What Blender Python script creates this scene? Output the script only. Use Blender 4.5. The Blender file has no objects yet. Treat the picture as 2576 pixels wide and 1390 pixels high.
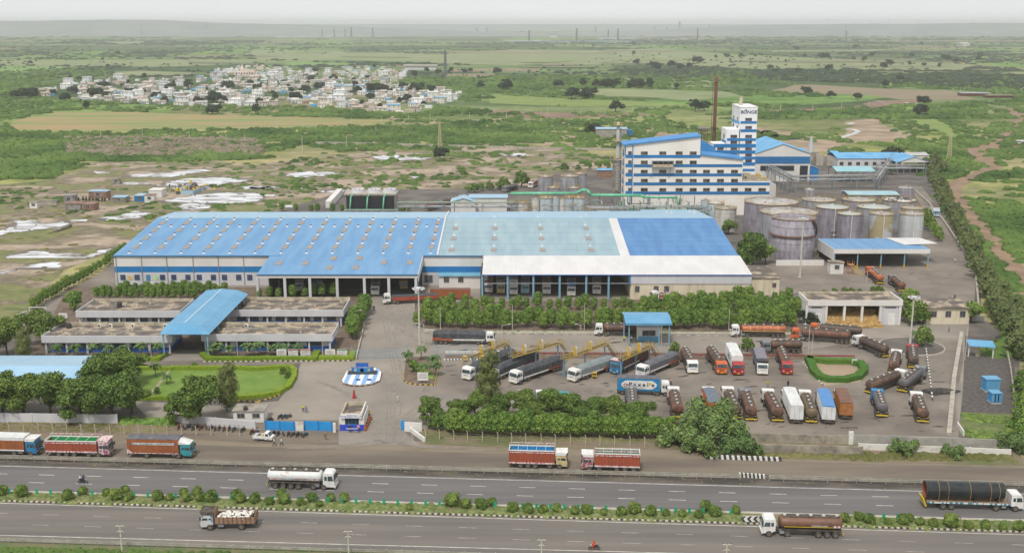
import bpy,math,random
import numpy as np
from mathutils import Vector,Matrix
D=bpy.data
S=bpy.context.scene
COL=S.collection
random.seed(7)
PI=math.pi
# == camera
CAM_H=78.0
FPX=2750.0
TH=math.atan(635.0/FPX)
ST,CT=math.sin(TH),math.cos(TH)
cam_d=D.cameras.new("camera");cam=D.objects.new("camera",cam_d);COL.objects.link(cam)
cam_d.sensor_width=36.0;cam_d.lens=36.0*FPX/2576.0
cam_d.clip_start=1.0;cam_d.clip_end=100000.0
cam.location=(0,0,CAM_H);cam.rotation_euler=(PI/2-TH,0,0)
S.camera=cam
# == light
W=D.worlds.new("World");S.world=W;W.use_nodes=True
wt=W.node_tree;wt.nodes.clear()
SUN_EL,SUN_ROT=math.radians(58),math.radians(200)
o_=wt.nodes.new("ShaderNodeOutputWorld");b_=wt.nodes.new("ShaderNodeBackground")
sky=wt.nodes.new("ShaderNodeTexSky");sky.sky_type='NISHITA';sky.sun_disc=False
sky.sun_elevation=SUN_EL;sky.sun_rotation=SUN_ROT;sky.air_density=1.2;sky.dust_density=4.0
sc_=wt.nodes.new("ShaderNodeVectorMath");sc_.operation='SCALE';sc_.inputs['Scale'].default_value=0.09
wt.links.new(sky.outputs[0],sc_.inputs[0])
# overcast cloud deck: soft grey-white clouds over the whole sky
tc_=wt.nodes.new("ShaderNodeTexCoord");nz_=wt.nodes.new("ShaderNodeTexNoise")
mp_=wt.nodes.new("ShaderNodeMapping");mp_.inputs['Scale'].default_value=(1,1,3.5)
nz_.inputs['Scale'].default_value=1.6;nz_.inputs['Detail'].default_value=4
wt.links.new(tc_.outputs['Generated'],mp_.inputs[0]);wt.links.new(mp_.outputs[0],nz_.inputs[0])
cr_=wt.nodes.new("ShaderNodeValToRGB")
cr_.color_ramp.elements[0].position=.3;cr_.color_ramp.elements[0].color=(.72,.73,.75,1)
cr_.color_ramp.elements[1].position=.7;cr_.color_ramp.elements[1].color=(.84,.845,.85,1)
wt.links.new(nz_.outputs['Fac'],cr_.inputs[0])
mx_=wt.nodes.new("ShaderNodeMix");mx_.data_type='RGBA';mx_.inputs[0].default_value=0.93
wt.links.new(sc_.outputs[0],mx_.inputs[6]);wt.links.new(cr_.outputs[0],mx_.inputs[7])
sp_=wt.nodes.new("ShaderNodeSeparateXYZ");wt.links.new(tc_.outputs['Generated'],sp_.inputs[0])
hr_=wt.nodes.new("ShaderNodeMapRange");wt.links.new(sp_.outputs[2],hr_.inputs[0]);hr_.inputs[1].default_value=0.0;hr_.inputs[2].default_value=.09;hr_.inputs[3].default_value=1.27;hr_.inputs[4].default_value=.98
hs_=wt.nodes.new("ShaderNodeVectorMath");hs_.operation='SCALE';wt.links.new(mx_.outputs[2],hs_.inputs[0]);wt.links.new(hr_.outputs[0],hs_.inputs['Scale']);wt.links.new(hs_.outputs[0],b_.inputs[0]);b_.inputs[1].default_value=.88
wt.links.new(b_.outputs[0],o_.inputs[0])
sd=D.lights.new("sun",'SUN');sd.energy=2.4;sd.angle=math.radians(10);sd.color=(1,.96,.9)
so=D.objects.new("sun",sd);COL.objects.link(so)
so.rotation_euler=(PI/2-SUN_EL,0,math.radians(-200+180+0))
so.location=(0,0,300)
S.view_settings.view_transform='Standard';S.view_settings.look='None'
S.view_settings.exposure=0.14;S.view_settings.gamma=1.0
S.cycles.max_bounces=5;S.cycles.diffuse_bounces=2;S.cycles.glossy_bounces=2
S.cycles.transmission_bounces=2;S.cycles.volume_bounces=2;S.cycles.transparent_max_bounces=4
# == survey grid -> world
def ray(px,py):
 u,v=px-1288.0,py-695.0
 return u,FPX*CT-v*ST,-FPX*ST-v*CT
def G(px,py,z=0.0):
 x,y,zz=ray(px,py);t=(z-CAM_H)/zz
 return Vector((x*t,y*t,z))
def GY(px,py,Y):
 x,y,zz=ray(px,py);t=Y/y
 return Vector((x*t,Y,CAM_H+zz*t))
def PR(p):
 x,y,z=p[0],p[1],p[2]-CAM_H
 d=y*CT-z*ST;up=y*ST+z*CT
 return 1288+FPX*x/d,695-FPX*up/d
# == materials
MATS={}
def M(name,c1,c2=None,sc=1.0,rough=.7,metal=0.0,lo=.4,hi=.6,det=5,rnd=0.0,stretch=None,bump=0.0,stripe=None,spec=None,coord='Object'):
 if name in MATS:return MATS[name]
 m=D.materials.new(name);m.use_nodes=True;nt=m.node_tree;N=nt.nodes;L=nt.links
 b=N['Principled BSDF'];b.inputs['Roughness'].default_value=rough;b.inputs['Metallic'].default_value=metal
 if spec is not None:b.inputs['Specular IOR Level'].default_value=spec
 b.inputs['Base Color'].default_value=(*c1,1)
 out=None;vec=None
 if c2 is not None or stripe is not None or bump:
  tc=N.new('ShaderNodeTexCoord');mp=N.new('ShaderNodeMapping');L.new(tc.outputs[coord],mp.inputs[0]);vec=mp
  if stretch:mp.inputs['Scale'].default_value=stretch
 if c2 is not None:
  nz=N.new('ShaderNodeTexNoise');nz.inputs['Scale'].default_value=sc;nz.inputs['Detail'].default_value=det
  nz.inputs['Roughness'].default_value=.6
  L.new(vec.outputs[0],nz.inputs[0])
  cr=N.new('ShaderNodeValToRGB');e=cr.color_ramp.elements
  e[0].position=lo;e[0].color=(*c1,1);e[1].position=hi;e[1].color=(*c2,1)
  L.new(nz.outputs['Fac'],cr.inputs[0]);out=cr.outputs[0]
  if bump:
   bp=N.new('ShaderNodeBump');bp.inputs['Strength'].default_value=bump;bp.inputs['Distance'].default_value=.3
   L.new(nz.outputs['Fac'],bp.inputs['Height']);L.new(bp.outputs[0],b.inputs['Normal'])
 if stripe is not None:
  ax,per,stg=stripe
  tc2=N.new('ShaderNodeTexCoord');sx=N.new('ShaderNodeSeparateXYZ');L.new(tc2.outputs['Object'],sx.inputs[0])
  mm=N.new('ShaderNodeMath');mm.operation='PINGPONG';L.new(sx.outputs[ax],mm.inputs[0]);mm.inputs[1].default_value=per/2
  m2=N.new('ShaderNodeMapRange');L.new(mm.outputs[0],m2.inputs[0]);m2.inputs[1].default_value=0;m2.inputs[2].default_value=per*.12
  m2.inputs[3].default_value=1-stg;m2.inputs[4].default_value=1
  mx=N.new('ShaderNodeMix');mx.data_type='RGBA';mx.blend_type='MULTIPLY';mx.inputs[0].default_value=1
  if out is not None:L.new(out,mx.inputs[6])
  else:mx.inputs[6].default_value=(*c1,1)
  L.new(m2.outputs[0],mx.inputs[7]);out=mx.outputs[2]
 if rnd:
  oi=N.new('ShaderNodeObjectInfo');hs=N.new('ShaderNodeHueSaturation')
  mr=N.new('ShaderNodeMapRange');mr.inputs[3].default_value=1-rnd;mr.inputs[4].default_value=1+rnd
  L.new(oi.outputs['Random'],mr.inputs[0]);L.new(mr.outputs[0],hs.inputs['Value'])
  mr2=N.new('ShaderNodeMapRange');mr2.inputs[3].default_value=.5+rnd*.07;mr2.inputs[4].default_value=.5-rnd*.09
  L.new(oi.outputs['Random'],mr2.inputs[0]);L.new(mr2.outputs[0],hs.inputs['Hue'])
  if out is not None:L.new(out,hs.inputs['Color'])
  else:hs.inputs['Color'].default_value=(*c1,1)
  out=hs.outputs[0]
 if out is not None:L.new(out,b.inputs['Base Color'])
 MATS[name]=m
 return m
# == mesh builder
class MB:
 def __init__(s):s.v=[];s.f=[];s.m=[];s.sm=[];s.mats=[];s.xf=None
 def mi(s,mat):
  if mat not in s.mats:s.mats.append(mat)
  return s.mats.index(mat)
 def add(s,vs,fs,mat,smooth=False):
  o=len(s.v);k=s.mi(mat)
  if s.xf is not None:vs=[s.xf@Vector(p)for p in vs]
  s.v+=[tuple(p)for p in vs]
  for f in fs:s.f.append(tuple(i+o for i in f));s.m.append(k);s.sm.append(smooth)
 def box(s,x0,x1,y0,y1,z0,z1,mat):
  s.add([(x0,y0,z0),(x1,y0,z0),(x1,y1,z0),(x0,y1,z0),(x0,y0,z1),(x1,y0,z1),(x1,y1,z1),(x0,y1,z1)],[(3,2,1,0),(4,5,6,7),(0,1,5,4),(1,2,6,5),(2,3,7,6),(3,0,4,7)],mat)
 def hexa(s,b,t,mat):
  s.add(list(b)+list(t),[(3,2,1,0),(4,5,6,7),(0,1,5,4),(1,2,6,5),(2,3,7,6),(3,0,4,7)],mat)
 def prism(s,pts,z0,z1,mat,top=None):
  n=len(pts);a=[(p[0],p[1],z0)for p in pts];b=[(p[0],p[1],z1)for p in pts]
  s.add(a+b,[tuple(range(n))[::-1]]+[(i,(i+1)%n,n+(i+1)%n,n+i)for i in range(n)],mat)
  s.add(b,[tuple(range(n))],top or mat)
 def xprism(s,prof,x0,x1,mat):
  n=len(prof);a=[(x0,p[0],p[1])for p in prof];b=[(x1,p[0],p[1])for p in prof]
  s.add(a+b,[tuple(range(n)),tuple(range(n,2*n))[::-1]]+[(i,n+i,n+(i+1)%n,(i+1)%n)for i in range(n)],mat)
 def yprism(s,prof,y0,y1,mat):
  n=len(prof);a=[(p[0],y0,p[1])for p in prof];b=[(p[0],y1,p[1])for p in prof]
  s.add(a+b,[tuple(range(n)),tuple(range(n,2*n))[::-1]]+[(i,n+i,n+(i+1)%n,(i+1)%n)for i in range(n)],mat)
 def cyl(s,c,r,z0,z1,mat,n=16,r2=None,cap=True):
  r2=r if r2 is None else r2
  a=[(c[0]+r*math.cos(2*PI*i/n),c[1]+r*math.sin(2*PI*i/n),z0)for i in range(n)]
  b=[(c[0]+r2*math.cos(2*PI*i/n),c[1]+r2*math.sin(2*PI*i/n),z1)for i in range(n)]
  s.add(a+b,[(i,(i+1)%n,n+(i+1)%n,n+i)for i in range(n)],mat,True)
  if cap:s.add(b,[tuple(range(n))],mat);s.add(a,[tuple(range(n))[::-1]],mat)
 def lathe(s,c,prof,mat,n=24):
  vs=[(c[0]+r*math.cos(2*PI*i/n),c[1]+r*math.sin(2*PI*i/n),z)for r,z in prof for i in range(n)]
  s.add(vs,[(k*n+i,k*n+(i+1)%n,(k+1)*n+(i+1)%n,(k+1)*n+i)for k in range(len(prof)-1)for i in range(n)],mat,True)
 def bar(s,a,b,r,mat,n=4,r2=None,smooth=False):
  a,b=Vector(a),Vector(b);d=(b-a)
  if d.length<1e-6:return
  d.normalize();up=Vector((0,0,1))if abs(d.z)<.95 else Vector((1,0,0))
  x=d.cross(up).normalized();y=d.cross(x);r2=r if r2 is None else r2
  o=PI/4 if n==4 else 0
  vs=[a+(x*math.cos(o+2*PI*i/n)+y*math.sin(o+2*PI*i/n))*r for i in range(n)]+[b+(x*math.cos(o+2*PI*i/n)+y*math.sin(o+2*PI*i/n))*r2 for i in range(n)]
  s.add(vs,[(i,n+i,n+(i+1)%n,(i+1)%n)for i in range(n)]+[tuple(range(n)),tuple(range(n,2*n))[::-1]],mat,smooth)
 def tube(s,pts,r,mat,n=6):
  for i in range(len(pts)-1):s.bar(pts[i],pts[i+1],r,mat,n,smooth=n>4)
 def disc(s,c,nrm,r,th,mat,n=14):
  nrm=Vector(nrm).normalized();c=Vector(c)
  s.bar(c-nrm*th/2,c+nrm*th/2,r,mat,n)
 def build(s,name,parent=None,loc=None,rz=None):
  me=D.meshes.new(name);me.from_pydata(s.v,[],s.f)
  for m in s.mats:me.materials.append(m)
  me.polygons.foreach_set('material_index',s.m);me.polygons.foreach_set('use_smooth',s.sm);me.update()
  o=D.objects.new(name,me);COL.objects.link(o)
  if parent:o.parent=parent
  if loc is not None:o.location=loc
  if rz is not None:o.rotation_euler=(0,0,rz)
  return o
def tag(o,label,cat,group=None):
 o['label']=label;o['category']=cat
 if group:o['group']=group
 return o
def thing(name,label,cat,loc=(0,0,0),rz=0,group=None,sc=1):
 o=D.objects.new(name,None);COL.objects.link(o);o.empty_display_size=.5
 o.location=loc;o.rotation_euler=(0,0,rz);o.scale=(sc,)*3 if not hasattr(sc,'__len__')else sc
 return tag(o,label,cat,group)
def struct(o,kind='structure'):o['kind']=kind;return o
def dup(r,loc,rz,label=None,sc=None,group=None):
 c=r.copy();COL.objects.link(c);c.location=loc;c.rotation_euler=(0,0,rz)
 if sc is not None:c.scale=(sc,)*3 if not hasattr(sc,'__len__')else sc
 if label:c['label']=label
 if group:c['group']=group
 for ch in list(r.children):
  d=ch.copy();COL.objects.link(d);d.parent=c
  for g in list(ch.children):
   e=g.copy();COL.objects.link(e);e.parent=d
 return c
def meshobj(name,v,f,mat,parent=None,smooth=False):
 b=MB();b.add(v,f,mat,smooth);return b.build(name,parent)
def text(body,size,mat,name,parent,loc,rot,bold=0.0,ext=.02,xs=1.0):
 cu=D.curves.new(name,'FONT');cu.body=body;cu.size=size;cu.align_x='CENTER';cu.align_y='CENTER';cu.extrude=ext;cu.offset=bold
 t=D.objects.new(name,cu);me=D.meshes.new_from_object(t);D.objects.remove(t);me.materials.clear();me.materials.append(mat)
 o=D.objects.new(name,me);COL.objects.link(o);o.parent=parent;o.location=loc;o.rotation_euler=rot;o.scale=(xs,1,1)
 return o
# == GROUND
def Z(col,row,pts):
 ox=(0,641.4,1282.8,1921.5)[col-1];oy=(0,346.9,693.8,1036.7)[row-1]
 return[(ox+x*.25427,oy+y*.25427)for x,y in pts]
def frac(pts,j,n):
 for _ in range(n):
  q=[]
  for i in range(len(pts)):
   a,b=pts[i],pts[(i+1)%len(pts)];d=b-a
   m=(a+b)/2+Vector((-d.y,d.x))*random.uniform(-j,j)
   q+=[a,m]
  pts=q
 return pts
def patch(name,pts,mat,z=.03,j=.0,n=0,world=False):
 p=[Vector((a.x,a.y))for a in((G(x,y)if not world else Vector((x,y)))for x,y in pts)]
 if n:p=frac(p,j,n)
 from mathutils.geometry import tessellate_polygon
 v=[Vector((a.x,a.y,z))for a in p]
 t=[tuple(q)for q in tessellate_polygon([v])]
 fs=[]
 for q in t:
  a,b,c=(v[i]for i in q)
  fs.append(q if(b-a).cross(c-a).z>0 else q[::-1])
 return struct(meshobj(name,v,fs,mat))
def groundmat():
 m=D.materials.new('country_ground');m.use_nodes=True;nt=m.node_tree;N=nt.nodes;L=nt.links
 b=N['Principled BSDF'];b.inputs['Roughness'].default_value=.95;b.inputs['Specular IOR Level'].default_value=.1
 tc=N.new('ShaderNodeTexCoord')
 def noise(sc,stretch=(1,1,1),det=6):
  mp=N.new('ShaderNodeMapping');mp.inputs['Scale'].default_value=stretch;L.new(tc.outputs['Object'],mp.inputs[0])
  n=N.new('ShaderNodeTexNoise');n.inputs['Scale'].default_value=sc;n.inputs['Detail'].default_value=det;L.new(mp.outputs[0],n.inputs[0]);return n
 def ramp(src,els):
  c=N.new('ShaderNodeValToRGB');L.new(src,c.inputs[0]);e=c.color_ramp.elements
  while len(e)<len(els):e.new(.5)
  for k,(p,col)in enumerate(els):e[k].position=p;e[k].color=(*col,1)
  return c
 def mix(a,b_,f,bt='MIX'):
  x=N.new('ShaderNodeMix');x.data_type='RGBA';x.blend_type=bt
  if isinstance(f,float):x.inputs[0].default_value=f
  else:L.new(f,x.inputs[0])
  L.new(a,x.inputs[6]);L.new(b_,x.inputs[7]);return x
 mp=N.new('ShaderNodeMapping');mp.inputs['Scale'].default_value=(1,.62,1);L.new(tc.outputs['Object'],mp.inputs[0])
 wz=noise(.0025);wv=N.new('ShaderNodeVectorMath');wv.operation='MULTIPLY_ADD';L.new(wz.outputs['Color'],wv.inputs[0]);wv.inputs[1].default_value=(180,180,0);L.new(mp.outputs[0],wv.inputs[2])
 vo=N.new('ShaderNodeTexVoronoi');vo.inputs['Scale'].default_value=.0032;L.new(wv.outputs[0],vo.inputs[0])
 sep=N.new('ShaderNodeSeparateColor');L.new(vo.outputs['Color'],sep.inputs[0])
 cells=ramp(sep.outputs[0],[(0,(.075,.115,.05)),(.25,(.15,.2,.09)),(.45,(.2,.25,.11)),(.6,(.10,.14,.06)),(.75,(.22,.21,.12)),(.9,(.17,.27,.08))])
 cells.color_ramp.interpolation='CONSTANT'
 n1=noise(.012,(1,1,1));g=ramp(n1.outputs['Fac'],[(.34,(.15,.18,.06)),(.46,(.27,.28,.11)),(.6,(.36,.31,.185))])
 sx=N.new('ShaderNodeSeparateXYZ');L.new(tc.outputs['Object'],sx.inputs[0])
 mr=N.new('ShaderNodeMapRange');L.new(sx.outputs[1],mr.inputs[0]);mr.inputs[1].default_value=750;mr.inputs[2].default_value=1100
 c=mix(g.outputs[0],cells.outputs[0],mr.outputs[0])
 n2=noise(.09,det=8);d=ramp(n2.outputs['Fac'],[(.3,(.62,.68,.6)),(.65,(1.2,1.15,1.1))])
 c=mix(c.outputs[2],d.outputs[0],1.0,'MULTIPLY')
 n3=noise(.005,(1,3,1),9);d3=ramp(n3.outputs['Fac'],[(.38,(.6,.72,.6)),(.58,(1.15,1.14,1.08))])
 c=mix(c.outputs[2],d3.outputs[0],1.0,'MULTIPLY')
 L.new(c.outputs[2],b.inputs['Base Color'])
 return m
GM=groundmat()
# one sheet, denser near, reaching the horizon; gentle rise of far ridges is separate
gx=[-60000,-20000,-6000,-2000,-800,-400,0,400,800,2000,6000,20000,60000];gy=[-400,0,200,500,1000,2000,4000,7000,10000,13000,15800]
struct(meshobj('ground',[(x,y,0)for y in gy for x in gx],[(r*13+c,r*13+c+1,(r+1)*13+c+1,(r+1)*13+c)for r in range(10)for c in range(12)],GM))
def ridge(name,Y,prof,mat,depth=900):
 v=[];f=[];n=len(prof);K=7
 for i,(px,py)in enumerate(prof):
  p=GY(px,py,Y)
  for k in range(K):
   a=k/(K-1);v.append((p.x,Y-depth+2*depth*a,-3+(p.z+3)*math.sin(PI*a)**1.3))
 for i in range(n-1):
  for k in range(K-1):f.append((i*K+k,(i+1)*K+k,(i+1)*K+k+1,i*K+k+1))
 return struct(meshobj(name,v,f,mat,None,True))
HM=M('hill_hazed',(.17,.19,.19),(.24,.25,.24),sc=.004,lo=.4,hi=.6)  # pale grey puts some of the distance haze into the ridge colour
HB=M('hill_earth',(.13,.12,.09),(.2,.17,.12),sc=.006)
def rp(pts,step=25,amp=.5):
 out=[]
 for(a,b),(c,d)in zip(pts,pts[1:]):
  k=max(1,int((c-a)/step))
  for i in range(k):t=i/k;out.append((a+(c-a)*t,b+(d-b)*t+random.uniform(-amp,amp)))
 return out+[pts[-1]]
ridge('hills',8200,rp([(-700,64),(-400,58),(0,53.5),(150,52),(270,49.5),(390,50),(470,54),(600,59),(760,62),(900,67),(1100,75),(1300,83),(1420,87)]),HM,1300)
ridge('hills',8200,rp([(1350,87),(1550,80),(1700,72),(1900,64),(2100,60.5),(2330,60),(2440,58.5),(2500,58),(2700,59),(3100,62)],amp=.6),HM,1300)
ridge('hills',14000,rp([(-1500,61.5),(0,61),(900,60.8),(1400,60.8),(1950,61),(2600,61),(4000,61.5)],60,.25),HM,1500)
# ---- field and soil materials
m_green=M('crop_green',(.14,.25,.06),(.19,.31,.08),sc=.05,rough=.95)
m_pale=M('crop_pale',(.15,.20,.075),(.27,.29,.14),sc=.012,rough=.95,stretch=(1,4,1))
m_tan=M('stubble_tan',(.35,.25,.115),(.15,.25,.06),sc=.018,lo=.44,hi=.62,rough=.95,stretch=(.35,3,1))
m_brown=M('ploughed_brown',(.21,.165,.10),(.26,.21,.13),sc=.03,rough=.95,stretch=(.3,3,1))
m_bare=M('bare_earth',(.38,.29,.20),(.22,.16,.10),sc=.05,lo=.4,hi=.65,rough=.95,det=8)
m_red=M('red_earth',(.27,.17,.11),(.18,.12,.085),sc=.05,rough=.95,det=8)
m_yel=M('grass_yellow',(.21,.27,.06),(.15,.22,.05),sc=.05,rough=.95,det=8)
m_mud=None
def mudmat():
 m=D.materials.new('mud_flat');m.use_nodes=True;nt=m.node_tree;N=nt.nodes;L=nt.links
 b=N['Principled BSDF'];b.inputs['Roughness'].default_value=.8;tc=N.new('ShaderNodeTexCoord')
 mp=N.new('ShaderNodeMapping');mp.inputs['Scale'].default_value=(1,1.5,1);L.new(tc.outputs['Object'],mp.inputs[0])
 n=N.new('ShaderNodeTexNoise');n.inputs['Scale'].default_value=.03;n.inputs['Detail'].default_value=12;n.inputs['Roughness'].default_value=.66;n.inputs['Distortion'].default_value=.5;L.new(mp.outputs[0],n.inputs[0])
 c=N.new('ShaderNodeValToRGB');L.new(n.outputs['Fac'],c.inputs[0]);e=c.color_ramp.elements
 for _ in range(4):e.new(.5)
 for k,(p,col)in enumerate([(.36,(.13,.155,.045)),(.455,(.22,.215,.075)),(.475,(.13,.105,.065)),(.52,(.25,.20,.13)),(.575,(.42,.33,.245)),(.68,(.36,.27,.19))]):e[k].position=p;e[k].color=(*col,1)
 n2=N.new('ShaderNodeTexNoise');n2.inputs['Scale'].default_value=.25;n2.inputs['Detail'].default_value=6;L.new(mp.outputs[0],n2.inputs[0])
 r2=N.new('ShaderNodeMapRange');L.new(n2.outputs['Fac'],r2.inputs[0]);r2.inputs[1].default_value=.3;r2.inputs[2].default_value=.7;r2.inputs[3].default_value=.72;r2.inputs[4].default_value=1.15
 x=N.new('ShaderNodeMix');x.data_type='RGBA';x.blend_type='MULTIPLY';x.inputs[0].default_value=1
 L.new(c.outputs[0],x.inputs[6]);L.new(r2.outputs[0],x.inputs[7]);L.new(x.outputs[2],b.inputs['Base Color'])
 return m
m_mud=mudmat()
m_palewater=M('pale_water',(.19,.16,.13),(.72,.74,.77),sc=.17,lo=.42,hi=.52,rough=.35,det=12,stretch=(.45,1.6,1))  # near-white base colour broken by brown, for pools and streams
m_bank=M('mud_bank',(.15,.13,.06),(.24,.19,.12),sc=.3,rough=.9,det=8)
m_dkmud=M('wet_mud',(.12,.10,.085),(.2,.165,.13),sc=.1,rough=.6,det=7)
# ---- country patches (each lies a little above the sheet below it)
patch('mud_flat',[(-300,520),(-60,470),(100,455),(240,408),(480,395),(640,415),(760,398),(1000,380),(1400,378),(1560,392),(1560,440),(1330,482),(1080,505),(880,545),(560,560),(390,590),(280,640),(130,760),(0,840),(-300,900)],m_mud,.02,.12,3)
patch('mud_flat',[(840,375),(900,367),(1100,368),(1330,362),(1480,385),(1330,392),(1100,400),(900,392)],m_mud,.05,.12,2)
for q in([(110,1200),(600,1100),(850,1100),(1700,1125),(2000,1135),(2522,1150),(3122,1165),(3522,1188),(3852,1195),(3772,1215),(3472,1225),(3122,1250),(2822,1265),(2522,1275),(1700,1280),(900,1305),(200,1300),(110,1250)],):
 patch('stubble_field',Z(1,1,q),m_tan,.08,.04,1)
patch('ploughed_field',Z(4,1,[(0,905),(300,840),(480,838),(1100,875),(1500,890),(1850,900),(1950,940),(2150,985),(1600,992),(1350,985),(1000,940),(500,930)]),m_brown,.1,.04,1)
FL=[(1,[(0,655),(500,655),(830,665),(900,680),(400,700),(300,712),(0,712)],m_green),(1,[(1000,745),(1080,715),(1400,700),(1900,720),(1850,740),(1500,752)],m_pale),(2,[(60,652),(150,628),(500,615),(1000,630),(1080,640),(600,647),(150,657)],m_green),(2,[(1910,700),(1900,680),(2574,672),(2900,690),(2800,715),(2300,722)],m_green),(2,[(0,500),(900,505),(1800,540),(2574,490),(2900,500),(3300,600),(2574,650),(1900,630),(1100,600),(0,595)],m_pale),(1,[(0,590),(700,600),(1500,590),(2574,600),(2300,640),(1500,665),(900,655),(0,650)],m_pale),(3,[(480,880),(1200,880),(2100,905),(2300,950),(1800,1000),(1300,960),(800,955),(500,900)],m_pale),(3,[(-150,930),(0,950),(900,990),(1600,1030),(2250,1070),(2200,1092),(1300,1052),(600,1055),(-200,1025)],m_yel),(3,[(800,770),(1400,775),(2000,800),(2100,860),(1500,870),(900,850)],m_pale),(3,[(0,490),(800,500),(1500,480),(2574,560),(2574,690),(1500,640),(500,640),(0,600)],m_pale),(4,[(0,555),(900,590),(2100,640),(1950,700),(1000,692),(0,680)],m_pale),(4,[(1450,1180),(1700,1180),(1850,1280),(2050,1340),(1850,1390),(1700,1300)],m_yel),(4,[(1380,1060),(1480,1060),(1450,1150),(1380,1110)],m_yel),(4,[(2250,780),(2574,780),(2574,810),(2300,800)],m_yel),(2,[(1900,735),(2400,728),(2150,775),(1900,765)],m_brown),(1,[(1000,420),(1440,410),(1400,435),(1050,435)],m_pale)]
for i,(c,q,mm)in enumerate(FL):patch('field',Z(c,1,q),mm,.12+.01*i,.05,1)
for c,r,q in((4,1,[(0,1290),(250,1300),(560,1380),(900,1395),(900,1500),(0,1520)]),(4,1,[(820,1200),(1000,1180),(1080,1175),(1250,1260),(1330,1390),(1000,1430),(760,1390),(830,1300)]),(3,1,[(2440,1250),(2574,1290),(2574,1480),(2440,1500)]),(2,1,[(1340,1100),(1420,1100),(1380,1150),(1420,1200),(1340,1160)]),(2,1,[(700,1290),(1000,1265),(1300,1255),(900,1290)]),(3,1,[(50,1330),(600,1310),(760,1300),(700,1360),(300,1370)]),(3,1,[(1250,1290),(1700,1280),(2000,1310),(1900,1400),(1300,1350)]),(3,1,[(0,1170),(300,1190),(700,1215),(760,1240),(400,1250),(200,1210)]),(3,2,[(0,15),(300,20),(700,60),(900,80),(500,90),(200,60)]),(2,1,[(1400,1215),(2000,1195),(2574,1170),(2574,1185),(1900,1215),(1450,1228)])):
 patch('bare_ground',Z(c,r,q),m_bare,.07,.14,2)
for c,q in((4,[(0,1095),(500,1075),(1000,1040),(1100,1000),(1540,990),(1560,1030),(1000,1080),(500,1100),(0,1115)]),(3,[(0,1100),(500,1120),(1300,1125),(1400,1140),(700,1165),(0,1160)]),(2,[(1700,1080),(2574,1095),(2574,1140),(2100,1110)])):
 patch('earth_track',Z(c,1,q),m_red,.09,.1,2)
# fine field strips of the far plain
random.seed(44);m_dg=M('crop_dark',(.09,.125,.055),(.13,.16,.07),sc=.02,rough=.95);m_ol=M('fallow_olive',(.22,.21,.115),(.17,.18,.085),sc=.015,rough=.95)
for k in range(95):
 py=70+118*random.random()**1.25;px=random.uniform(-100,2600);f_=(py-56)/100;w_=random.uniform(70,330);h_=random.uniform(1.2,6)*f_+.5;sk=random.uniform(-60,60);tl=random.uniform(-.012,.02)*w_*f_
 if 60<px+w_/2<1200 and py>158:continue
 if 1900<px+w_/2<2500 and py>180:continue
 patch('field',[(px,py),(px+w_,py+tl),(px+w_+sk,py+tl+h_),(px+sk,py+h_)],random.choice([m_pale,m_pale,m_green,m_brown,m_ol,m_ol,m_dg,m_dg,m_yel]),.3+.012*k,.03,1)
# dirt road on the right and its turnings
def ribbon(name,pts,w,mat,z,world=False,n=1):
 P=[G(x,y)if not world else Vector((x,y,0))for x,y in pts]
 L_,R_=[],[]
 for i,p in enumerate(P):
  d=(P[min(i+1,len(P)-1)]-P[max(i-1,0)]);d=Vector((-d.y,d.x,0)).normalized()
  ww=(w[i]if hasattr(w,'__len__')else w)/2*random.uniform(.93,1.07)
  L_.append(p+d*ww+Vector((0,0,z)));R_.append(p-d*ww+Vector((0,0,z)))
 k=len(P)
 return struct(meshobj(name,L_+R_,[(k+i,k+i+1,i+1,i)for i in range(k-1)],mat))
m_dirt=M('dirt_road',(.30,.20,.125),(.2,.135,.09),sc=.12,rough=.95,det=8)
ribbon('dirt_road',Z(4,1,[(2250,1060),(2400,1075),(2500,1110),(2540,1180),(2520,1215)])+Z(4,2,[(2470,-80),(2400,-20),(2370,30),(2250,70),(2080,130),(2120,180),(2230,240),(2265,290),(2150,350),(1980,420),(1870,480),(1860,540),(1950,640),(2060,780),(2170,890),(2290,1050),(2420,1220),(2560,1390)])+Z(4,3,[(2574,60),(2720,260),(2900,500)]),[12]*5+[13,11,11,14,16,12,11,10,9,8,8,8,7,7,7,7,7,7]+[7,8,8],m_dirt,.13)
patch('dirt_clearing',Z(4,2,[(1960,100),(2200,80),(2480,70),(2620,60),(2620,90),(2250,120),(2100,170),(1990,150)]),m_red,.11,.1,2)
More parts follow.
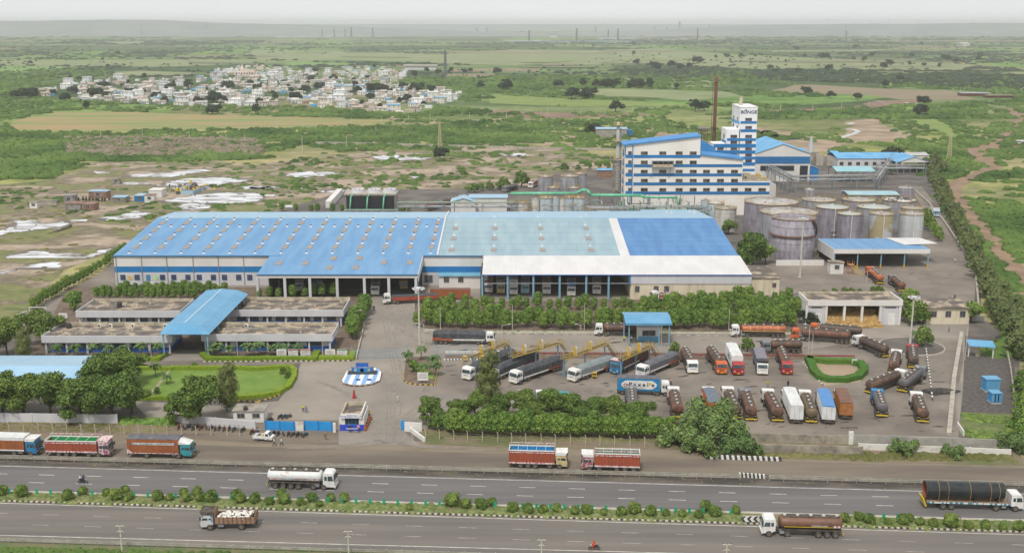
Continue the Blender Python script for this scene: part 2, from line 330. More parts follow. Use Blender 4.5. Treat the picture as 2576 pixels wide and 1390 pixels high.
# pale pools
WP=[(1,2,[(1200,455),(1260,437),(1400,447),(1560,467),(1640,472),(1700,430),(1800,410),(2100,395),(2300,400),(2450,420),(2380,442),(2200,455),(2150,470),(1900,465),(1800,477),(1560,477),(1420,455),(1330,464)]),(1,2,[(1625,620),(1750,595),(1900,575),(2000,558),(2250,540),(2430,545),(2590,580),(2560,625),(2400,645),(2200,645),(2000,652),(1800,642),(1680,638)]),(1,2,[(1760,680),(1850,652),(1960,655),(2100,670),(2060,700),(1900,715),(1780,705)]),(1,2,[(990,790),(1080,780),(1200,765),(1330,725),(1450,740),(1480,765),(1390,788),(1200,808),(1050,818)]),(1,2,[(-20,950),(80,890),(130,830),(250,820),(350,805),(450,850),(560,835),(640,828),(700,850),(600,880),(450,900),(250,925),(100,930),(-20,990)]),(1,2,[(40,1275),(60,1200),(160,1155),(300,1125),(480,1138),(560,1150),(700,1145),(800,1160),(860,1190),(960,1125),(1050,1105),(1100,1098),(1050,1140),(900,1185),(850,1235),(760,1290),(740,1345),(600,1350),(570,1285),(610,1235),(500,1232),(380,1245),(250,1275),(120,1285)]),(2,2,[(300,370),(430,345),(600,335),(760,340),(850,355),(800,374),(600,380),(480,393),(380,390)]),(2,2,[(540,547),(700,522),(850,515),(990,504),(900,528),(700,542)]),(2,2,[(-60,485),(150,480),(260,490),(180,507),(60,517),(-60,512)]),(2,2,[(1150,185),(1300,168),(1450,173),(1560,180),(1710,190),(1690,217),(1560,217),(1450,222),(1300,220),(1200,207)]),(1,2,[(1580,350),(1700,345),(1850,322),(2040,312),(2040,335),(1850,352),(1700,388),(1560,387),(1300,387),(1260,375),(1400,360)]),(3,2,[(-120,160),(80,152),(165,158),(150,176),(60,182),(-60,178)]),(2,2,[(270,665),(330,668),(380,690),(280,690)]),(2,2,[(420,495),(490,495),(490,515),(430,515)]),(1,2,[(930,330),(1020,335),(1100,345),(1000,355),(930,345)]),(1,2,[(2360,485),(2574,478),(2700,485),(2600,512),(2420,510)]),(1,2,[(0,1330),(120,1300),(160,1305),(60,1340),(0,1345)]),(1,2,[(690,815),(860,808),(860,825),(700,830)]),(2,2,[(80,560),(200,560),(180,580),(90,575)]),(2,2,[(1540,385),(1640,368),(1660,378),(1580,402)])]
for c,r,q in WP:
 patch('wet_mud',[(x+(x-sum(a[0]for a in Z(c,r,q))/len(q))*.12,y+(y-sum(a[1]for a in Z(c,r,q))/len(q))*.2)for x,y in Z(c,r,q)],m_dkmud,.09,.22,4)
 random.seed(len(q)*7+int(q[0][0]));patch('pale_pool',Z(c,r,q),m_palewater,.13,.27,5)
# dark islands and mud spits inside the pools
for k in range(110):
 c,r,q=random.choice(WP[:12]);zz=Z(c,r,q);a,b2=random.sample(zz,2);t=random.uniform(.25,.75)
 x,y=a[0]+(b2[0]-a[0])*t,a[1]+(b2[1]-a[1])*t;w_,h_=random.uniform(2,9),random.uniform(.4,1.7)
 patch('mud_bank',[(x-w_,y),(x-w_*.4,y-h_),(x+w_*.5,y-h_*.8),(x+w_,y),(x+w_*.4,y+h_),(x-w_*.5,y+h_*.7)],random.choice([m_dkmud,m_bank]),.17,.28,3)
for pts in(Z(4,1,[(820,1275),(890,1282),(935,1300),(890,1325),(830,1342),(770,1362)]),Z(4,1,[(120,1392),(260,1385),(395,1378)]),Z(4,1,[(800,1232),(850,1228),(885,1215)]),Z(4,2,[(-20,30),(150,22),(390,14)]),Z(4,2,[(-20,40),(100,50),(200,78),(240,110)]),Z(4,1,[(1110,1003),(1190,1006)]),Z(4,1,[(1380,1015),(1540,1028)])):
 ribbon('stream',pts,[4.0]*len(pts),m_palewater,.16)
# == HIGHWAY
m_asph=M('highway_asphalt',(.115,.108,.108),(.17,.158,.15),sc=.15,rough=.85,stretch=(.12,2.2,1),lo=.35,hi=.65)
m_asph2=M('highway_asphalt_worn',(.13,.118,.11),(.195,.172,.148),sc=.15,rough=.85,stretch=(.1,2.0,1),lo=.35,hi=.65)
m_line=M('road_paint',(.75,.74,.68),(.5,.48,.42),sc=.6,rough=.6)
m_line2=M('road_paint_worn',(.42,.40,.36),(.26,.24,.22),sc=.8,rough=.7)
m_serv=M('service_road_dirt',(.20,.165,.125),(.135,.11,.088),sc=.12,lo=.38,hi=.62,rough=.95,stretch=(.25,1.4,1),det=9)
m_grit=M('black_grit',(.06,.05,.045),(.13,.11,.09),sc=.4,rough=.95,stretch=(.3,1,1),det=8)
m_med=M('median_soil',(.24,.18,.12),(.13,.16,.055),sc=.35,lo=.38,hi=.56,rough=.95,det=7)
m_conc=M('concrete',(.46,.42,.35),(.34,.31,.26),sc=.8,rough=.85)
m_conc_d=M('concrete_dirty',(.36,.33,.28),(.2,.18,.15),sc=.35,rough=.9,det=8)
m_rail=M('steel_rail',(.42,.40,.33),(.3,.28,.23),sc=.7,rough=.5)
m_black=M('black_paint',(.035,.033,.035),(.07,.065,.06),sc=2,rough=.7)
m_white=M('white_paint',(.78,.77,.74),(.66,.64,.6),sc=.6,rough=.55)
m_kerbw=M('kerb_white',(.62,.56,.46),(.5,.44,.3),sc=1.5,rough=.8)
m_soil=M('dark_soil',(.12,.09,.065),(.19,.14,.10),sc=.5,rough=.95,det=7)
def line(l,r):
 a,b=G(*l),G(*r);d=(b-a);d.z=0;L=d.length;d.normalize()
 return a,d
def lp(ln,x):
 a,d=ln;return a+d*((x-a.x)/d.x)
XA,XB=-230,230
def band(name,la,lb,mat,z,x0=XA,x1=XB,n=24):
 v=[];f=[]
 for i in range(n+1):
  x=x0+(x1-x0)*i/n;p,q=lp(la,x),lp(lb,x);v+=[(p.x,p.y,z),(q.x,q.y,z)]
 for i in range(n):f.append((2*i,2*i+1,2*i+3,2*i+2)if v[0][1]>v[1][1]else(2*i+1,2*i,2*i+2,2*i+3))
 f=[q[::1]for q in f]
 o=meshobj(name,v,f,mat);me=o.data
 if me.polygons[0].normal.z<0:me.flip_normals()
 return struct(o)
def off(ln,d):
 a,dr=ln;return(a+Vector((-dr.y,dr.x,0))*d,dr)
l_up_far=line((0,1171.5),(2576,1242));l_up_near=line((0,1232.5),(2576,1306.7))
l_lo_far=line((0,1264.8),(2576,1344.4));l_lo_near=line((0,1345.6),(1296,1380))
l_kerb=line((0,1261),(2576,1339));l_rail=line((0,1157),(2576,1226));l_serv=line((0,1105),(2576,1176.5))
l_rail2=line((0,1364),(654,1384))
band('highway',off(l_up_far,.6),off(l_up_near,-.5),m_asph,.04)
band('highway',l_kerb,off(l_lo_near,-2.2),m_asph2,.04)
band('verge',off(l_serv,5),l_serv,M('verge_dust',(.23,.185,.135),(.15,.14,.08),sc=.3,lo=.5,hi=.68,rough=.95,det=8,stretch=(.3,1,1)),.033)
band('service_road',l_serv,off(l_rail,2.6),m_serv,.035)
band('verge',off(l_rail,2.6),off(l_up_far,.6),m_grit,.03)
band('median',off(l_up_near,-.5),l_kerb,m_med,.12)
band('verge',off(l_lo_near,-2.2),off(l_lo_near,-40),M('roadside_grass',(.10,.15,.05),(.17,.16,.08),sc=.3,rough=.95,det=8),.03)
def stripe_line(ln,w,mat,z=.048):return band('edge_line',off(ln,w/2),off(ln,-w/2),mat,z,n=60)
stripe_line(l_up_far,.16,m_line);stripe_line(l_up_near,.16,m_line);stripe_line(l_lo_far,.16,m_line);stripe_line(l_lo_near,.16,m_line)
def dashes(ln,first_px,per,length,mat):
 x0=first_px.x;b=MB();a,d=ln;nrm=Vector((-d.y,d.x,0))*.075
 k=-30
 for k in range(-32,33):
  p=lp(ln,x0+k*per*d.x);q=p+d*length
  if abs(p.x)>200:continue
  b.add([p-nrm+Vector((0,0,.049)),q-nrm+Vector((0,0,.049)),q+nrm+Vector((0,0,.049)),p+nrm+Vector((0,0,.049))],[(0,1,2,3)],mat)
 return struct(b.build('lane_marking'))
l1=line((8,1191.3),(1942,1241.6));l2=line((91.5,1213.4),(1958,1263.8));l3=line((127,1294),(2270,1360.6));l4=line((102,1320),(2003,1378))
per1=(G(453.9,1202.3)-G(97.9,1193.5)).length/3
dashes(l1,G(97.9,1193.5),per1,per1*.33,m_line);dashes(l2,G(71.6,1212.8),per1,per1*.33,m_line)
dashes(l3,G(106.8,1293.8),per1*1.0,per1*.32,m_line2);dashes(l4,G(81.4,1319.5),per1*1.0,per1*.32,m_line2)
# kerb of black and white blocks along the median
b=MB();a,d=l_kerb;nn=Vector((-d.y,d.x,0))
for k in range(-260,330):
 p=lp(l_kerb,-40+k*.48*d.x);q=p+d*.48;h=Vector((0,0,.22))
 if abs(p.x)>150:continue
 z0=Vector((0,0,.02));b.hexa([p+z0,q+z0,q+nn*.3+z0,p+nn*.3+z0],[p+h,q+h,q+nn*.3+h,p+nn*.3+h],m_kerbw if k%2 else m_black)
struct(b.build('kerb'))
b=MB();a,d=l_up_near;nn=Vector((-d.y,d.x,0))
for k in range(-40,40):
 p=lp(l_up_near,k*5.0)-nn*.55;q=lp(l_up_near,k*5.0+4.97)-nn*.55;h=Vector((0,0,.2));z0=Vector((0,0,.02))
 b.hexa([p-nn*.25+z0,q-nn*.25+z0,q+z0,p+z0],[p-nn*.25+h,q-nn*.25+h,q+h,p+h],m_kerbw)
struct(b.build('kerb'))
# == THE WORKS GROUND
m_yard=M('yard_concrete',(.31,.27,.225),(.215,.19,.165),sc=.06,lo=.35,hi=.65,rough=.9,det=9)
m_yardd=M('oil_stained_yard',(.26,.22,.18),(.155,.132,.112),sc=.07,lo=.36,hi=.62,rough=.85,det=10)
m_plant=M('plant_ground',(.16,.14,.12),(.09,.08,.072),sc=.08,rough=.9,det=8)
m_lawn=M('lawn_green',(.12,.215,.028),(.17,.25,.045),sc=.25,rough=.95)
patch('works_ground',[(640,548),(870,480),(1340,470),(1360,436),(1560,425),(1700,400),(2290,392),(2335,440),(2400,560),(2470,700),(2465,800),(2560,845),(2576,1100),(2400,1130),(1000,1115),(-40,1095),(-60,860),(100,770),(250,690),(290,650)],m_plant,.024)
patch('works_road',[(300,640),(294,724),(215,738),(150,786),(60,826),(-60,885),(-60,866),(100,782),(210,712),(272,672)],m_yardd,.034)
patch('works_yard',[(905,735),(1045,748),(1042,800),(1062,830),(1100,838),(2020,842),(2050,815),(2440,800),(2410,1100),(1700,1100),(1060,1078),(1012,1082),(1055,1118),(850,1118),(848,1058),(380,1058),(330,1008),(560,1020),(700,1008),(745,950),(757,912),(880,905)],m_yard,.034)
patch('forecourt',[(380,1056),(850,1056),(852,1119),(700,1116),(520,1106),(380,1098)],m_serv,.05,.01,2)
patch('truck_park',[(1110,895),(1700,905),(2030,880),(2200,850),(2420,850),(2408,1098),(1700,1098),(1620,1040),(1060,985)],m_yardd,.042,.02,2)
patch('tank_farm_yard',[(1940,660),(2100,655),(2345,600),(2290,470),(2318,468),(2372,555),(2425,640),(2458,700),(2448,795),(2260,735),(2010,730),(1960,745),(1900,690)],m_yardd,.036,.01,1)
patch('warehouse_apron',[(640,740),(905,730),(1050,760),(1900,752),(2010,735),(1960,700),(1890,690),(290,700),(290,722)],m_yard,.030)
patch('garden_soil',[(1050,762),(1340,758),(1990,748),(2015,838),(1100,832),(1068,822),(1044,800)],m_soil,.046,.02,1)
patch('pavement',[(1062,826),(1130,830),(2010,836),(2010,841),(1120,837),(1068,834)],m_conc,.06)
patch('garden_soil',[(170,722),(640,722),(905,738),(900,880),(840,905),(60,900),(130,800)],m_soil,.04)
patch('works_road',[(330,902),(520,903),(740,905),(880,898),(884,905),(757,912),(740,915),(345,925)],m_yardd,.05)
patch('paving',[(415,880),(510,880),(520,905),(402,908)],m_yard,.055)
patch('lawn',[(300,905),(415,925),(560,922),(700,925),(742,932),(740,955),(715,985),(650,1001),(300,1003)],m_lawn,.05)
patch('garden_path',Z(1,3,[(1680,915),(1702,915),(1640,1000),(1500,1185),(1455,1185),(1560,1060)]),M('path_concrete',(.36,.30,.23),(.28,.25,.17),sc=.5,rough=.9),.062)
patch('plinth_paving',Z(1,3,[(1300,975),(1370,978),(1320,1028),(1290,1028)]),m_conc,.066)
patch('garden_plot',Z(2,3,[(1475,960),(1500,800),(1830,800),(1812,960),(1785,1082),(1600,1075),(1470,1045)]),m_soil,.07)
patch('substation_yard',[(2428,845),(2545,848),(2562,1040),(2420,1035)],M('black_gravel',(.07,.062,.058),(.12,.105,.095),sc=1.2,rough=.95),.05)
patch('rough_grass',[(2418,1036),(2562,1042),(2560,1105),(2412,1092)],M('rough_grass',(.16,.19,.06),(.10,.13,.04),sc=.4,rough=.95,det=8),.055)
patch('verge',[(-60,1062),(620,1065),(640,1085),(440,1092),(-60,1104)],M('verge_soil',(.22,.17,.12),(.15,.14,.07),sc=.25,lo=.55,hi=.72,rough=.95,det=7),.06)
patch('verge',[(1052,1078),(1700,1092),(1870,1105),(2560,1125),(2576,1170),(1900,1150),(1700,1130),(1070,1116)],M('verge_grass',(.12,.135,.05),(.21,.165,.11),sc=.12,lo=.38,hi=.52,rough=.95,det=8),.07,.02,2)
patch('truck_lane_island',[(1120,893),(1270,893),(1282,884),(2010,889),(2030,893),(2050,910),(2030,905),(1120,900)],m_soil,.08)
patch('hedge_island',Z(4,3,[(370,850),(435,815),(880,815),(1005,900),(1020,960),(950,1050),(580,1090)]),m_bare,.06)
patch('turning_road',[(1062,836),(1990,842),(2140,855),(2200,870),(2150,880),(1900,880),(1290,882),(1100,888),(1060,885)],m_yard,.038)
patch('gravel_heap_base',Z(4,3,[(1600,1130),(1700,1115),(1840,1130),(1840,1170),(1700,1190),(1610,1160)]),M('black_grit_heap',(.035,.033,.032),(.07,.065,.06),sc=1,rough=.95),.06,.1,2)
def arc_marks():
 random.seed(12);mt=M('tyre_marks',(.19,.17,.15),(.27,.24,.2),sc=.5,rough=.8)
 for a,b_,c_ in(((965,1110),(985,1020),(960,930)),((985,1112),(1010,1030),(1100,985)),((945,1112),(940,1010),(800,960)),((975,770),(985,850),(1090,868)),((960,775),(975,880),(990,940)),((1000,760),(1010,830),(1120,850)),((1000,1112),(1040,1010),(1300,985)),((1300,985),(1700,975),(2150,985)),((1320,1000),(1750,985),(2200,1010)),((700,1120),(860,1125),(960,1105)),((990,1110),(1060,1128),(1200,1125))):
  for o in(0,9):
   for j in range(2):
    P=[((1-t)**2*a[0]+2*t*(1-t)*b_[0]+t*t*c_[0]+o+j*random.uniform(8,30),(1-t)**2*a[1]+2*t*(1-t)*b_[1]+t*t*c_[1]+j*random.uniform(3,8))for t in[i/14 for i in range(15)]]
    ribbon('tyre_marks',P,[.28]*15,mt,.0575+j*.0004+o*.00007)
arc_marks()
# oil stains and patches in the truck park and yards
m_oil=M('oil_stain',(.05,.045,.042),(.13,.118,.105),sc=.8,rough=.55)
st_b=MB()
random.seed(3)
for k in range(430):
 z_=random.random()
 if z_<.7:px,py=random.uniform(1120,2400),random.uniform(905,1090)
 elif z_<.85:px,py=random.uniform(1080,2400),random.uniform(850,885)
 else:px,py=random.uniform(2180,2440),random.uniform(670,800)
 if 2035<px<2170 and 895<py<965:continue
 c=G(px,py);w_=random.uniform(.2,1.0)if random.random()<.8 else random.uniform(1,2.4);n=9;rot=random.uniform(0,PI)
 pts=[]
 for i in range(n):
  a=2*PI*i/n;r=w_*random.uniform(.5,1.2);x,y=r*math.cos(a),r*.34*math.sin(a)
  pts.append((c.x+x*math.cos(rot*.2)-y*math.sin(rot*.2),c.y+x*math.sin(rot*.2)+y*math.cos(rot*.2),.053+k*.00002))
 st_b.add(pts,[tuple(range(n))],m_oil)
struct(st_b.build('oil_stains'))
# == BUILDINGS
random.seed(11)
m_rb=M('roof_blue',(.12,.28,.50),(.155,.335,.55),sc=.5,stretch=(.7,.06,1),det=8,rough=.5,stripe=(0,1.0,.10))
m_rd=M('roof_deep_blue',(.058,.195,.44),(.085,.25,.50),sc=.5,stretch=(.7,.08,1),det=8,rough=.45,stripe=(1,5.5,.16))
m_rl=M('roof_faded_blue',(.26,.38,.44),(.32,.44,.49),sc=.5,stretch=(.7,.08,1),det=8,rough=.55,stripe=(1,6.5,.12))
m_rbk=M('roof_pale_blue',(.30,.47,.60),(.34,.50,.62),sc=.2,rough=.5)
m_rw=M('roof_white',(.69,.68,.67),(.63,.62,.61),sc=.3,det=6,rough=.5,stripe=(0,1.2,.05),stretch=(1,.3,1))
m_rc=M('roof_sky_blue',(.105,.31,.51),(.14,.36,.56),sc=.2,rough=.45,stripe=(0,.9,.12))
m_wall=M('wall_white',(.72,.70,.67),(.60,.57,.53),sc=.15,lo=.45,hi=.75,rough=.8,stretch=(1,1,.35))
m_wallg=M('wall_grey_white',(.60,.60,.62),(.50,.50,.51),sc=.25,lo=.4,hi=.75,rough=.8,stretch=(1,1,.4),det=8)
m_cream=M('wall_cream',(.68,.61,.46),(.40,.31,.20),sc=.35,lo=.5,hi=.78,rough=.85,stretch=(1.2,1.2,.18),det=8)
m_band=M('band_blue',(.008,.17,.46),(.012,.20,.48),sc=.3,rough=.5)
m_band2=M('band_blue_faded',(.008,.14,.36),(.014,.17,.42),sc=.12,rough=.6)
m_dblue=M('paint_royal_blue',(.02,.10,.42),(.03,.13,.45),sc=.8,rough=.5)
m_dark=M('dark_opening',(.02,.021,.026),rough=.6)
m_glass=M('window_glass',(.05,.055,.07),(.15,.15,.17),sc=1.3,lo=.5,hi=.7,rough=.25)
m_frame=M('window_frame',(.35,.33,.30),rough=.6)
m_sky=M('skylight_panel',(.27,.24,.21),(.33,.30,.27),sc=1.5,rough=.6)
m_vent=M('vent_white',(.62,.62,.61),rough=.5)
m_vent2=M('vent_dark',(.16,.13,.14),rough=.5)
m_gut=M('gutter_blue',(.02,.13,.30),rough=.5)
m_stl=M('steel_grey',(.30,.33,.36),(.22,.23,.25),sc=.8,rough=.55)
m_stb=M('steel_light_blue',(.20,.38,.50),rough=.5)
m_ylw=M('safety_yellow',(.62,.42,.03),(.5,.33,.05),sc=1.5,rough=.55)
m_froof=M('flat_roof_stained',(.42,.34,.25),(.12,.10,.085),sc=.3,lo=.40,hi=.52,rough=.9,det=9)
m_par=M('parapet_cream',(.54,.48,.36),(.38,.33,.24),sc=.6,rough=.85,det=7)
m_int=M('interior_dark',(.09,.085,.08),rough=.9)  # also paints shade into the back and partition walls of open bays
def slope(px,py,Y0,z0,Y1,z1):
 x,y,zz=ray(px,py);s=(z1-z0)/(Y1-Y0)
 t=(z0-CAM_H-s*Y0)/(zz-s*y);return Vector((x*t,y*t,CAM_H+zz*t))
def quad(name,pts,mat,par=None,th=.12):
 b=MB();t=[Vector(p)for p in pts];q=[p-Vector((0,0,th))for p in t];n=len(t)
 nz=sum(((t[i+1]-t[0]).cross(t[i+2]-t[0]).z)for i in range(n-2))
 if nz<0:t=t[::-1];q=q[::-1]
 b.add(t+q,[tuple(range(n)),tuple(range(n,2*n))[::-1]]+[(i,n+i,n+(i+1)%n,(i+1)%n)for i in range(n)],mat)
 return b.build(name,par)
def pbox(name,par,x0,x1,y0,y1,z0,z1,mat):
 b=MB();b.box(x0,x1,y0,y1,z0,z1,mat);return b.build(name,par)
_wm={}
def window(par,x0,x1,z0,z1,y,kind='front',name='window',glass=None,frame=None,bars=2):
 b=MB();g=glass or m_glass;fr=frame or m_frame;t=.07
 b.box(x0,x1,y-.03,y+.05,z0,z1,g)
 b.box(x0-t,x1+t,y-.07,y-.032,z1,z1+t,fr);b.box(x0-t,x1+t,y-.09,y-.032,z0-t,z0,fr)
 b.box(x0-t,x0,y-.07,y-.032,z0,z1,fr);b.box(x1,x1+t,y-.07,y-.032,z0,z1,fr)
 for i in range(1,bars+1):
  xm=x0+(x1-x0)*i/(bars+1);b.box(xm-.03,xm+.03,y-.06,y-.032,z0,z1,fr)
 return b.build(name,par)
def XZ(px,py,Y):p=GY(px,py,Y);return p.x,p.z
# == the long warehouse
YE,ZE,YR,ZR=325.9,9.3,368.8,13.3
YB,ZB=407.0,9.8
X0,XS,XW0,XW1,X1=-121.5,-22.8,33.0,35.9,69.0
wh=thing('warehouse','very long low warehouse with blue and white pitched roof in mid picture','warehouse')
sl=lambda y:ZE+(ZR-ZE)*(y-YE)/(YR-YE)
yb1,zb1=388.5,12.1
quad('roof',[(X0,YE,ZE),(XS-.2,YE,ZE),(XS-.2,YR,ZR),(X0,YR,ZR)],m_rb,wh)['label']='mid blue roof slope at the left with many vents'
quad('roof',[(XS+.35,YE,ZE),(XW0,YE,ZE),(XW0,YR,ZR),(XS+.35,YR,ZR)],m_rl,wh)['label']='faded pale blue roof slope in the middle'
quad('roof',[(XW0,YE,ZE),(XW1,YE,ZE),(XW1,YR,ZR),(XW0,YR,ZR)],m_rw,wh)['label']='narrow white roof strip'
quad('roof',[(XW1,YE,ZE),(X1,YE,ZE),(X1,YR,ZR),(XW1,YR,ZR)],m_rd,wh)['label']='deep blue roof slope at the right'
quad('roof',[(X0,YR,ZR),(XS-.2,YR,ZR),(XS-.2,yb1,zb1),(X0,yb1,zb1)],m_rbk,wh)['label']='pale rear roof slope'
quad('roof',[(XS+.35,YR,ZR),(48,YR,ZR),(48,401,10.35),(XS+.35,389,12)],m_rbk,wh)
quad('roof',[(48,YR,ZR),(X1,YR,ZR),(X1,YB,ZB),(48,YB,ZB)],m_rbk,wh)
b=MB();b.hexa([(XS-.2,YE-.1,ZE),(XS+.35,YE-.1,ZE),(XS+.35,YR,ZR),(XS-.2,YR,ZR)],[(XS-.2,YE-.1,ZE+.35),(XS+.35,YE-.1,ZE+.35),(XS+.35,YR,ZR+.35),(XS-.2,YR,ZR+.35)],m_vent)
b.hexa([(XS-.2,YR,ZR),(XS+.35,YR,ZR),(XS+.35,yb1,zb1),(XS-.2,yb1,zb1)],[(XS-.2,YR,ZR+.35),(XS+.35,YR,ZR+.35),(XS+.35,yb1,zb1+.35),(XS-.2,yb1,zb1+.35)],m_vent);b.build('parapet',wh)
pbox('ridge_flashing',wh,X0,X1,YR-.3,YR+.3,ZR-.02,ZR+.09,m_rbk)
pbox('gutter',wh,X0-.1,-70.5,YE-.35,YE+.0,ZE-.3,ZE-.02,m_gut)
pbox('gutter',wh,-27.3,-9.0,YE-.35,YE+.0,ZE-.3,ZE-.02,m_gut)
# walls
def facade(xa,xb,y,mw,mb,ml):
 _,za=XZ(400,669.8,y);_,zb=XZ(400,684.6,y)
 pbox('upper_wall',wh,xa,xb,y,y+.25,za,ZE-.15,mw);pbox('blue_stripe',wh,xa,xb,y-.01,y+.25,zb,za,mb);pbox('lower_wall',wh,xa,xb,y,y+.25,0,zb,ml)
facade(X0+.1,-70.4,YE+.05,m_wall,m_band,m_wallg)
facade(-27.6,-20.6,YE+.05,m_wall,m_band,m_wallg);facade(-20.6,-8.6,YE+.05,m_wall,m_band2,m_wall)
pbox('side_wall',wh,X0,X0+.2,YE+.3,388,0,9.2,m_wall);pbox('side_wall',wh,X1-.3,X1-.1,308.5,406,0,6.9,m_wall)
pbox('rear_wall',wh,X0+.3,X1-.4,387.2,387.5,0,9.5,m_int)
for zx in(1148,1400,1650,1910,2160,2410):
 px=zx*.25427;x=GY(px,660,YE).x;pbox('downpipe',wh,x-.09,x+.09,YE-.2,YE-.02,.2,ZE-.2,m_stl)
for i,zx in enumerate((1215,1355,1465,1607,1718,1858,1970,2110,2220,2360,2470)):
 px=zx*.25427;x,z1=XZ(px,691.0,YE);_,z0=XZ(px,703.5,YE)
 if i==2:window(wh,x-.6,x+.6,1.4,z1,YE-.0,name='door',glass=m_band)
 else:window(wh,x-.72,x+.72,z0,z1,YE,frame=m_dblue,bars=2)
for zx,mm,lb in((1287,M('poster_orange',(.5,.35,.12),(.7,.6,.4),sc=2),'orange poster'),(1540,M('poster_green',(.2,.5,.15),(.7,.7,.6),sc=2),'green poster')):
 x,z1=XZ(zx*.25427,693,YE);pbox('poster',wh,x-1.0,x+1.0,YE-.08,YE-.02,z1-1.3,z1,mm)['label']=lb
for px in(1073,1083):x,z1=XZ(px,692,YE);window(wh,x-.6,x+.6,z1-2.2,z1,YE)
# vents and skylights on the roof
def vent(x,y,z,small=False):
 b=MB();s=.55 if small else .62;k=m_vent
 b.hexa([(x-.75*s,y-.75*s,z-.05),(x+.75*s,y-.75*s,z-.05),(x+.75*s,y+.75*s,z+.12),(x-.75*s,y+.75*s,z+.12)],[(x-.32*s,y-.32*s,z+.5*s),(x+.32*s,y-.32*s,z+.5*s),(x+.32*s,y+.32*s,z+.5*s),(x-.32*s,y+.32*s,z+.5*s)],k)
 b.lathe((x,y,0),[(.3*s,z+.5*s),(.46*s,z+.62*s),(.52*s,z+.85*s),(.4*s,z+1.08*s),(.12*s,z+1.18*s),(0,z+1.19*s)],m_vent2 if not small else m_vent,10);return b
def addvent(x,y,par,small=False):
 z=sl(y)if y<YR else ZR-(y-YR)*(ZR-ZB)/(YB-YR);return vent(x,y,z,small).build('roof_vent',par)
def skyl(x,y,par,w=.8,l=2.2):
 q=MB();q.hexa([(x-w,y-l,sl(y-l)),(x+w,y-l,sl(y-l)),(x+w,y+l,sl(y+l)),(x-w,y+l,sl(y+l))],[(x-w,y-l,sl(y-l)+.12),(x+w,y-l,sl(y-l)+.12),(x+w,y+l,sl(y+l)+.12),(x-w,y+l,sl(y+l)+.12)],m_sky);return q.build('skylight',par)
cols=[330.6,395.4,460.2,516.7,581.5,645.5,710,774,838.5,902.5,965.6,1028.7,1084.3]
cx=[slope(p,632,YE,ZE,YR,ZR).x for p in cols]
rows=[slope(600,346.9+z*.25427,YE,ZE,YR,ZR).y for z in(1138,1040,955,876,806)]
for i,x in enumerate(cx):
 for j,y in enumerate(rows):
  addvent(x,y,wh)
  if j>0:skyl(x-.1,y-4.2 if j<4 else y-4.2,wh)
 addvent(x,YR+3.5,wh,True)
 if i<12:addvent((x+cx[i+1])/2,rows[3],wh)
for px in(1138.5,1243,1363.4,1483.7):
 x=slope(px,615,YE,ZE,YR,ZR).x
 for zy in(1068,958,860):y=slope(px,346.9+zy*.25427,YE,ZE,YR,ZR).y;addvent(x,y,wh,True);skyl(x,y-4.4,wh,.9,1.7)
 addvent(x-.5,YR+5,wh,True);addvent(x+1.5,YR+11,wh,True)
for px,py in((1677,533),(1689,539),(1734,533),(1747,539)):p=G(px,py,11);addvent(p.x,min(p.y,400),wh,True)
# blue loading canopy
YC,ZC=307.8,7.5
can=[G(645.5,690.5,ZC),G(1050.5,692,ZC)];xa,xb=can[0].x,can[1].x
q=quad('canopy_roof',[(xa,YC,ZC),(xb,YC,ZC),(xb,YE,ZE-.02),(xa,YE,ZE-.02)],m_rb,wh);q['label']='blue canopy roof over the left loading bays'
sc2=lambda y:ZC+(ZE-ZC)*(y-YC)/(YE-YC)
for zx,zy in((238,1237),(500,1237),(778,1190),(1034,1188),(737,1282),(998,1281),(1276,1231),(1533,1231)):
 p=slope(641.4+zx*.25427,346.9+zy*.25427,YC,ZC,YE,ZE);b=MB();l=1.9;w=.85
 b.hexa([(p.x-w,p.y-l,sc2(p.y-l)),(p.x+w,p.y-l,sc2(p.y-l)),(p.x+w,p.y+l,sc2(p.y+l)),(p.x-w,p.y+l,sc2(p.y+l))],[(p.x-w,p.y-l,sc2(p.y-l)+.12),(p.x+w,p.y-l,sc2(p.y-l)+.12),(p.x+w,p.y+l,sc2(p.y+l)+.12),(p.x-w,p.y+l,sc2(p.y+l)+.12)],m_sky);b.build('skylight',wh)
pbox('fascia',wh,xa,xb,YC-.15,YC+.05,ZC-1.0,ZC-.14,m_wall);pbox('gutter',wh,xa,xb,YC-.4,YC-.0,ZC-.18,ZC+.06,m_gut)
for px in(647,715.6,778.7,847.3,916,977.5,1046):x=GY(px,700,YC).x;pbox('column',wh,x-.38,x+.38,YC-.1,YC+.7,0,ZC-1.0,m_wallg)
b=MB();b.hexa([(xb,YC,5.4),(xb+.15,YC,5.4),(xb+.15,YE,6.8),(xb,YE,6.8)],[(xb,YC,ZC),(xb+.15,YC,ZC),(xb+.15,YE,ZE),(xb,YE,ZE)],m_wall);b.build('canopy_end',wh)
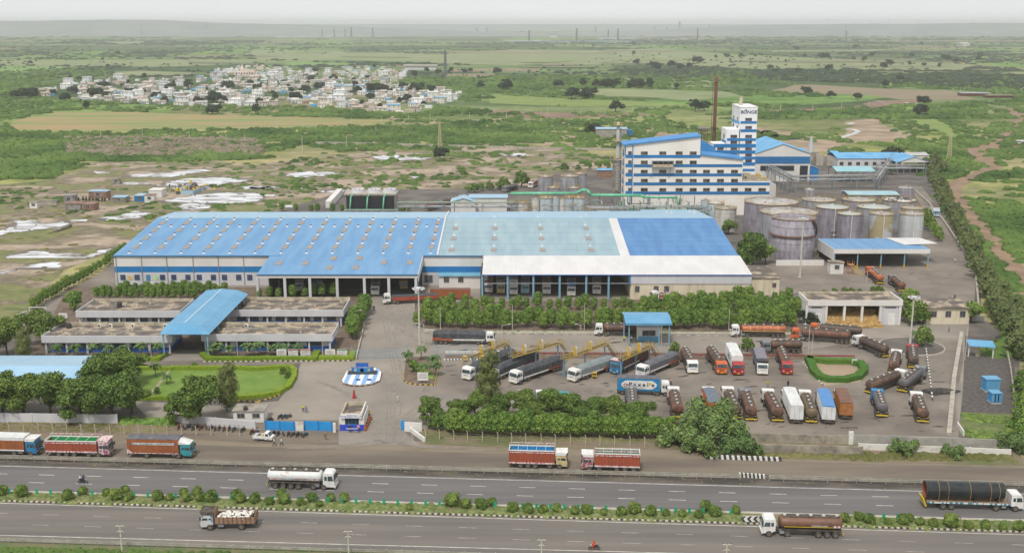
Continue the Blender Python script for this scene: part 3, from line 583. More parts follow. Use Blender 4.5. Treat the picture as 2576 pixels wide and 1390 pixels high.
# white canopy
xa2,xb2=G(1213,688.5,ZC+.1).x,69.4
q=quad('canopy_roof',[(xa2,YC,ZC),(xb2,YC,ZC),(xb2,YE,ZE-.02),(xa2,YE,ZE-.02)],m_rw,wh);q['label']='broad white canopy roof over the right loading bays'
pbox('gutter',wh,xa2,xb2,YC-.35,YC,ZC-.2,ZC-.02,m_dblue)
for px in(1213,1277,1341.8,1407.9,1474.8,1531.2):x=GY(px,715,YC).x;pbox('column',wh,x-.28,x+.28,YC,YC+.55,0,ZC-.2,m_stb)
pbox('tie_beam',wh,xa2,GY(1585,700,YC).x,YC+.6,YC+.75,4.6,4.85,m_stl)
xr=GY(1587,700,YC).x;zp=XZ(1700,713.6,YC)[1]
pbox('cladding',wh,xr,xb2-.1,YC-.05,YC+.2,zp,ZC-.2,m_wallg);pbox('lower_wall',wh,xr+.2,xb2-.4,YC+.15,YC+.5,0,zp,m_cream)['label']='rust streaked cream wall'
pbox('corner_trim',wh,xr-.5,xr-.02,YC-.1,YC+.3,zp,ZC-.2,m_band);pbox('side_wall',wh,xr,xr+.3,YC+.5,350,0,ZC-.3,m_cream)
for zx0,zx1 in((1240,1280),(1425,1468),(1528,1572)):x0,z1=XZ(1282.8+zx0*.25427,719.5,YC);x1,z0=XZ(1282.8+zx1*.25427,734,YC);window(wh,x0,x1,z0,z1,YC+.12)
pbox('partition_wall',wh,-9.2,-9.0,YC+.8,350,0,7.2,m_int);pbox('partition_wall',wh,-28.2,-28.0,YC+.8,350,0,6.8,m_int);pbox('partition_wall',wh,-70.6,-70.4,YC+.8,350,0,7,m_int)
# annex with two windows at the foot of the middle wall
an=thing('lean_to_annex','small white lean-to annex with two dark windows between the two canopies','annex',(0,0,0))
xa_,xb_=GY(1105,700,322).x,GY(1210,700,322).x;_,zt=XZ(1150,693,322)
pbox('wall',an,xa_,xb_,321.5,325.8,0,zt,m_wall);pbox('roof',an,xa_-.3,xb_+.1,321.0,325.8,zt+.003,zt+.2,M('annex_roof',(.13,.36,.50),(.2,.42,.55),sc=.6,rough=.5))
for px in(1123,1159):x,z1=XZ(px,697,321.5);window(an,x-.75,x+.75,z1-1.5,z1,321.45)
# == cream building beside the warehouse
cb=thing('flat_roofed_building','cream flat roofed building at the right end of the warehouse','building')
p0,p1=G(1893,700,5),G(1962,700.5,5);yb=G(1930,668,5).y
pbox('wall',cb,p0.x,p1.x,p0.y,yb,0,4.9,m_cream);pbox('roof',cb,p0.x-.2,p1.x+.2,p0.y-.2,yb+.2,4.903,5.1,m_froof)
window(cb,GY(1943,720,p0.y).x,GY(1952,720,p0.y).x,2.3,3.6,p0.y)
# == office wings with the blue passage roof
def wing(label,xl,xr_,yf_top,yb_top,zt,posts,wins,lower=m_dblue,ac=(),cover=0):
 w=thing('office_wing',label,'office building',group='low office wings around the blue passage roof')
 a,c=G(xl,yf_top,zt),G(xr_,yf_top,zt);x0,x1,y0=a.x,c.x,a.y;y1=G((xl+xr_)/2,yb_top,zt).y
 fz=1.75
 pbox('fascia',w,x0,x1,y0-.15,y0+.12,zt-fz,zt,m_wallg);pbox('fascia',w,x1,x1+.2,y0-.15,y1,zt-fz,zt,m_wallg);pbox('fascia',w,x0-.2,x0,y0-.15,y1,zt-fz,zt,m_wallg)
 pbox('roof',w,x0,x1,y0+.12,y1-.25,zt-.85,zt-.55,m_froof)
 pr=MB();pr.box(x0,x1,y1-.25,y1,zt-.9,zt+.25,m_par)
 n=int((x1-x0)/3.6)
 for i in range(n+1):xx=x0+(x1-x0)*i/n;pr.box(xx-.18,xx+.18,y1-.42,y1-.252,zt-.55,zt+.42,m_par)
 pr.build('parapet',w)
 yw=y0+1.3
 pbox('wall',w,x0+.8,x1-.8,yw,y1-.4,1.25,zt-.86,m_wallg);pbox('lower_wall',w,x0+.75,x1-.75,yw-.05,y1-.35,0,1.25,lower)
 for i in range(posts+1):xx=x0+.6+(x1-x0-1.2)*i/posts;pbox('post',w,xx-.2,xx+.2,y0+.25,y0+.65,0,zt-fz,m_wallg)
 for i in range(wins):
  xx=x0+1.6+(x1-x0-3.2)*(i+.5)/wins;hw=(x1-x0-3.2)/wins*.33;window(w,xx-hw,xx+hw,1.4,2.5,yw,bars=3,frame=M('frame_teal',(.02,.25,.4),rough=.5))
 for k,f in enumerate(ac):
  xx=x0+(x1-x0)*f;yy=y1-1.6;q=MB();q.box(xx-.45,xx+.45,yy-.2,yy+.2,zt-.54,zt+.2,m_white);q.disc((xx-.1,yy-.215,zt-.18),(0,1,0),.27,.03,m_black);u=q.build('air_conditioner');tag(u,'white air conditioner box on the roof of the %s, number %s from its left'%(label.split(' office')[0],('first','second','third','fourth','fifth')[k]),'air conditioner','air conditioners on the office roofs')
  u['label']='white air conditioner unit, %s from the left on the %s roof'%(('first','second','third','fourth','fifth')[k],label.split(' office')[0])
 q=MB()
 for k in range(7):xx=random.uniform(x0+2,x1-2);yy=random.uniform(y0+1,y1-2);q.box(xx-.25,xx+.25,yy-.25,yy+.25,zt-.54,zt-.1,m_par)
 for k in range(2):yy=random.uniform(y0+2,y1-3);q.box(x0+1,x1-1,yy-.05,yy+.05,zt-.54,zt-.4,m_conc)
 q.build('roof_stubs',w)
 return w,x0,x1,y0,y1
w1=wing('rear left office wing with flat stained roof',192,452,781.5,752,4.6,5,7)
w2=wing('front left office wing behind the row of palms',105.5,430,843.8,812,4.6,6,6,ac=(.33,.42,.6,.86,.92))
w3=wing('rear right office wing beside the curved yard road',572,862,779,749,4.6,6,8)
w4=wing('front right office wing behind the notice boards',508,834.5,840,812,4.6,6,5,ac=(.28,))
def wtank(px,py,z,label,s=1.0):
 p=G(px,py,z);b=MB();b.lathe((0,0,0),[(0,0),(.62*s,0),(.65*s,.1*s),(.6*s,.5*s),(.65*s,.6*s),(.6*s,.95*s),(.62*s,1.15*s),(.35*s,1.38*s),(.2*s,1.42*s),(.2*s,1.5*s),(0,1.5*s)],m_black,14)
 o=b.build('water_tank',None,p);return tag(o,label,'water tank')
wtank(301,772,4.05,'black plastic water tank on the rear left office roof',1.1);wtank(612,771,4.05,'black plastic water tank on the rear right office roof by the blue roof');wtank(174,825,4.05,'black plastic water tank at the left end of the front office roof')
pr_=thing('passage_roof','long sky blue sheet roof crossing between the office wings on posts','canopy')
z7,z5=7.1,6.0
T=[G(*Z(1,3,[q])[0],z7)for q in((2025,140),(2345,140),(2010,490),(1660,490))]
xl_=(T[0].x+T[3].x)/2;xr2=(T[1].x+T[2].x)/2;yf_,yk=T[2].y,T[0].y;xm=(xl_+xr2)/2
yo=G(*Z(1,3,[(1800,575)])[0],z5).y;xlo=G(*Z(1,3,[(1580,575)])[0],z5).x;xro=G(*Z(1,3,[(2068,575)])[0],z5).x
quad('roof',[(xl_,yf_,z7),(xm,yf_,z7+.45),(xm,yk,z7+.45),(xl_,yk,z7)],m_rc,pr_);quad('roof',[(xm,yf_,z7+.45),(xr2,yf_,z7),(xr2,yk,z7),(xm,yk,z7+.45)],m_rc,pr_)
pbox('ridge_strip',pr_,xm-.28,xm+.28,yf_+1,yk-.5,z7+.44,z7+.52,m_rbk)
quad('roof_skirt',[(xlo,yo,z5),(xro,yo,z5),(xr2,yf_,z7-.01),(xm,yf_,z7+.44),(xl_,yf_,z7-.01)],m_rc,pr_);quad('roof_skirt',[(xro,yo,z5),(xro,yk,z5),(xr2,yk,z7-.01),(xr2,yf_,z7-.01)],m_rc,pr_);quad('roof_skirt',[(xlo,yo,z5),(xl_,yf_,z7-.01),(xl_,yk,z7-.01),(xlo,yk,z5)],m_rc,pr_)
for i in range(5):
 for xx in(xlo+.6,xro-.6):yy=yo+.5+(yk-yo-1)*i/4;pbox('post',pr_,xx-.15,xx+.15,yy-.15,yy+.15,0,z5-.15,m_stb)
# pale blue shed at the left edge
ls=thing('blue_roofed_shed','pale blue sheet roofed shed behind the big trees at the left edge','shed')
yb_,yr_,yf2=G(100,893.4,4.2).y,G(100,919,5.6).y,G(100,958,4.0).y;xr3=G(282,893.4,4.2).x
quad('roof',[(-128,yr_,5.6),(xr3,yr_,5.6),(xr3,yb_,4.2),(-128,yb_,4.2)],m_rbk,ls);quad('roof',[(-128,yf2,4.0),(xr3-.0,yf2,4.0),(xr3,yr_,5.6),(-128,yr_,5.6)],M('roof_pale2',(.30,.50,.68),(.36,.55,.70),sc=.15,rough=.5,stripe=(0,1,.08)),ls)
pbox('wall',ls,-128,xr3-.5,yf2+.6,yb_-.5,0,3.9,m_wallg)
# == process building
YP=452.0
pb=thing('process_building','tall white process building with blue bands and rows of windows and stepped sloping roofs','factory building')
def fxz(pts,Y=YP):return[XZ(x,y,Y)for x,y in pts]
def yprism(name,par,pts,y0,y1,mat):
 b=MB();b.yprism(pts[::-1],y0,y1,mat);return b.build(name,par)
m_pw=M('process_wall',(.86,.83,.78),(.70,.62,.50),sc=.06,lo=.45,hi=.8,rough=.75,stretch=(1,1,.35),det=8,stripe=(0,1.6,.03))
A=fxz([(1573,366),(1763,344),(1763,540),(1573,540)]);A[2]=(A[1][0],0);A[3]=(A[0][0],0);yprism('wall',pb,A,YP,YP+13,m_pw)
B=fxz([(1763,390),(1869.5,402),(1869.5,540),(1763,540)]);B[2]=(B[1][0],0);B[3]=(A[2][0],0);B[0]=(A[2][0],B[0][1]);yprism('wall',pb,B,YP,YP+13,m_pw)
C=fxz([(1869.5,455.5),(1937,455.5),(1937,495),(1869.5,495)]);C[2]=(C[1][0],0);C[3]=(B[1][0],0);C[0]=(B[1][0],C[0][1]);yprism('wall',pb,C,YP,YP+20,m_pw)
b=MB();E0=GY(1937,455.5,YP);E1=GY(1952.5,464,YP+5);b.hexa([(E0.x,YP,0),(E1.x,YP+5,0),(E1.x,YP+20,0),(E0.x,YP+20,0)],[(E0.x,YP,E0.z),(E1.x,YP+5,E1.z),(E1.x,YP+20,E1.z),(E0.x,YP+20,E0.z)],m_pw);b.build('wall',pb)
def roofslab(par,p,q,y0,y1,mat,ov=.8):b=MB();b.yprism([(p[0]-ov,p[1]+.02-ov*(q[1]-p[1])/(q[0]-p[0])),(q[0]+.3,q[1]+.02),(q[0]+.3,q[1]+.55),(p[0]-ov,p[1]+.55-ov*(q[1]-p[1])/(q[0]-p[0]))][::-1],y0,y1,mat);return b.build('roof',par)
m_pr=M('process_roof_blue',(.03,.22,.55),(.06,.28,.58),sc=.2,rough=.5)
roofslab(pb,A[0],A[1],YP-.6,YP+13.5,m_pr);roofslab(pb,(B[0][0],B[0][1]),B[1],YP-.6,YP+13.5,m_pr,0)
# rooftop ridge sheets
def bandp(x0,x1,y0,y1,Y,par,mat,d=.12):
 y0-=.5;y1+=.6;a,z1=XZ(x0,y0,Y);c,z0=XZ(x1,y1,Y);return pbox('blue_band',par,a,c,Y-d,Y-.002,z0,z1,mat)
for x0,x1,y0,y1 in((1594,1762,390.3,396.6),(1594,1640,414,420),(1692,1867,413.5,419.6),(1594,1866,436.6,442.6),(1593,1936,459.2,465.4),(1592,1935,482.2,488.4)):bandp(x0,x1,y0,y1,YP,pb,m_band2 if y0>400 else m_band)
for y0 in(390.3,413.5,436.4,459,482):bandp(1573.5,1590,y0-1,y0+6.4,YP,pb,m_band)
a,z1=XZ(1591,365.5,YP);pbox('downpipe',pb,a,a+.35,YP-.3,YP-.13,3,z1,m_band);a,z1=XZ(1573.2,367,YP);pbox('corner_trim',pb,a-.1,a+.25,YP-.14,YP-.003,XZ(1573,390,YP)[1],z1,m_band)
WR=[(381.3,389),(404.2,412.6),(427.3,435),(450,458),(473,481)]
WC=[(1612.4,1629),(1659,1675.5),(1700,1716.7),(1735.5,1752),(1769,1785),(1804,1820.4),(1839.5,1855.8),(1874,1889.7),(1908,1926.4)]
m_pg=M('process_glass',(.02,.02,.025),(.13,.11,.095),sc=.45,lo=.42,hi=.62,rough=.4)
m_pf=M('rusty_frame',(.45,.33,.18),rough=.7)
for r,(y0,y1)in enumerate(WR):
 for c,(x0,x1)in enumerate(WC):
  if(r==0 and c>3)or(r==1 and(c>3 or c==1))or(r in(2,3)and c>6):continue
  a,z1=XZ(x0,y0,YP);c_,z0=XZ(x1,y1,YP);window(pb,a,c_,z0,z1,YP-.02,glass=m_pg,frame=m_pf,bars=1)
 a,z1=XZ(1580.5,y0-.5,YP);c_,z0=XZ(1588.6,y1,YP);window(pb,a,c_,z0,z1,YP-.02,glass=m_pg,frame=m_pf,bars=1)
 q=MB();q.box(A[0][0]-.05,A[0][0]+.02,YP+5,YP+8,z0,z1,m_pg);q.build('window',pb)
 q=MB();q.box(A[0][0]-.08,A[0][0]-.003,YP+3,YP+10,z0-1.3,z0-.1,m_band);q.build('blue_band',pb)
# balcony
a,z1=XZ(1641,404.5,YP);c_,z0=XZ(1692,418.5,YP)
q=MB();q.box(a,c_,YP-.15,YP-.02,z0+.3,z1,m_pg);q.box(a-.2,c_+.2,YP-2.2,YP-.16,z0-.15,z0+.1,m_conc);q.box(a-.2,c_+.2,YP-2.2,YP-2.1,z0+.1,z0+1.1,M('balcony_rail',(.55,.45,.3),rough=.8))
for i in range(5):xx=a+(c_-a)*i/4;q.box(xx-.1,xx+.1,YP-2.2,YP-2.05,z0+.1,z1,m_stl)
q.box(a-.3,c_+.3,YP-2.3,YP-.16,z1,z1+.15,m_stl);q.build('balcony',pb)
for px in(1642,1686):a,z1=XZ(px,420,YP);q=MB();q.bar((a,YP-2,z1),(a-.6,YP-.2,z1-4.5),.09,m_vent2);q.build('brace',pb)
# roof plant on the low end
q=MB();zt=C[0][1]
for k in range(22):x=random.uniform(B[1][0]+1,E0.x-1);y=random.uniform(YP+2,YP+18);h=random.uniform(.4,1.8);w=random.uniform(.3,1.6);q.box(x-w/2,x+w/2,y-w/2,y+w/2,zt,zt+h,random.choice([m_par,m_conc_d,m_ylw,m_froof]))
for y in(YP+1,YP+8,YP+15):q.box(B[1][0]+.5,E0.x-1,y,y+.4,zt,zt+.7,m_par)
q.build('roof_equipment',pb);pbox('roof',pb,B[1][0]+.05,E0.x-.1,YP+.3,YP+19.8,zt+.003,zt+.1,m_froof)
# == tower
YT=482.0
tw=thing('process_tower','tall stepped white tower block with blue bands and a company name at its top','tower')
def tbox(x0,x1,ytop,d,par=tw):a,z1=XZ(x0,ytop,YT);c,_=XZ(x1,ytop,YT);pbox('wall',par,a,c,YT,YT+d,0,z1,m_white2);return a,c,z1
m_white2=M('tower_white',(.90,.90,.90),(.84,.83,.82),sc=.1,rough=.6)
ta,tb,tz=tbox(1862.5,1906.3,270.3,18);ua,ub,uz=tbox(1828,1862.3,325.4,12);va,vb,vz=tbox(1794,1827.8,361.4,10)
q=MB();q.box(ta-.15,tb+.15,YT-.15,YT+.1,tz,tz+.35,m_white2);q.box(ta-.15,ta+.1,YT+.1,YT+18.1,tz,tz+.35,m_white2);q.box(tb-.1,tb+.15,YT+.1,YT+18.1,tz,tz+.35,m_white2);q.box(ta+.1,tb-.1,YT+17.9,YT+18.1,tz,tz+.35,m_white2);q.cyl((ta+3,YT+14,0),.9,tz,tz+3.6,m_par,12);q.build('parapet',tw)
for x0,x1,y0,y1 in((1863,1903.5,305.3,310.5),(1863.5,1903,325.8,331.7),(1829,1901.5,348.3,353.6),(1795,1901,362.6,370.3),(1795,1900,378.8,385.8),(1830,1899.5,394.6,400.2),(1830,1899,408.7,415.8),(1863,1898,425,430)):bandp(x0,x1,y0,y1,YT,tw,m_band)
m_tg=M('tower_glass',(.02,.02,.05),(.12,.10,.12),sc=.6,lo=.42,hi=.58,rough=.3)
for x0,x1,ys in((1875.2,1890.8,((297,304.5),(317.3,324.2),(339.5,347),(354,361.4),(370.5,377.4),(386.2,393.4),(401,408.2))),(1838.2,1853.8,((339.5,347),(354,361.4),(370.5,377.4),(386.2,393.4))),(1804.6,1820,((370.6,377.4),(386.2,393.4)))):
 for y0,y1 in ys:a,z1=XZ(x0,y0,YT);c,z0=XZ(x1,y1,YT);window(tw,a,c,z0,z1,YT-.02,glass=m_tg,bars=2)
def sidewin(xw,y0,y1,z0,z1,par,mat,nm='window',d=.06):q=MB();q.box(xw-d,xw-.002,y0,y1,z0,z1,mat);return q.build(nm,par)
for k,(py0,py1)in enumerate(((297,304.5),(317.3,324.2))):
 z1=XZ(1870,py0,YT)[1];z0=XZ(1870,py1,YT)[1]
 for yy in(YT+3.5,YT+12):sidewin(ta,yy,yy+2.2,z0,z1,tw,m_tg)
 sidewin(ta,YT+.3,YT+17.5,z0-1.6,z0-.2,tw,M('band_pale',(.12,.38,.65),rough=.5),'blue_band')
sidewin(ua,YT+4,YT+7,uz-4.5,uz-2.5,tw,m_tg);sidewin(ua,YT+.3,YT+10,uz-8,uz-5,tw,m_band,'blue_band');sidewin(va,YT+.3,YT+9,vz-6,vz-4.5,tw,m_band,'blue_band')
lx,lz=XZ(1884.2,282.3,YT);m_txt=M('lettering_navy',(.01,.035,.16),rough=.4)
text('BUNGE',1.85,m_txt,'lettering',tw,(lx,YT-.08,lz),(PI/2,0,0),.03,.03,1.2)
q=MB();gx_,gz_=XZ(1876.2,277.6,YT);q.disc((gx_,YT-.08,gz_),(0,1,0),.42,.06,m_txt,14);q.box(gx_-.34,gx_+.34,YT-.13,YT-.112,gz_-.03,gz_+.03,m_white2);q.box(gx_-.03,gx_+.03,YT-.135,YT-.112,gz_-.36,gz_+.36,m_white2);q.build('emblem',tw)
# chimney
cp=GY(1794.5,385,500);ch=thing('chimney','tall rust brown steel chimney beside the white tower','chimney',(cp.x,500,0));zt=GY(1799,193.5,500).z
m_rust=M('rust_brown',(.17,.075,.05),(.12,.05,.035),sc=.2,rough=.8,stretch=(1,1,.15),det=7)
q=MB();q.lathe((0,0,0),[(1.15,0),(1.0,12),(.78,32),(.74,zt-2.5)],m_rust,18);q.build('stack',ch)
q=MB();q.lathe((0,0,0),[(.74,zt-2.5),(1.05,zt-2.4),(1.05,zt-2.2),(.85,zt-2.1),(.85,zt),(.6,zt),(.6,zt-1.5)],m_rust,18);q.build('crown',ch)
q=MB()
for zz in(14,32):q.lathe((0,0,0),[(.9,zz),(1.5,zz),(1.5,zz+.12),(.9,zz+.12)],m_rust,14)
q.box(-1.45,-1.3,-.2,.2,1,zt-3,m_rust);q.build('ladder',ch)
# blue conveyor housing and rusty frame between the blocks
cg=thing('conveyor_housing','blue sheeted conveyor housing between the process building and the tower','conveyor');a0,a1=GY(1765,352,470),GY(1800,372,470)
q=MB();q.hexa([(a0.x,470,a0.z-8),(a1.x,470,a1.z-3),(a1.x,478,a1.z-3),(a0.x,478,a0.z-8)],[(a0.x,470,a0.z),(a1.x,470,a1.z),(a1.x,478,a1.z),(a0.x,478,a0.z)],m_pr);q.build('gallery',cg)
pbox('support',cg,a0.x,a1.x-2,471,477,0,a0.z-8.1,m_wallg)
fr=thing('steel_frame','rusty open steel frame with flat cap left of the chimney','steel frame');a0,a1=GY(1763,325,490),GY(1779,330,490)
q=MB()
for xx in(a0.x,(a0.x+a1.x)/2,a1.x):
 for yy in(490,495):q.box(xx-.14,xx+.14,yy-.14,yy+.14,18,a0.z,m_rust)
q.box(a0.x-1,a1.x+1,489,496,a0.z,a0.z+.4,m_vent2)
for zz in(22,26,30):q.box(a0.x-.1,a1.x+.1,489.9,490.1,zz,zz+.2,m_rust)
q.build('frame',fr);pbox('base',fr,a0.x-.5,a1.x+.5,489.5,495.5,0,18,m_int)
# == tanks
m_tgrey=M('tank_grey',(.23,.23,.25),(.38,.38,.41),sc=.5,rough=.6,stretch=(1,1,.3),det=8)
m_tpur=M('tank_purple',(.215,.195,.23),(.36,.335,.375),sc=.45,lo=.38,hi=.64,rough=.75,stretch=(1.6,1.6,.5),det=8)
m_tsil=M('tank_silver',(.42,.44,.45),(.55,.56,.57),sc=.3,rough=.45,stretch=(1,1,.2))
m_tblu=M('tank_bluish',(.42,.50,.54),(.55,.62,.65),sc=.5,rough=.5,stretch=(1,1,.2))
m_twht=M('tank_white',(.60,.59,.55),(.40,.33,.25),sc=.5,lo=.5,hi=.75,rough=.6,stretch=(1,1,.25),det=8)
m_ttop=M('tank_roof',(.47,.46,.45),(.28,.25,.22),sc=.35,lo=.42,hi=.62,rough=.7,det=8)
m_ttopb=M('tank_roof_blue',(.38,.50,.55),(.5,.5,.47),sc=.3,rough=.6)
m_rim=M('rim_rusty_yellow',(.45,.30,.10),(.30,.18,.08),sc=1,rough=.8)
def tank(cx_,rpx,yt,yb,label,side=m_tgrey,top=m_ttop,roof='cone',rail=True,name='storage_tank',group='storage tanks in the tank farm',pipe=False,rings=3):
 c=G(cx_,yb);zc=c.y*CT+CAM_H*ST;r=rpx*zc/FPX;zt=GY(cx_,yt,c.y).z;zt=max(zt,1.5)
 t=thing(name,label,'storage tank',(c.x,c.y,0),group=group);n=40 if r>5 else 26
 s=MB();prof=[(r,0),(r,zt)]if roof!='open' else[(r,0),(r,zt),(r-.12,zt),(r-.12,zt-1.6)]
 s.lathe((0,0,0),prof,side,n)
 for k in range(1,rings+1):zz=zt*k/(rings+1);s.lathe((0,0,0),[(r+.005,zz-.06),(r+.06,zz-.05),(r+.06,zz+.05),(r+.005,zz+.06)],side,n)
 s.build('shell',t)
 s=MB();h=r*.13
 if roof=='open':s.lathe((0,0,0),[(r-.13,zt-1.5),(r*.9,zt-1.1),(0,zt-1.0)],side,n)
 else:
  s.lathe((0,0,0),[(r+.08,zt),(r+.08,zt+.06),(r*.5,zt+h*.55),(.4,zt+h),(.4,zt+h+.4),(0,zt+h+.4)],top,n)
  for i in range(12):a=2*PI*i/12;s.bar((r*.97*math.cos(a),r*.97*math.sin(a),zt+.12),(.4*math.cos(a),.4*math.sin(a),zt+h+.08),.05,top,3)
  for k in range(3):a=random.uniform(0,2*PI);s.cyl((r*.7*math.cos(a),r*.7*math.sin(a),0),.25,zt,zt+h*.3+.5,m_rim,8)
 s.build('roof',t)
 if rail:
  s=MB();k=n
  s.lathe((0,0,0),[(r+.02,zt+.02),(r+.2,zt+.02),(r+.2,zt+.16),(r+.02,zt+.16)],m_rim,n)
  for i in range(k):a,a2=2*PI*i/k,2*PI*(i+1)/k;p,p2=(r*math.cos(a),r*math.sin(a)),(r*math.cos(a2),r*math.sin(a2));s.bar((*p,zt),(*p,zt+1.05),.03,m_ylw,3);s.bar((*p,zt+1.05),(*p2,zt+1.05),.03,m_ylw,3);s.bar((*p,zt+.55),(*p2,zt+.55),.02,m_ylw,3)
  s.build('railing',t)
 if pipe:s=MB();s.bar((-r*.1,-r-.25,.5),(-r*.1,-r-.25,zt+.3),.14,m_white,8);s.build('pipe',t)
 return t,r,zt
T1=tank(1991,53.4,546,643,'large purplish open topped tank nearest the tall light mast',m_tpur,roof='open',rings=4)
q=MB();r,zt=T1[1],T1[2]
pp=[((r+.5)*math.cos(a),(r+.5)*math.sin(a),zt*(1-(a+PI*.28)/(PI*.62)))for a in[(-PI*.28+PI*.62*i/20)for i in range(21)]]
for i in range(20):q.bar(pp[i],pp[i+1],.45,m_rust,4)
q.build('spiral_stair',T1[0]);s=MB();s.lathe((0,0,0),[(r+.01,zt*.55),(r+.45,zt*.56),(r+.45,zt*.58),(r+.01,zt*.59)],m_rust,40);s.build('wind_girder',T1[0])
tank(1980,70,532,618,'widest pale roofed grey tank directly behind the open topped tank',m_tgrey)
tank(1936,66,506,588,'broad pale roofed tank at the left rear of the tank farm',m_tpur)
tank(2088.7,40,519.8,597,'purple grey tank with blue patched roof right of the two widest tanks',m_tpur,m_ttopb,pipe=True)
tank(2132,28.6,537,613,'narrow purple grey tank with white pipe, leftmost of the front three',m_tpur,m_ttopb,pipe=True)
tank(2212,29,536.5,613,'narrow tank with khaki patchwork shell, middle of the front three',M('tank_patch',(.40,.34,.20),(.48,.50,.52),sc=.3,lo=.47,hi=.5,rough=.6,stretch=(.6,.6,.5),det=1),m_ttop,pipe=True)
tank(2287.6,29.3,536.5,613,'narrow silver tank with white pipe, rightmost of the front three',m_tsil,m_ttop,pipe=True)
tank(2193,41,519.8,592,'grey tank with striped roof in the second row between the front tanks',m_tgrey,m_ttopb)
tank(2289,27,522.5,590,'grey tank with yellow walkway at the right of the second row',m_tgrey)
tank(2056,40.7,501.5,566,'brown roofed tank in the rear row, left one',m_tgrey)
tank(2156,40,501.5,566,'purple tank with domed brown roof in the rear row, middle one',m_tpur)
tank(2257,40.7,502,568,'tank with star shaped white and black roof in the rear row',m_tgrey,M('tank_star',(.66,.66,.64),(.06,.06,.07),sc=.5,lo=.49,hi=.52,rough=.6,stretch=(1,1,1),det=2))
tank(2277,20,471.5,506,'single purple tank by the bend of the inner road',m_tpur,rail=False)
tank(2035,13,476,496,'small grey tank behind the rear row near the pipe bridge',m_tgrey,rail=False)
tank(1822.5,27.4,522.3,580,'white ribbed tank between the warehouse and the tank farm',m_twht,rings=5)
tank(1772,11,503,560,'slim bluish tank, left of the pair beside the white ribbed tank',m_tblu,rail=False);tank(1799,20,510,566,'bluish tank with white top tucked behind the white ribbed tank',m_tblu,m_twht)
g2='small process tanks behind the warehouse'
for cx_,r_,yt,lb,mm in((1316.5,13,510,'cream tank with a large rust blotch',m_twht),(1347,10,501,'narrow cream tank with dark gap beside it',m_twht),(1373,16,497,'white domed tank with ladder',m_tblu),(1397,9,497,'narrow bluish tank',m_tblu),(1414,7,500,'slimmest cream tank',m_twht),(1431,11,497,'pale bluish tank left of the black pipe',m_tblu),(1455,14.5,497,'bluish tank with black drip stains',m_tblu)):
 tank(cx_,r_,yt,569,lb+' in the row behind the warehouse',mm,name='process_tank',group=g2,rail=r_>10)
g3='grey tanks left of the steel tower'
for cx_,r_,yt,yb,lb in((1372,18.7,443,480,'tall grey tank at the left of its group'),(1433,23,442,483,'widest tall grey tank of the group'),(1461,15,436.5,474,'grey tank with white roof at the rear of the group'),(1393,14.6,471.5,488,'low squat tank in front of the left tall one'),(1444,15,472,488,'low squat tank in front of the widest one')):
 tank(cx_,r_,yt,yb,lb,m_tgrey,name='grey_tank',group=g3)
# == loading shed by the tank farm
ld=thing('loading_shed','open loading shed with blue sheet roof and white sides below the tank farm','shed')
f0,f1=G(2099.5,626,6.4),G(2339.8,626,6.4);yb_=f0.y+20;zk=GY(2080,599.5,yb_).z
quad('roof',[(f0.x,f0.y,6.4),(f1.x,f0.y,6.4),(f1.x,yb_,zk),(f0.x,yb_,zk)],m_rb,ld)
quad('roof',[(f1.x-6,yb_-13,6.6+(zk-6.4)*.35),(f1.x+5,yb_-13,6.9),(f1.x+4,yb_,zk+.25),(f1.x-8,yb_,zk+.25)],m_rw,ld)['label']='white roof extension at the right end'
pbox('fascia',ld,f0.x,f1.x,f0.y-.2,f0.y-.02,4.9,6.35,m_wall)
q=MB();q.hexa([(f0.x-.2,f0.y,2.6),(f0.x,f0.y,2.6),(f0.x,yb_,2.2),(f0.x-.2,yb_,2.2)],[(f0.x-.2,f0.y,6.4),(f0.x,f0.y,6.4),(f0.x,yb_,zk),(f0.x-.2,yb_,zk)],m_wall);q.build('side_cladding',ld)
for px in(2100,2158,2217.2,2276.2,2335.4):
 x=GY(px,650,f0.y).x
 for yy in(f0.y,yb_-1):
  q=MB();q.box(x-.16,x+.16,yy-.16+.3,yy+.16+.3,1.2,6.2 if yy==f0.y else zk-.2,m_stb);q.box(x-.2,x+.2,yy+.1,yy+.5,0,1.2,m_ylw);q.build('column',ld)
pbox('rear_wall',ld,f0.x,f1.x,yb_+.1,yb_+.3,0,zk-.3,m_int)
bw=thing('bund_wall','low white bund wall in front of the open topped tank','wall');p,q_=G(1952,668),G(2072,668);pbox('wall',bw,p.x,q_.x,p.y,p.y+.3,0,1.9,m_wall)
# == small cabins and huts
def cabin(label,x0,x1,yb,yt,ydepth,mat=m_white,roofm=m_froof,name='cabin',cat='hut',wins=1,door=True,over=.25,blue=None,h=None,grp=None):
 p,q_=G(x0,yb),G(x1,yb);Y=p.y;z1=h or GY(x0,yt,Y).z;t=thing(name,label,cat,group=grp)
 pbox('wall',t,p.x,q_.x,Y,Y+ydepth,0,z1,mat);pbox('roof',t,p.x-over,q_.x+over,Y-over,Y+ydepth+over,z1+.003,z1+.2,roofm)
 if blue:pbox('painted_base',t,p.x-.02,q_.x+.02,Y-.03,Y-.002,0,z1*.4,blue)
 wd=(q_.x-p.x)
 for i in range(wins):xx=p.x+wd*(i+.5)/wins;hw=min(.7 if cat!='booth' else 2,wd/wins*.3);window(t,xx-hw,xx+hw,z1*.45,z1*.8,Y-.02 if not blue else Y-.04,bars=1)
 return t,p.x,q_.x,Y,z1
cabin('small white cabin with dark window beside the loading shed',2088,2121,689,661,3.2)
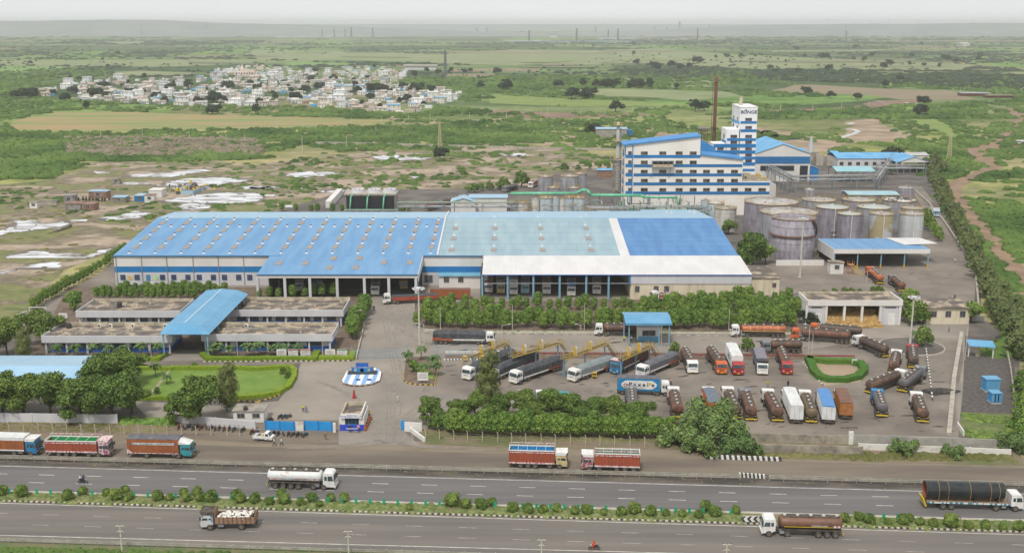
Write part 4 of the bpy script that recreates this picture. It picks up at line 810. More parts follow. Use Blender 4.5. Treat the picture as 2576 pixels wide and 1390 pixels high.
# straw shed
ss=thing('straw_shed','long white open fronted shed full of straw bales with a flat grey roof','shed')
p,q_=G(2030,816.5),G(2263,816.5);Y=p.y;zt=GY(2030,754,Y).z;D_=G(2012,733,zt).y-Y
pbox('roof',ss,p.x-.2,q_.x+.2,Y-.2,Y+D_,zt-.75,zt-.5,m_froof)
q=MB();q.box(p.x-.3,q_.x+.3,Y-.45,Y-.2,zt-1.5,zt,m_wall);q.box(p.x-.3,p.x,Y-.2,Y+D_,zt-1.3,zt,m_wall);q.box(q_.x,q_.x+.3,Y-.2,Y+D_,zt-1.3,zt,m_wall);q.box(p.x-.3,q_.x+.3,Y+D_,Y+D_+.3,zt-1.3,zt,m_par);q.build('parapet',ss)
pbox('side_wall',ss,p.x-.2,p.x,Y+.2,Y+D_,0,zt-1.32,m_wall);pbox('side_wall',ss,q_.x,q_.x+.2,Y+.2,Y+D_,0,zt-1.32,m_wall);pbox('rear_wall',ss,p.x,q_.x,Y+D_-.3,Y+D_-.1,0,zt-.8,m_conc_d)
for px in(2028.5,2077,2122.5,2167,2213,2262):x=GY(px,800,Y).x;pbox('pillar',ss,x-.3,x+.3,Y-.3,Y+.3,0,zt-1.5,m_wall)
for a,c in((2032,2074),(2217,2259)):x0,x1=GY(a,800,Y).x,GY(c,800,Y).x;pbox('front_panel',ss,x0,x1,Y-.05,Y+.1,0,zt-1.5,m_wallg);pbox('door',ss,x0+1.8,x0+3.6,Y-.12,Y-.052,0,3.2,m_white);pbox('vent_slot',ss,x0+.8,x1-.8,Y-.1,Y-.052,zt-2.2,zt-1.9,m_dark)
m_straw=M('straw',(.50,.33,.12),(.34,.21,.08),sc=1.5,rough=.95,det=7)
def bale(x,y,z,rz):b=MB();w,d_,h=.8,.55,.5;b.box(-w,w,-d_,d_,0,h*1.6,m_straw);o=b.build('straw_bale',None,(x,y,z),rz);return tag(o,'golden straw bale in the heap filling the open shed','straw bale','straw bales heaped in and before the shed')
b0=None;xa_,xb_=GY(2078,800,Y).x,GY(2214,800,Y).x;random.seed(5)
for k in range(120):
 x=random.uniform(xa_,xb_);dy=random.uniform(-3,6);y=Y+dy;z=max(0,(dy+1.5)*.42)*random.uniform(.5,1)
 if b0 is None:b0=bale(x,y,z,0)
 else:dup(b0,(x,y,z),random.uniform(0,PI));COL.objects[-1].rotation_euler=(random.uniform(-.4,.4),random.uniform(-.3,.3),random.uniform(0,PI))
pbox('straw_pile',None,0,.1,0,.1,-.5,-.4,m_straw).name='tmp';D.objects.remove(D.objects['tmp'])
q=MB();q.xprism([(Y-3.2,.02),(Y+D_-.4,.02),(Y+D_-.4,3.2),(Y+2.5,2.4),(Y-1,.5)],xa_,xb_,m_straw);sp=q.build('straw_heap');tag(sp,'loose golden straw heaped on the shed floor under the bales','straw heap')
# gate office at the right
go_,*_=cabin('cream gate office with flat stained roof at the right of the straw shed',2329,2437,815,774,9,m_cream,m_froof,'gate_office','building',wins=3,over=.5)
# weighbridge canopy and booth
wc=thing('weighbridge_canopy','blue curved canopy on blue posts over the weighbridge booth','canopy');f0,f1=G(1573.5,812.5,6.0),G(1690.5,812.5,6.0);yb_=G(1561,783.5,6.6).y;ym=(f0.y+yb_)/2
quad('roof',[(f0.x,f0.y,6.0),(f1.x,f0.y,6.0),(f1.x,ym,6.9),(f0.x,ym,6.9)],m_rc,wc);quad('roof',[(f0.x,ym,6.9),(f1.x,ym,6.9),(f1.x,yb_,6.5),(f0.x,yb_,6.5)],m_rc,wc)
pbox('fascia',wc,f0.x,f1.x,f0.y-.1,f0.y-.01,5.5,6.02,m_rc)
for px in(1578,1583,1659,1676,1684):x=GY(px,840,f0.y).x;yy=f0.y+(.5 if px in(1583,1659,1684)else 8);pbox('post',wc,x-.14,x+.14,yy-.14,yy+.14,0,5.9,m_stb)
cabin('white weighbridge booth with wide dark window under the blue canopy',1605,1658,859,824,3.6,m_white,m_wallg,'weighbridge_booth','booth',wins=1,blue=m_rc)
# small switch shelter in the substation yard
sh=thing('switch_shelter','small blue pitched roof on two posts in the substation yard','shelter');a,c=G(2436,897),G(2497,902);h1=GY(2436,866,a.y).z
quad('roof',[(a.x-.3,a.y-.6,h1-.1),(c.x+.3,c.y-.6,h1-.1),(c.x+.3,c.y+1.6,h1+.9),(a.x-.3,a.y+1.6,h1+.9)],m_rc,sh)
for p in(a,c):pbox('post',sh,p.x-.12,p.x+.12,p.y,p.y+.25,0,h1-.1,m_wall)
pbox('switch_panel',sh,a.x+2.0,a.x+2.9,a.y+.4,a.y+.9,0,2.2,M('panel_yellow',(.5,.48,.3),rough=.6))
for lb,x0,x1,yb,yt,dd in(('larger blue transformer cabinet with ribbed doors in the substation yard',2479,2514,986,955,2.4),('smaller blue transformer cabinet with sloping top in front of the larger one',2494,2518,1016,990,2.2)):
 p,q_=G(x0,yb),G(x1,yb);z1=GY(x0,yt,p.y).z;t=thing('transformer_cabinet',lb,'transformer');pbox('body',t,p.x,q_.x,p.y,p.y+dd,.3,z1,M('cabinet_blue',(.04,.30,.66),(.06,.34,.68),sc=2,rough=.4));pbox('lid',t,p.x-.15,q_.x+.15,p.y-.15,p.y+dd+.15,z1+.003,z1+.18,m_rc);pbox('plinth',t,p.x-.1,q_.x+.1,p.y-.1,p.y+dd+.1,0,.298,m_conc)
 for k in range(3):xx=p.x+(q_.x-p.x)*(k+.5)/3;pbox('door',t,xx-.45,xx+.45,p.y-.05,p.y-.003,.5,z1-.25,m_rc)
# == plant at the upper right
def gable(label,x0,x1,yb,h,dep,roofm,wallm,name='shed',rise=1.5,axis='x',cat='shed',open_=False):
 p,q_=G(x0,yb),G(x1,yb);Y=p.y;t=thing(name,label,cat)
 if axis=='x':
  ym=Y+dep/2;quad('roof',[(p.x-.4,Y-.4,h),(q_.x+.4,Y-.4,h),(q_.x+.4,ym,h+rise),(p.x-.4,ym,h+rise)],roofm,t);quad('roof',[(p.x-.4,ym,h+rise),(q_.x+.4,ym,h+rise),(q_.x+.4,Y+dep,h),(p.x-.4,Y+dep,h)],roofm,t)
 else:
  xm=(p.x+q_.x)/2;quad('roof',[(p.x-.4,Y-.4,h),(xm,Y-.4,h+rise),(xm,Y+dep,h+rise),(p.x-.4,Y+dep,h)],roofm,t);quad('roof',[(xm,Y-.4,h+rise),(q_.x+.4,Y-.4,h),(q_.x+.4,Y+dep,h),(xm,Y+dep,h+rise)],roofm,t)
  b=MB();b.yprism([(p.x,h-.15),(q_.x,h-.15),(xm,h+rise-.2)][::-1],Y,Y+.2,wallm);b.build('gable_end',t)
 if open_:
  for i in range(6):
   for yy in(Y+.2,Y+dep-.5):xx=p.x+.3+(q_.x-p.x-.6)*i/5;pbox('post',t,xx-.15,xx+.15,yy,yy+.3,0,h-.15,m_stl)
 else:pbox('wall',t,p.x,q_.x,Y,Y+dep-.4,0,h-.16,wallm)
 return t,p.x,q_.x,Y
m_pbl=M('roof_plant_blue',(.10,.34,.62),(.16,.42,.66),sc=.15,rough=.5,stripe=(0,1,.1))
t,xa_,xb_,Y=gable('big shed with wide white gable front behind the process building',1896,2035,456,14,40,m_pbl,m_wall,'gabled_shed',5.0,'y')
pbox('blue_stripe',t,xa_+.1,xb_-.1,Y-.15,Y-.02,9,12.6,m_band2);pbox('doorway',t,xa_+3,xb_-8,Y-.2,Y-.03,5.5,8,m_dark);pbox('door',t,xb_-5,xb_-1,Y-.2,Y-.03,0,8,m_dark)
t,xa_,xb_,Y=gable('small bright blue gabled shed beside the big gabled shed',2023,2058,455,6.2,10,m_pbl,m_band,'blue_shed',1.6,'y')
t,xa_,xb_,Y=gable('long low blue roofed building in the upper right of the works',2106,2272,421,5.0,22,m_pbl,m_wallg,'long_building',2.2)
for i in range(8):xx=xa_+(xb_-xa_)*(i+.5)/8;window(t,xx-1,xx+1,1.2,3,Y-.02,glass=m_dark)
gable('blue box shaped building at the left end of the long building',2090,2107,412,6.5,7,m_pbl,m_band,'blue_box_building',.6)
gable('open sided shed with blue hipped roof by the boundary trees',2256,2340,436,6.0,20,m_pbl,m_wall,'open_shed',3.0,'y',open_=True)
gable('pale turquoise open canopy in the middle of the plant',2104,2198,458,5.5,16,M('roof_turq',(.25,.50,.55),(.3,.54,.58),sc=.2,rough=.5),m_wall,'turquoise_canopy',1.6,open_=True)
gable('pale blue flat shed behind the rear row of tanks',2135,2260,515,4.5,12,M('roof_paleblue3',(.36,.55,.60),(.3,.48,.55),sc=.2,rough=.5,stripe=(0,2,.1)),m_conc_d,'rear_shed',.6)
gable('white low building behind the long blue roofed building',2262,2335,410,4.5,14,M('roof_fadewhite',(.5,.5,.48),(.4,.38,.36),sc=.2,rough=.7),m_wall,'low_building',1)
gable('small blue roofed shelter right of the process tower',2000,2024,395,4,8,m_pbl,m_conc_d,'small_shelter',1)
gable('small blue roofed rusty brick shelter by the steel tower',1503,1541,447,4,6,m_pbl,M('brick_rust',(.22,.12,.08),(.3,.2,.12),sc=1,rough=.9),'brick_shelter',.5)
gable('white and pale blue building with door bays behind the warehouse',1181,1275,532,6,10,m_rbk,m_wall,'service_building',.6)
gable('pale blue low roof among trees behind the warehouse',874,972,533,3.2,8,m_rbk,m_wallg,'low_blue_shed',.8)
gable('pale blue gabled roof touching the rear of the warehouse',1135,1196,537,5.0,10,m_rbk,m_wall,'pale_gable_shed',1.6,'y')
t,xa_,xb_,Y=gable('isolated grey block building with blue roof among scrub behind the works',1500,1577,344,5.5,12,m_rbk,M('block_wall',(.38,.35,.31),(.28,.25,.21),sc=.4,rough=.9),'outlying_building',.8,cat='building')
pbox('lean_to',t,xb_,xb_+4,Y+1,Y+9,0,4.5,m_band2)
# scrubber tower with conical mesh
t=thing('mixing_tower','pale concrete tower with a conical lattice cap in the upper right plant','tower');p=G(2103-2,425);p=G(2040,414)
q=MB();q.box(p.x-4,p.x+4,p.y,p.y+5,0,7,m_conc_d);q.lathe((p.x,p.y+2.5,0),[(1.6,7),(1.5,11),(.6,15),(.5,16)],m_tsil,12);q.build('body',t)
for k in range(6):q=MB();q.box(p.x-16+k*6,p.x-12+k*6,p.y-3,p.y-1,0,5+k%2,random.choice([m_conc_d,m_conc,m_stl]));o=q.build('process_skid');tag(o,'grey block shaped process unit, number %d from the left at the foot of the mixing tower'%(k+1),'process unit','process units at the mixing tower')
for k,o in enumerate([o for o in COL.objects if o.name.startswith('process_skid')]):o['label']='%s grey process block from the left at the foot of the mixing tower'%('first','second','third','fourth','fifth','sixth')[k]
# == pipe racks
m_grn=M('pipe_green',(.10,.42,.24),(.16,.50,.32),sc=1,rough=.4)
m_rack=M('rack_steel',(.28,.32,.35),(.2,.22,.24),sc=.6,rough=.6)
def rack(label,pts,z,w,posts,pipes=5,top=None,truss=True):
 t=thing('pipe_rack',label,'pipe rack');b=MB();pm=MB()
 for(a,c)in zip(pts,pts[1:]):
  a,c=Vector(a),Vector(c);d=(c-a);L=d.length;d.normalize();n=Vector((-d.y,d.x,0));k=max(1,int(L/posts))
  for i in range(k+1):
   p=a+d*L*i/k
   for s in(-w/2,w/2):b.bar(p+n*s,p+n*s+Vector((0,0,z)),.18,m_rack)
   b.bar(p-n*w/2+Vector((0,0,z)),p+n*w/2+Vector((0,0,z)),.16,m_rack);b.bar(p-n*w/2+Vector((0,0,z-1.8)),p+n*w/2+Vector((0,0,z-1.8)),.14,m_rack)
   if i<k and truss:
    p2=a+d*L*(i+1)/k
    for s in(-w/2,w/2):b.bar(p+n*s+Vector((0,0,z)),p2+n*s+Vector((0,0,z-1.8)),.08,m_rack,3);b.bar(p+n*s+Vector((0,0,z)),p2+n*s+Vector((0,0,z)),.12,m_rack);b.bar(p+n*s+Vector((0,0,z-1.8)),p2+n*s+Vector((0,0,z-1.8)),.12,m_rack)
  for j in range(pipes):
   o=-w/2+w*(j+.5)/pipes;zz=z+.2 if j%2 else z-1.55;pm.bar(a+n*o+Vector((0,0,zz)),c+n*o+Vector((0,0,zz)),.12+.07*(j%3),[m_rack,m_conc,m_tsil,top or m_stl,m_froof][j%5],8,smooth=True)
 b.build('frame',t);pm.build('pipes',t);return t
def RX(px,Y):return GY(px,500,Y).x
rack('long grey pipe rack with green pipe running behind the warehouse',[(RX(1000,432),432,0),(RX(1500,432),432,0)],8.5,3,11,5,m_grn)
rack('tall braced pipe rack in front of the process building',[(RX(1575,428),428,0),(RX(1765,428),428,0)],7.5,5,8,9,m_grn)
rack('multi level pipe rack beside the small process tanks',[(RX(1478,424),424,0),(RX(1575,424),424,0)],7.5,5,5,8,m_stl)
rack('green pipe rack beneath the cooling tower',[(RX(865,425),425,0),(RX(1000,425),425,0)],6.5,3,9,4,m_grn)
p,q_=G(1985,478),G(2205,474);rack('long pipe bridge crossing behind the tank farm',[p,q_],6.5,3,11,6)
p,q_=G(2205,454),G(2325,454);rack('pipe bridge over the inner road at the upper right',[p,q_],8,2.6,13,4)
p,q_=G(1905,440),G(1990,488);rack('sloping pipe rack from the process building to the tank farm',[p,q_],8,4,7,7)
p,q_=G(2205,476),G(2250,412);rack('pipe rack running away past the turquoise canopy',[p,q_],6.5,2.5,14,4)
p,q_=G(2048,575),G(2100,605);rack('low pipe rack between the tanks and the loading shed',[p,q_],3.5,3,7,5)
gp=thing('green_pipeline','thick green pipe with a raised loop crossing in front of the process building','pipeline');q=MB()
Yg=430;pts=[GY(x,y,Yg)for x,y in((1283,487.5),(1448,487),(1462,479),(1476,479),(1486,491.5),(1612,492.5),(1622,496),(1704,497),(1706,520))]
q.tube(pts,.42,m_grn,8);q.tube([p+Vector((.3,1.1,.2))for p in pts[:-2]],.38,m_grn,8);q.build('pipe',gp)
q=MB()
for px in(1300,1350,1400,1440):x=RX(px,Yg);q.box(x-.15,x+.15,Yg,Yg+.3,0,GY(px,488.5,Yg).z-.3,m_rack)
q.build('stanchion',gp)
# clutter of steel under the racks
cl=thing('process_pipework','tangle of grey pipes and steel members at the foot of the process building','pipework');q=MB();random.seed(21)
for k in range(420):
 x=random.uniform(RX(1478,425),RX(1785,425));y=random.uniform(414,446);z=random.uniform(.5,8.2)
 d_=random.choice([(random.uniform(2,9),0,0),(0,random.uniform(2,8),0),(0,0,random.uniform(1,4))]);q.bar((x,y,z),(x+d_[0],y+d_[1],z+d_[2]),random.uniform(.08,.26),random.choice([m_rack,m_stl,m_conc,m_int,m_grn,m_tsil,m_vent2,m_rack]),5)
q.build('pipes',cl);q=MB()
for k in range(26):x=random.uniform(RX(1480,425),RX(1790,425));y=random.uniform(416,446);q.box(x,x+random.uniform(1,4),y,y+random.uniform(1,3),0,random.uniform(1,4),random.choice([m_conc_d,m_int,m_stl,m_froof]))
q.build('plinths',cl)
cl=thing('tank_platforms','yellow and grey walkways and pipes over the small process tanks','walkway');q=MB()
for k in range(70):
 x=random.uniform(RX(1300,425),RX(1470,425));y=random.uniform(419,430);z=random.uniform(6.5,9.5);q.bar((x,y,z),(x+random.uniform(-4,4),y+random.uniform(-2,2),z+random.uniform(-.3,.8)),random.uniform(.05,.14),random.choice([m_ylw,m_rim,m_rack,m_stl]),4)
q.build('pipework',cl)
# cooling tower
ct=thing('cooling_tower','long low cooling tower with three round fan rings behind the warehouse','cooling tower');Yc=438;xa_,xb_=RX(868,Yc),RX(995,Yc);zt=GY(930,487,Yc).z
pbox('body',ct,xa_,xb_,Yc,Yc+9,2.5,zt-.6,m_conc_d);pbox('louvres',ct,xa_+.5,xb_-.5,Yc-.1,Yc-.003,3.5,zt-1.2,m_dark);pbox('deck',ct,xa_-.4,xb_+.4,Yc-.5,Yc+9.5,zt-.6,zt,m_conc)
for px in(901,942,981):q=MB();x=RX(px,Yc+4);q.lathe((x,Yc+4.5,0),[(2.9,zt),(2.6,zt+.9),(2.7,zt+1.4),(2.5,zt+1.4),(2.4,zt+.2),(0,zt+.2)],m_wallg,22);q.build('fan_ring',ct);q=MB();[q.bar((x-2.2*math.cos(a),Yc+4.5-2.2*math.sin(a),zt+.9),(x+2.2*math.cos(a),Yc+4.5+2.2*math.sin(a),zt+.9),.2,m_dark)for a in(.3,1.35,2.4)];q.build('fan',ct)
for px in(884,926,967):q=MB();x=RX(px,Yc);q.tube([(x+.9,Yc-.6,zt-.2),(x,Yc-1.6,zt-1),(x-.6,Yc-2.4,3),(x-.6,Yc-2.4,0)],.3,m_grn,8);q.build('riser_pipe',ct)
q=MB()
for i in range(9):x=xa_+(xb_-xa_)*i/8;q.box(x-.15,x+.15,Yc+.2,Yc+.5,0,2.5,m_conc)
q.build('legs_frame',ct)
# lattice stair tower and slender column
def lattice(t,w,z0,z1,n,mat,x=0,y=0,w2=None,r=.12,name='frame'):
 w2=w if w2 is None else w2;q=MB()
 for i in range(n):
  a,c=i/n,(i+1)/n;za,zb=z0+(z1-z0)*a,z0+(z1-z0)*c;wa,wb=w+(w2-w)*a,w+(w2-w)*c
  A_=[(x+sx*wa/2,y+sy*wa/2,za)for sx,sy in((-1,-1),(1,-1),(1,1),(-1,1))];B_=[(x+sx*wb/2,y+sy*wb/2,zb)for sx,sy in((-1,-1),(1,-1),(1,1),(-1,1))]
  for j in range(4):q.bar(A_[j],B_[j],r,mat);q.bar(B_[j],B_[(j+1)%4],r*.7,mat,3);q.bar(A_[j],B_[(j+1)%4],r*.55,mat,3);q.bar(A_[(j+1)%4],B_[j],r*.55,mat,3)
 return q.build(name,t)
p=G(1551,492);st=thing('stair_tower','rusty grey steel stair tower left of the process building','steel tower',(p.x,p.y,0));zt=GY(1551,402,p.y).z
lattice(st,3.6,0,zt,6,m_conc_d,r=.22)
for i in range(1,7):pbox('landing',st,-2,2,-2,2,zt*i/6-.1,zt*i/6+.1,m_conc_d)
p2=G(1552,478);sc_t=thing('distillation_column','slender silver distillation column with yellow platforms above the stair tower','column',(p2.x,p2.y,0));zt2=GY(1551,307,p2.y).z
q=MB();q.lathe((0,0,0),[(.8,0),(.8,zt2-.8),(.4,zt2),(0,zt2)],m_tsil,14);q.cyl((1.3,0,0),.3,0,zt2-3,m_stl,8);q.build('shell',sc_t)
for px in(315,355.5,398):zz=GY(1551,px,p2.y).z;q=MB();q.box(-2,2,-2,2,zz,zz+.15,m_rim);[q.box(sx-.06,sx+.06,sy-.06,sy+.06,zz+.15,zz+1.2,m_ylw)for sx in(-2,0,2)for sy in(-2,2)];q.box(-2,2,-2.05,-1.95,zz+1.1,zz+1.25,m_ylw);q.box(-2.05,-1.95,-1.95,1.95,zz+1.1,zz+1.25,m_ylw);q.box(-2,2,1.95,2.05,zz+1.1,zz+1.25,m_ylw);q.build('platform',sc_t)
# == VEGETATION
rng=np.random.default_rng(5)
def leafmat(name,dark,light,rnd=.12,sc=.9):
 m=M(name,dark,light,sc=sc,lo=.38,hi=.64,rough=.75,rnd=rnd,det=3,spec=.25);return m
l_neem=leafmat('foliage_neem',(.06,.11,.022),(.18,.265,.055))
l_conoc=leafmat('foliage_bright',(.075,.145,.027),(.23,.35,.068))
l_casu=leafmat('foliage_casuarina',(.10,.125,.04),(.24,.27,.09))
l_belt=leafmat('foliage_belt',(.09,.12,.045),(.22,.27,.10))
l_pros=leafmat('foliage_prosopis',(.085,.14,.045),(.20,.30,.09))
l_med=leafmat('foliage_shrub',(.09,.14,.028),(.22,.30,.06))
l_far=leafmat('foliage_far',(.02,.036,.018),(.055,.08,.035))
l_palm=leafmat('foliage_palm',(.05,.10,.03),(.12,.19,.06))
l_scrub=M('scrub_green',(.045,.09,.022),(.13,.20,.05),sc=.02,lo=.36,hi=.64,rough=.9,det=9,spec=.1)
l_scrubb=M('scrub_brown',(.17,.145,.10),(.26,.22,.155),sc=.03,rough=.95,det=8,spec=.1)
l_hedge=leafmat('foliage_hedge',(.13,.20,.012),(.21,.30,.02),sc=3)
l_hedged=leafmat('foliage_hedge_dark',(.05,.13,.015),(.09,.19,.025),sc=3)
l_grassy=M('ground_cover_green',(.10,.15,.035),(.22,.24,.09),sc=.8,rough=.95,det=6)
m_bark=M('bark',(.13,.10,.075),(.08,.06,.045),sc=2,rough=.95)
def sph_lobe(n=8,m=5):
 v=[];f=[]
 for j in range(m+1):
  t=PI*j/m
  for i in range(n):a=2*PI*i/n;v.append((math.sin(t)*math.cos(a),math.sin(t)*math.sin(a),math.cos(t)))
 for j in range(m):
  for i in range(n):f.append((j*n+i,(j+1)*n+i,(j+1)*n+(i+1)%n,j*n+(i+1)%n))
 return np.array(v),f
LV,LF=sph_lobe()
def crown(name,lobes,nl,ls,mat,parent=None,lean=(0,0),flat=.0,up=0.0,core=.66):
 V=[];F=[]
 for(cx_,cy_,cz_,rx,ry,rz)in lobes:
  v=LV*np.array([rx,ry,rz])*core*(1+rng.uniform(-.16,.16,(len(LV),1)))+np.array([cx_,cy_,cz_]);o=len(V)and sum(len(q)for q in V)
  V.append(v);F+=[tuple(i+o for i in q)for q in LF]
 o=sum(len(q)for q in V);tot=sum(l[3]*l[5]for l in lobes)
 for(cx_,cy_,cz_,rx,ry,rz)in lobes:
  n=max(6,int(nl*rx*rz/tot));d=rng.normal(size=(n,3));d/=np.linalg.norm(d,axis=1)[:,None];d[:,2]=np.where(d[:,2]<-.55,-d[:,2],d[:,2])
  c=d*np.array([rx,ry,rz])*rng.uniform(.72,1.1,(n,1))+np.array([cx_,cy_,cz_])
  nn=d+rng.normal(size=(n,3))*.55;nn[:,2]+=up;nn/=np.linalg.norm(nn,axis=1)[:,None]
  t=np.cross(nn,rng.normal(size=(n,3)));t/=np.linalg.norm(t,axis=1)[:,None];b=np.cross(nn,t)
  s=ls*rng.uniform(.6,1.35,(n,1));w=s*(.55 if flat==0 else flat)
  q=np.stack([c-t*s-b*w*.4,c-t*s*.2-b*w+nn*s*.15,c+t*s-b*w*.2,c+t*s*.1+b*w+nn*s*.1],1).reshape(-1,3)
  V.append(q);F+=[(o+4*i,o+4*i+1,o+4*i+2,o+4*i+3)for i in range(n)];o+=4*n
 V=np.concatenate(V);V[:,0]+=lean[0]*V[:,2]**1.3*.2;V[:,1]+=lean[1]*V[:,2]**1.3*.2
 me=D.meshes.new(name);me.from_pydata(V.tolist(),[],F);me.materials.append(mat);me.update()
 ob=D.objects.new(name,me);COL.objects.link(ob);ob.parent=parent;return ob
def trunk(parent,h,r,limbs,lean=(0,0)):
 b=MB();L_=lambda x,y,z:(x+lean[0]*z**1.3*.2,y+lean[1]*z**1.3*.2,z)
 b.bar((0,0,-.05),L_(0,0,h),r,m_bark,7,r*.6,True)
 for(x,y,z)in limbs:b.bar(L_(0,0,h*.85),L_(x,y,z),r*.55,m_bark,5,r*.2,True)
 return b.build('trunk',parent)
def broad(kind,mat,R,H,nl,ls,seed,name='broad_tree',nlobe=13,trunkh=.3,spread=1.0):
 random.seed(seed);t=thing(name,'tree','tree');lobes=[(0,0,H*.58,R*.62,R*.62,H*.34)]
 for i in range(nlobe):
  a=2*PI*i/nlobe*1.618*2;rr=R*random.uniform(.3,.78)*spread;z=H*random.uniform(.32,.84)-rr*.12;s=R*random.uniform(.22,.42)
  lobes.append((rr*math.cos(a),rr*math.sin(a),z,s,s,s*.85))
 trunk(t,H*trunkh,R*.055+.05,[(l[0]*.8,l[1]*.8,l[2])for l in lobes[1:7]]);crown('crown',lobes,nl,ls,mat,t);return t
def cone(mat,R,H,nl,ls,seed,lean=(0,0),name='ornamental_tree',flat=0,up=.0):
 fl=.62 if name=='belt_tree' else .4 if name[0]=='c' else .12
 random.seed(seed);t=thing(name,'tree','tree');lobes=[]
 for i in range(9 if fl>.5 or name[0]=='c' else 11):
  f=i/8 if fl>.5 or name[0]=='c' else i/10;z=H*(.22+.68*f)if fl>.5 or name[0]=='c' else H*(.34+.5*f);rr=R*(1-f*fl)*(.6 if i else .4);a=i*2.4;s=R*(.62-(.34 if fl>.5 else .2)*f)*random.uniform(.8,1.2)
  lobes.append((rr*.6*math.cos(a),rr*.6*math.sin(a),z,s,s,s*1.15))
 trunk(t,H*.35,.07+R*.02,[(l[0],l[1],l[2])for l in lobes[2:5]],lean);crown('crown',lobes,nl,ls,mat,t,lean,flat,up);return t
PROTO=[]
def proto(t):PROTO.append(t);return t
B1=[proto(broad(0,l_neem,4.6,8.6,4200,.27,1)),proto(broad(0,l_neem,5.0,8.2,4400,.27,2)),proto(broad(0,l_neem,4.2,9.0,4000,.27,3))]
O1=[proto(cone(l_conoc,1.75,5.2,1500,.19,11,(.16,0))),proto(cone(l_conoc,1.6,4.8,1400,.19,12,(.28,0))),proto(cone(l_conoc,1.9,5.6,1500,.2,13,(.2,.05))),proto(cone(l_conoc,1.5,4.4,1300,.19,14,(.05,0)))]
C1_=[proto(cone(l_casu,3.6,11.5,2600,.4,21,(.11,0),'casuarina_tree',.22,.3)),proto(cone(l_casu,3.0,10.5,2300,.4,22,(.14,.03),'casuarina_tree',.22,.3))]
K1=[proto(cone(l_belt,2.6,8.0,900,.42,31,(-.05,0),'belt_tree',.3)),proto(cone(l_belt,2.3,7.0,800,.42,32,(.06,0),'belt_tree',.3)),proto(broad(0,l_belt,2.9,6.6,900,.4,33,'belt_tree',9,.3))]
S1=[proto(broad(0,l_conoc,2.2,4.2,700,.26,41,'small_tree',8)),proto(broad(0,l_neem,2.4,4.4,700,.27,42,'small_tree',8))]
P1=[proto(broad(0,l_pros,6.2,7.0,3600,.34,51,'thorn_tree',16,.2,1.05)),proto(broad(0,l_pros,3.6,3.4,1400,.32,52,'thorn_bush',10,.15,1.1))]
F1=[proto(broad(0,l_far,4.2,6.5,420,.6,61,'field_tree',8)),proto(broad(0,l_far,3.2,6.8,360,.6,62,'field_tree',7)),proto(broad(0,l_far,5.5,6.2,460,.7,63,'field_tree',9))]
def shrub(mat,R,H,nl,ls,seed,name='median_shrub'):
 random.seed(seed);t=thing(name,'shrub','shrub');lobes=[(random.uniform(-.3,.3)*R,random.uniform(-.3,.3)*R,H*random.uniform(.4,.62),R*random.uniform(.6,.85),R*random.uniform(.6,.85),H*random.uniform(.38,.5))for _ in range(5)]
 trunk(t,H*.4,.05,[]);crown('foliage',lobes,nl,ls,mat,t,core=.86);return t
Q1=[proto(shrub(l_med,1.15,1.9,620,.15,71)),proto(shrub(l_med,1.0,1.7,560,.15,72)),proto(shrub(l_med,1.35,2.1,700,.15,73))]
def palm(seed,H=3.2,name='palm_tree'):
 random.seed(seed);t=thing(name,'palm','palm');b=MB();b.bar((0,0,0),(.05,0,H),.17,M('palm_trunk',(.38,.36,.28),(.25,.24,.18),sc=3,rough=.9),8,.11,True);b.build('trunk',t);b=MB()
 for i in range(17):
  a=2*PI*i/17+random.uniform(-.15,.15);el=random.uniform(.1,1.15);L=random.uniform(1.9,2.6);p=Vector((.05,0,H));pts=[p]
  for k in range(6):e=el-k*.36;p=p+Vector((math.cos(a)*math.cos(e),math.sin(a)*math.cos(e),math.sin(e)))*L/6;pts.append(p)
  sd_=Vector((-math.sin(a),math.cos(a),0))
  for k in range(6):
   w0=.42*math.sin(PI*(k+.4)/6.8);w1_=.42*math.sin(PI*(k+1.4)/6.8);dz=Vector((0,0,-.16))
   for s in(-1,1):b.add([pts[k],pts[k+1],pts[k+1]+sd_*s*w1_+dz,pts[k]+sd_*s*w0+dz],[(0,1,2,3)if s<0 else(3,2,1,0)],l_palm)
 b.build('fronds',t);return t
PM=[proto(palm(81)),proto(palm(82,2.6))]
used=set()
def plant(kinds,px,py,label,s=1.0,group=None,rz=None,sz=None,k=None):
 src=kinds[k if k is not None else random.randrange(len(kinds))];s*=random.uniform(.93,1.07)
 o=dup(src,G(px,py),random.uniform(0,2*PI)if rz is None else rz+random.uniform(-.25,.25),label,(s,s,s*(sz or 1)),group);return o
# broad garden trees at the left
BL=[(254,992,'big round crowned tree standing against the pale blue shed roof',1.05),(60,1042,'big leafy tree second from the left edge behind the roadside wall',1),(128,1048,'big leafy tree third from the left edge behind the roadside wall',1),(205,1055,'big leafy tree in front of the pale blue shed near the roadside wall',1.0),(283,1053,'big leafy tree at the left corner of the lawn',1.05),(8,1040,'dark tree at the left edge before the pale blue shed',.95),(-15,1055,'tree cut by the left edge of the picture beside the wall',1.0),(322,962,'smaller tree touching the right end of the pale blue shed',.85),(505,1062,'big spreading tree at the front edge of the lawn near the gatehouse wall',1.05),(455,1058,'low leafy tree joined to the left side of the spreading lawn tree',.7),(108,862,'dense dark rounded tree at the left end of the office wings',.95),(18,890,'dark tree at the left edge beside the inner road',.9),(228,1030,'tree between the shed roof and the roadside wall',.8),(332,1035,'tree at the front left corner of the lawn',.75)]
random.seed(99)
for i,(x,y,lb,s)in enumerate(BL):plant(B1,x,y+4,lb,s*1.13,'broad garden trees',k=i%3)
plant(C1_,571,1034,'tall feathery olive casuarina rising over the lawn',.95,None,0,k=0);plant(C1_,1222,1026,'tall feathery casuarina leaning over the parked tarpaulin trucks',1.05,None,0,k=1);plant(C1_,60,905,'feathery grey green casuarina at the left of the office wings',.7,None,0,k=0)
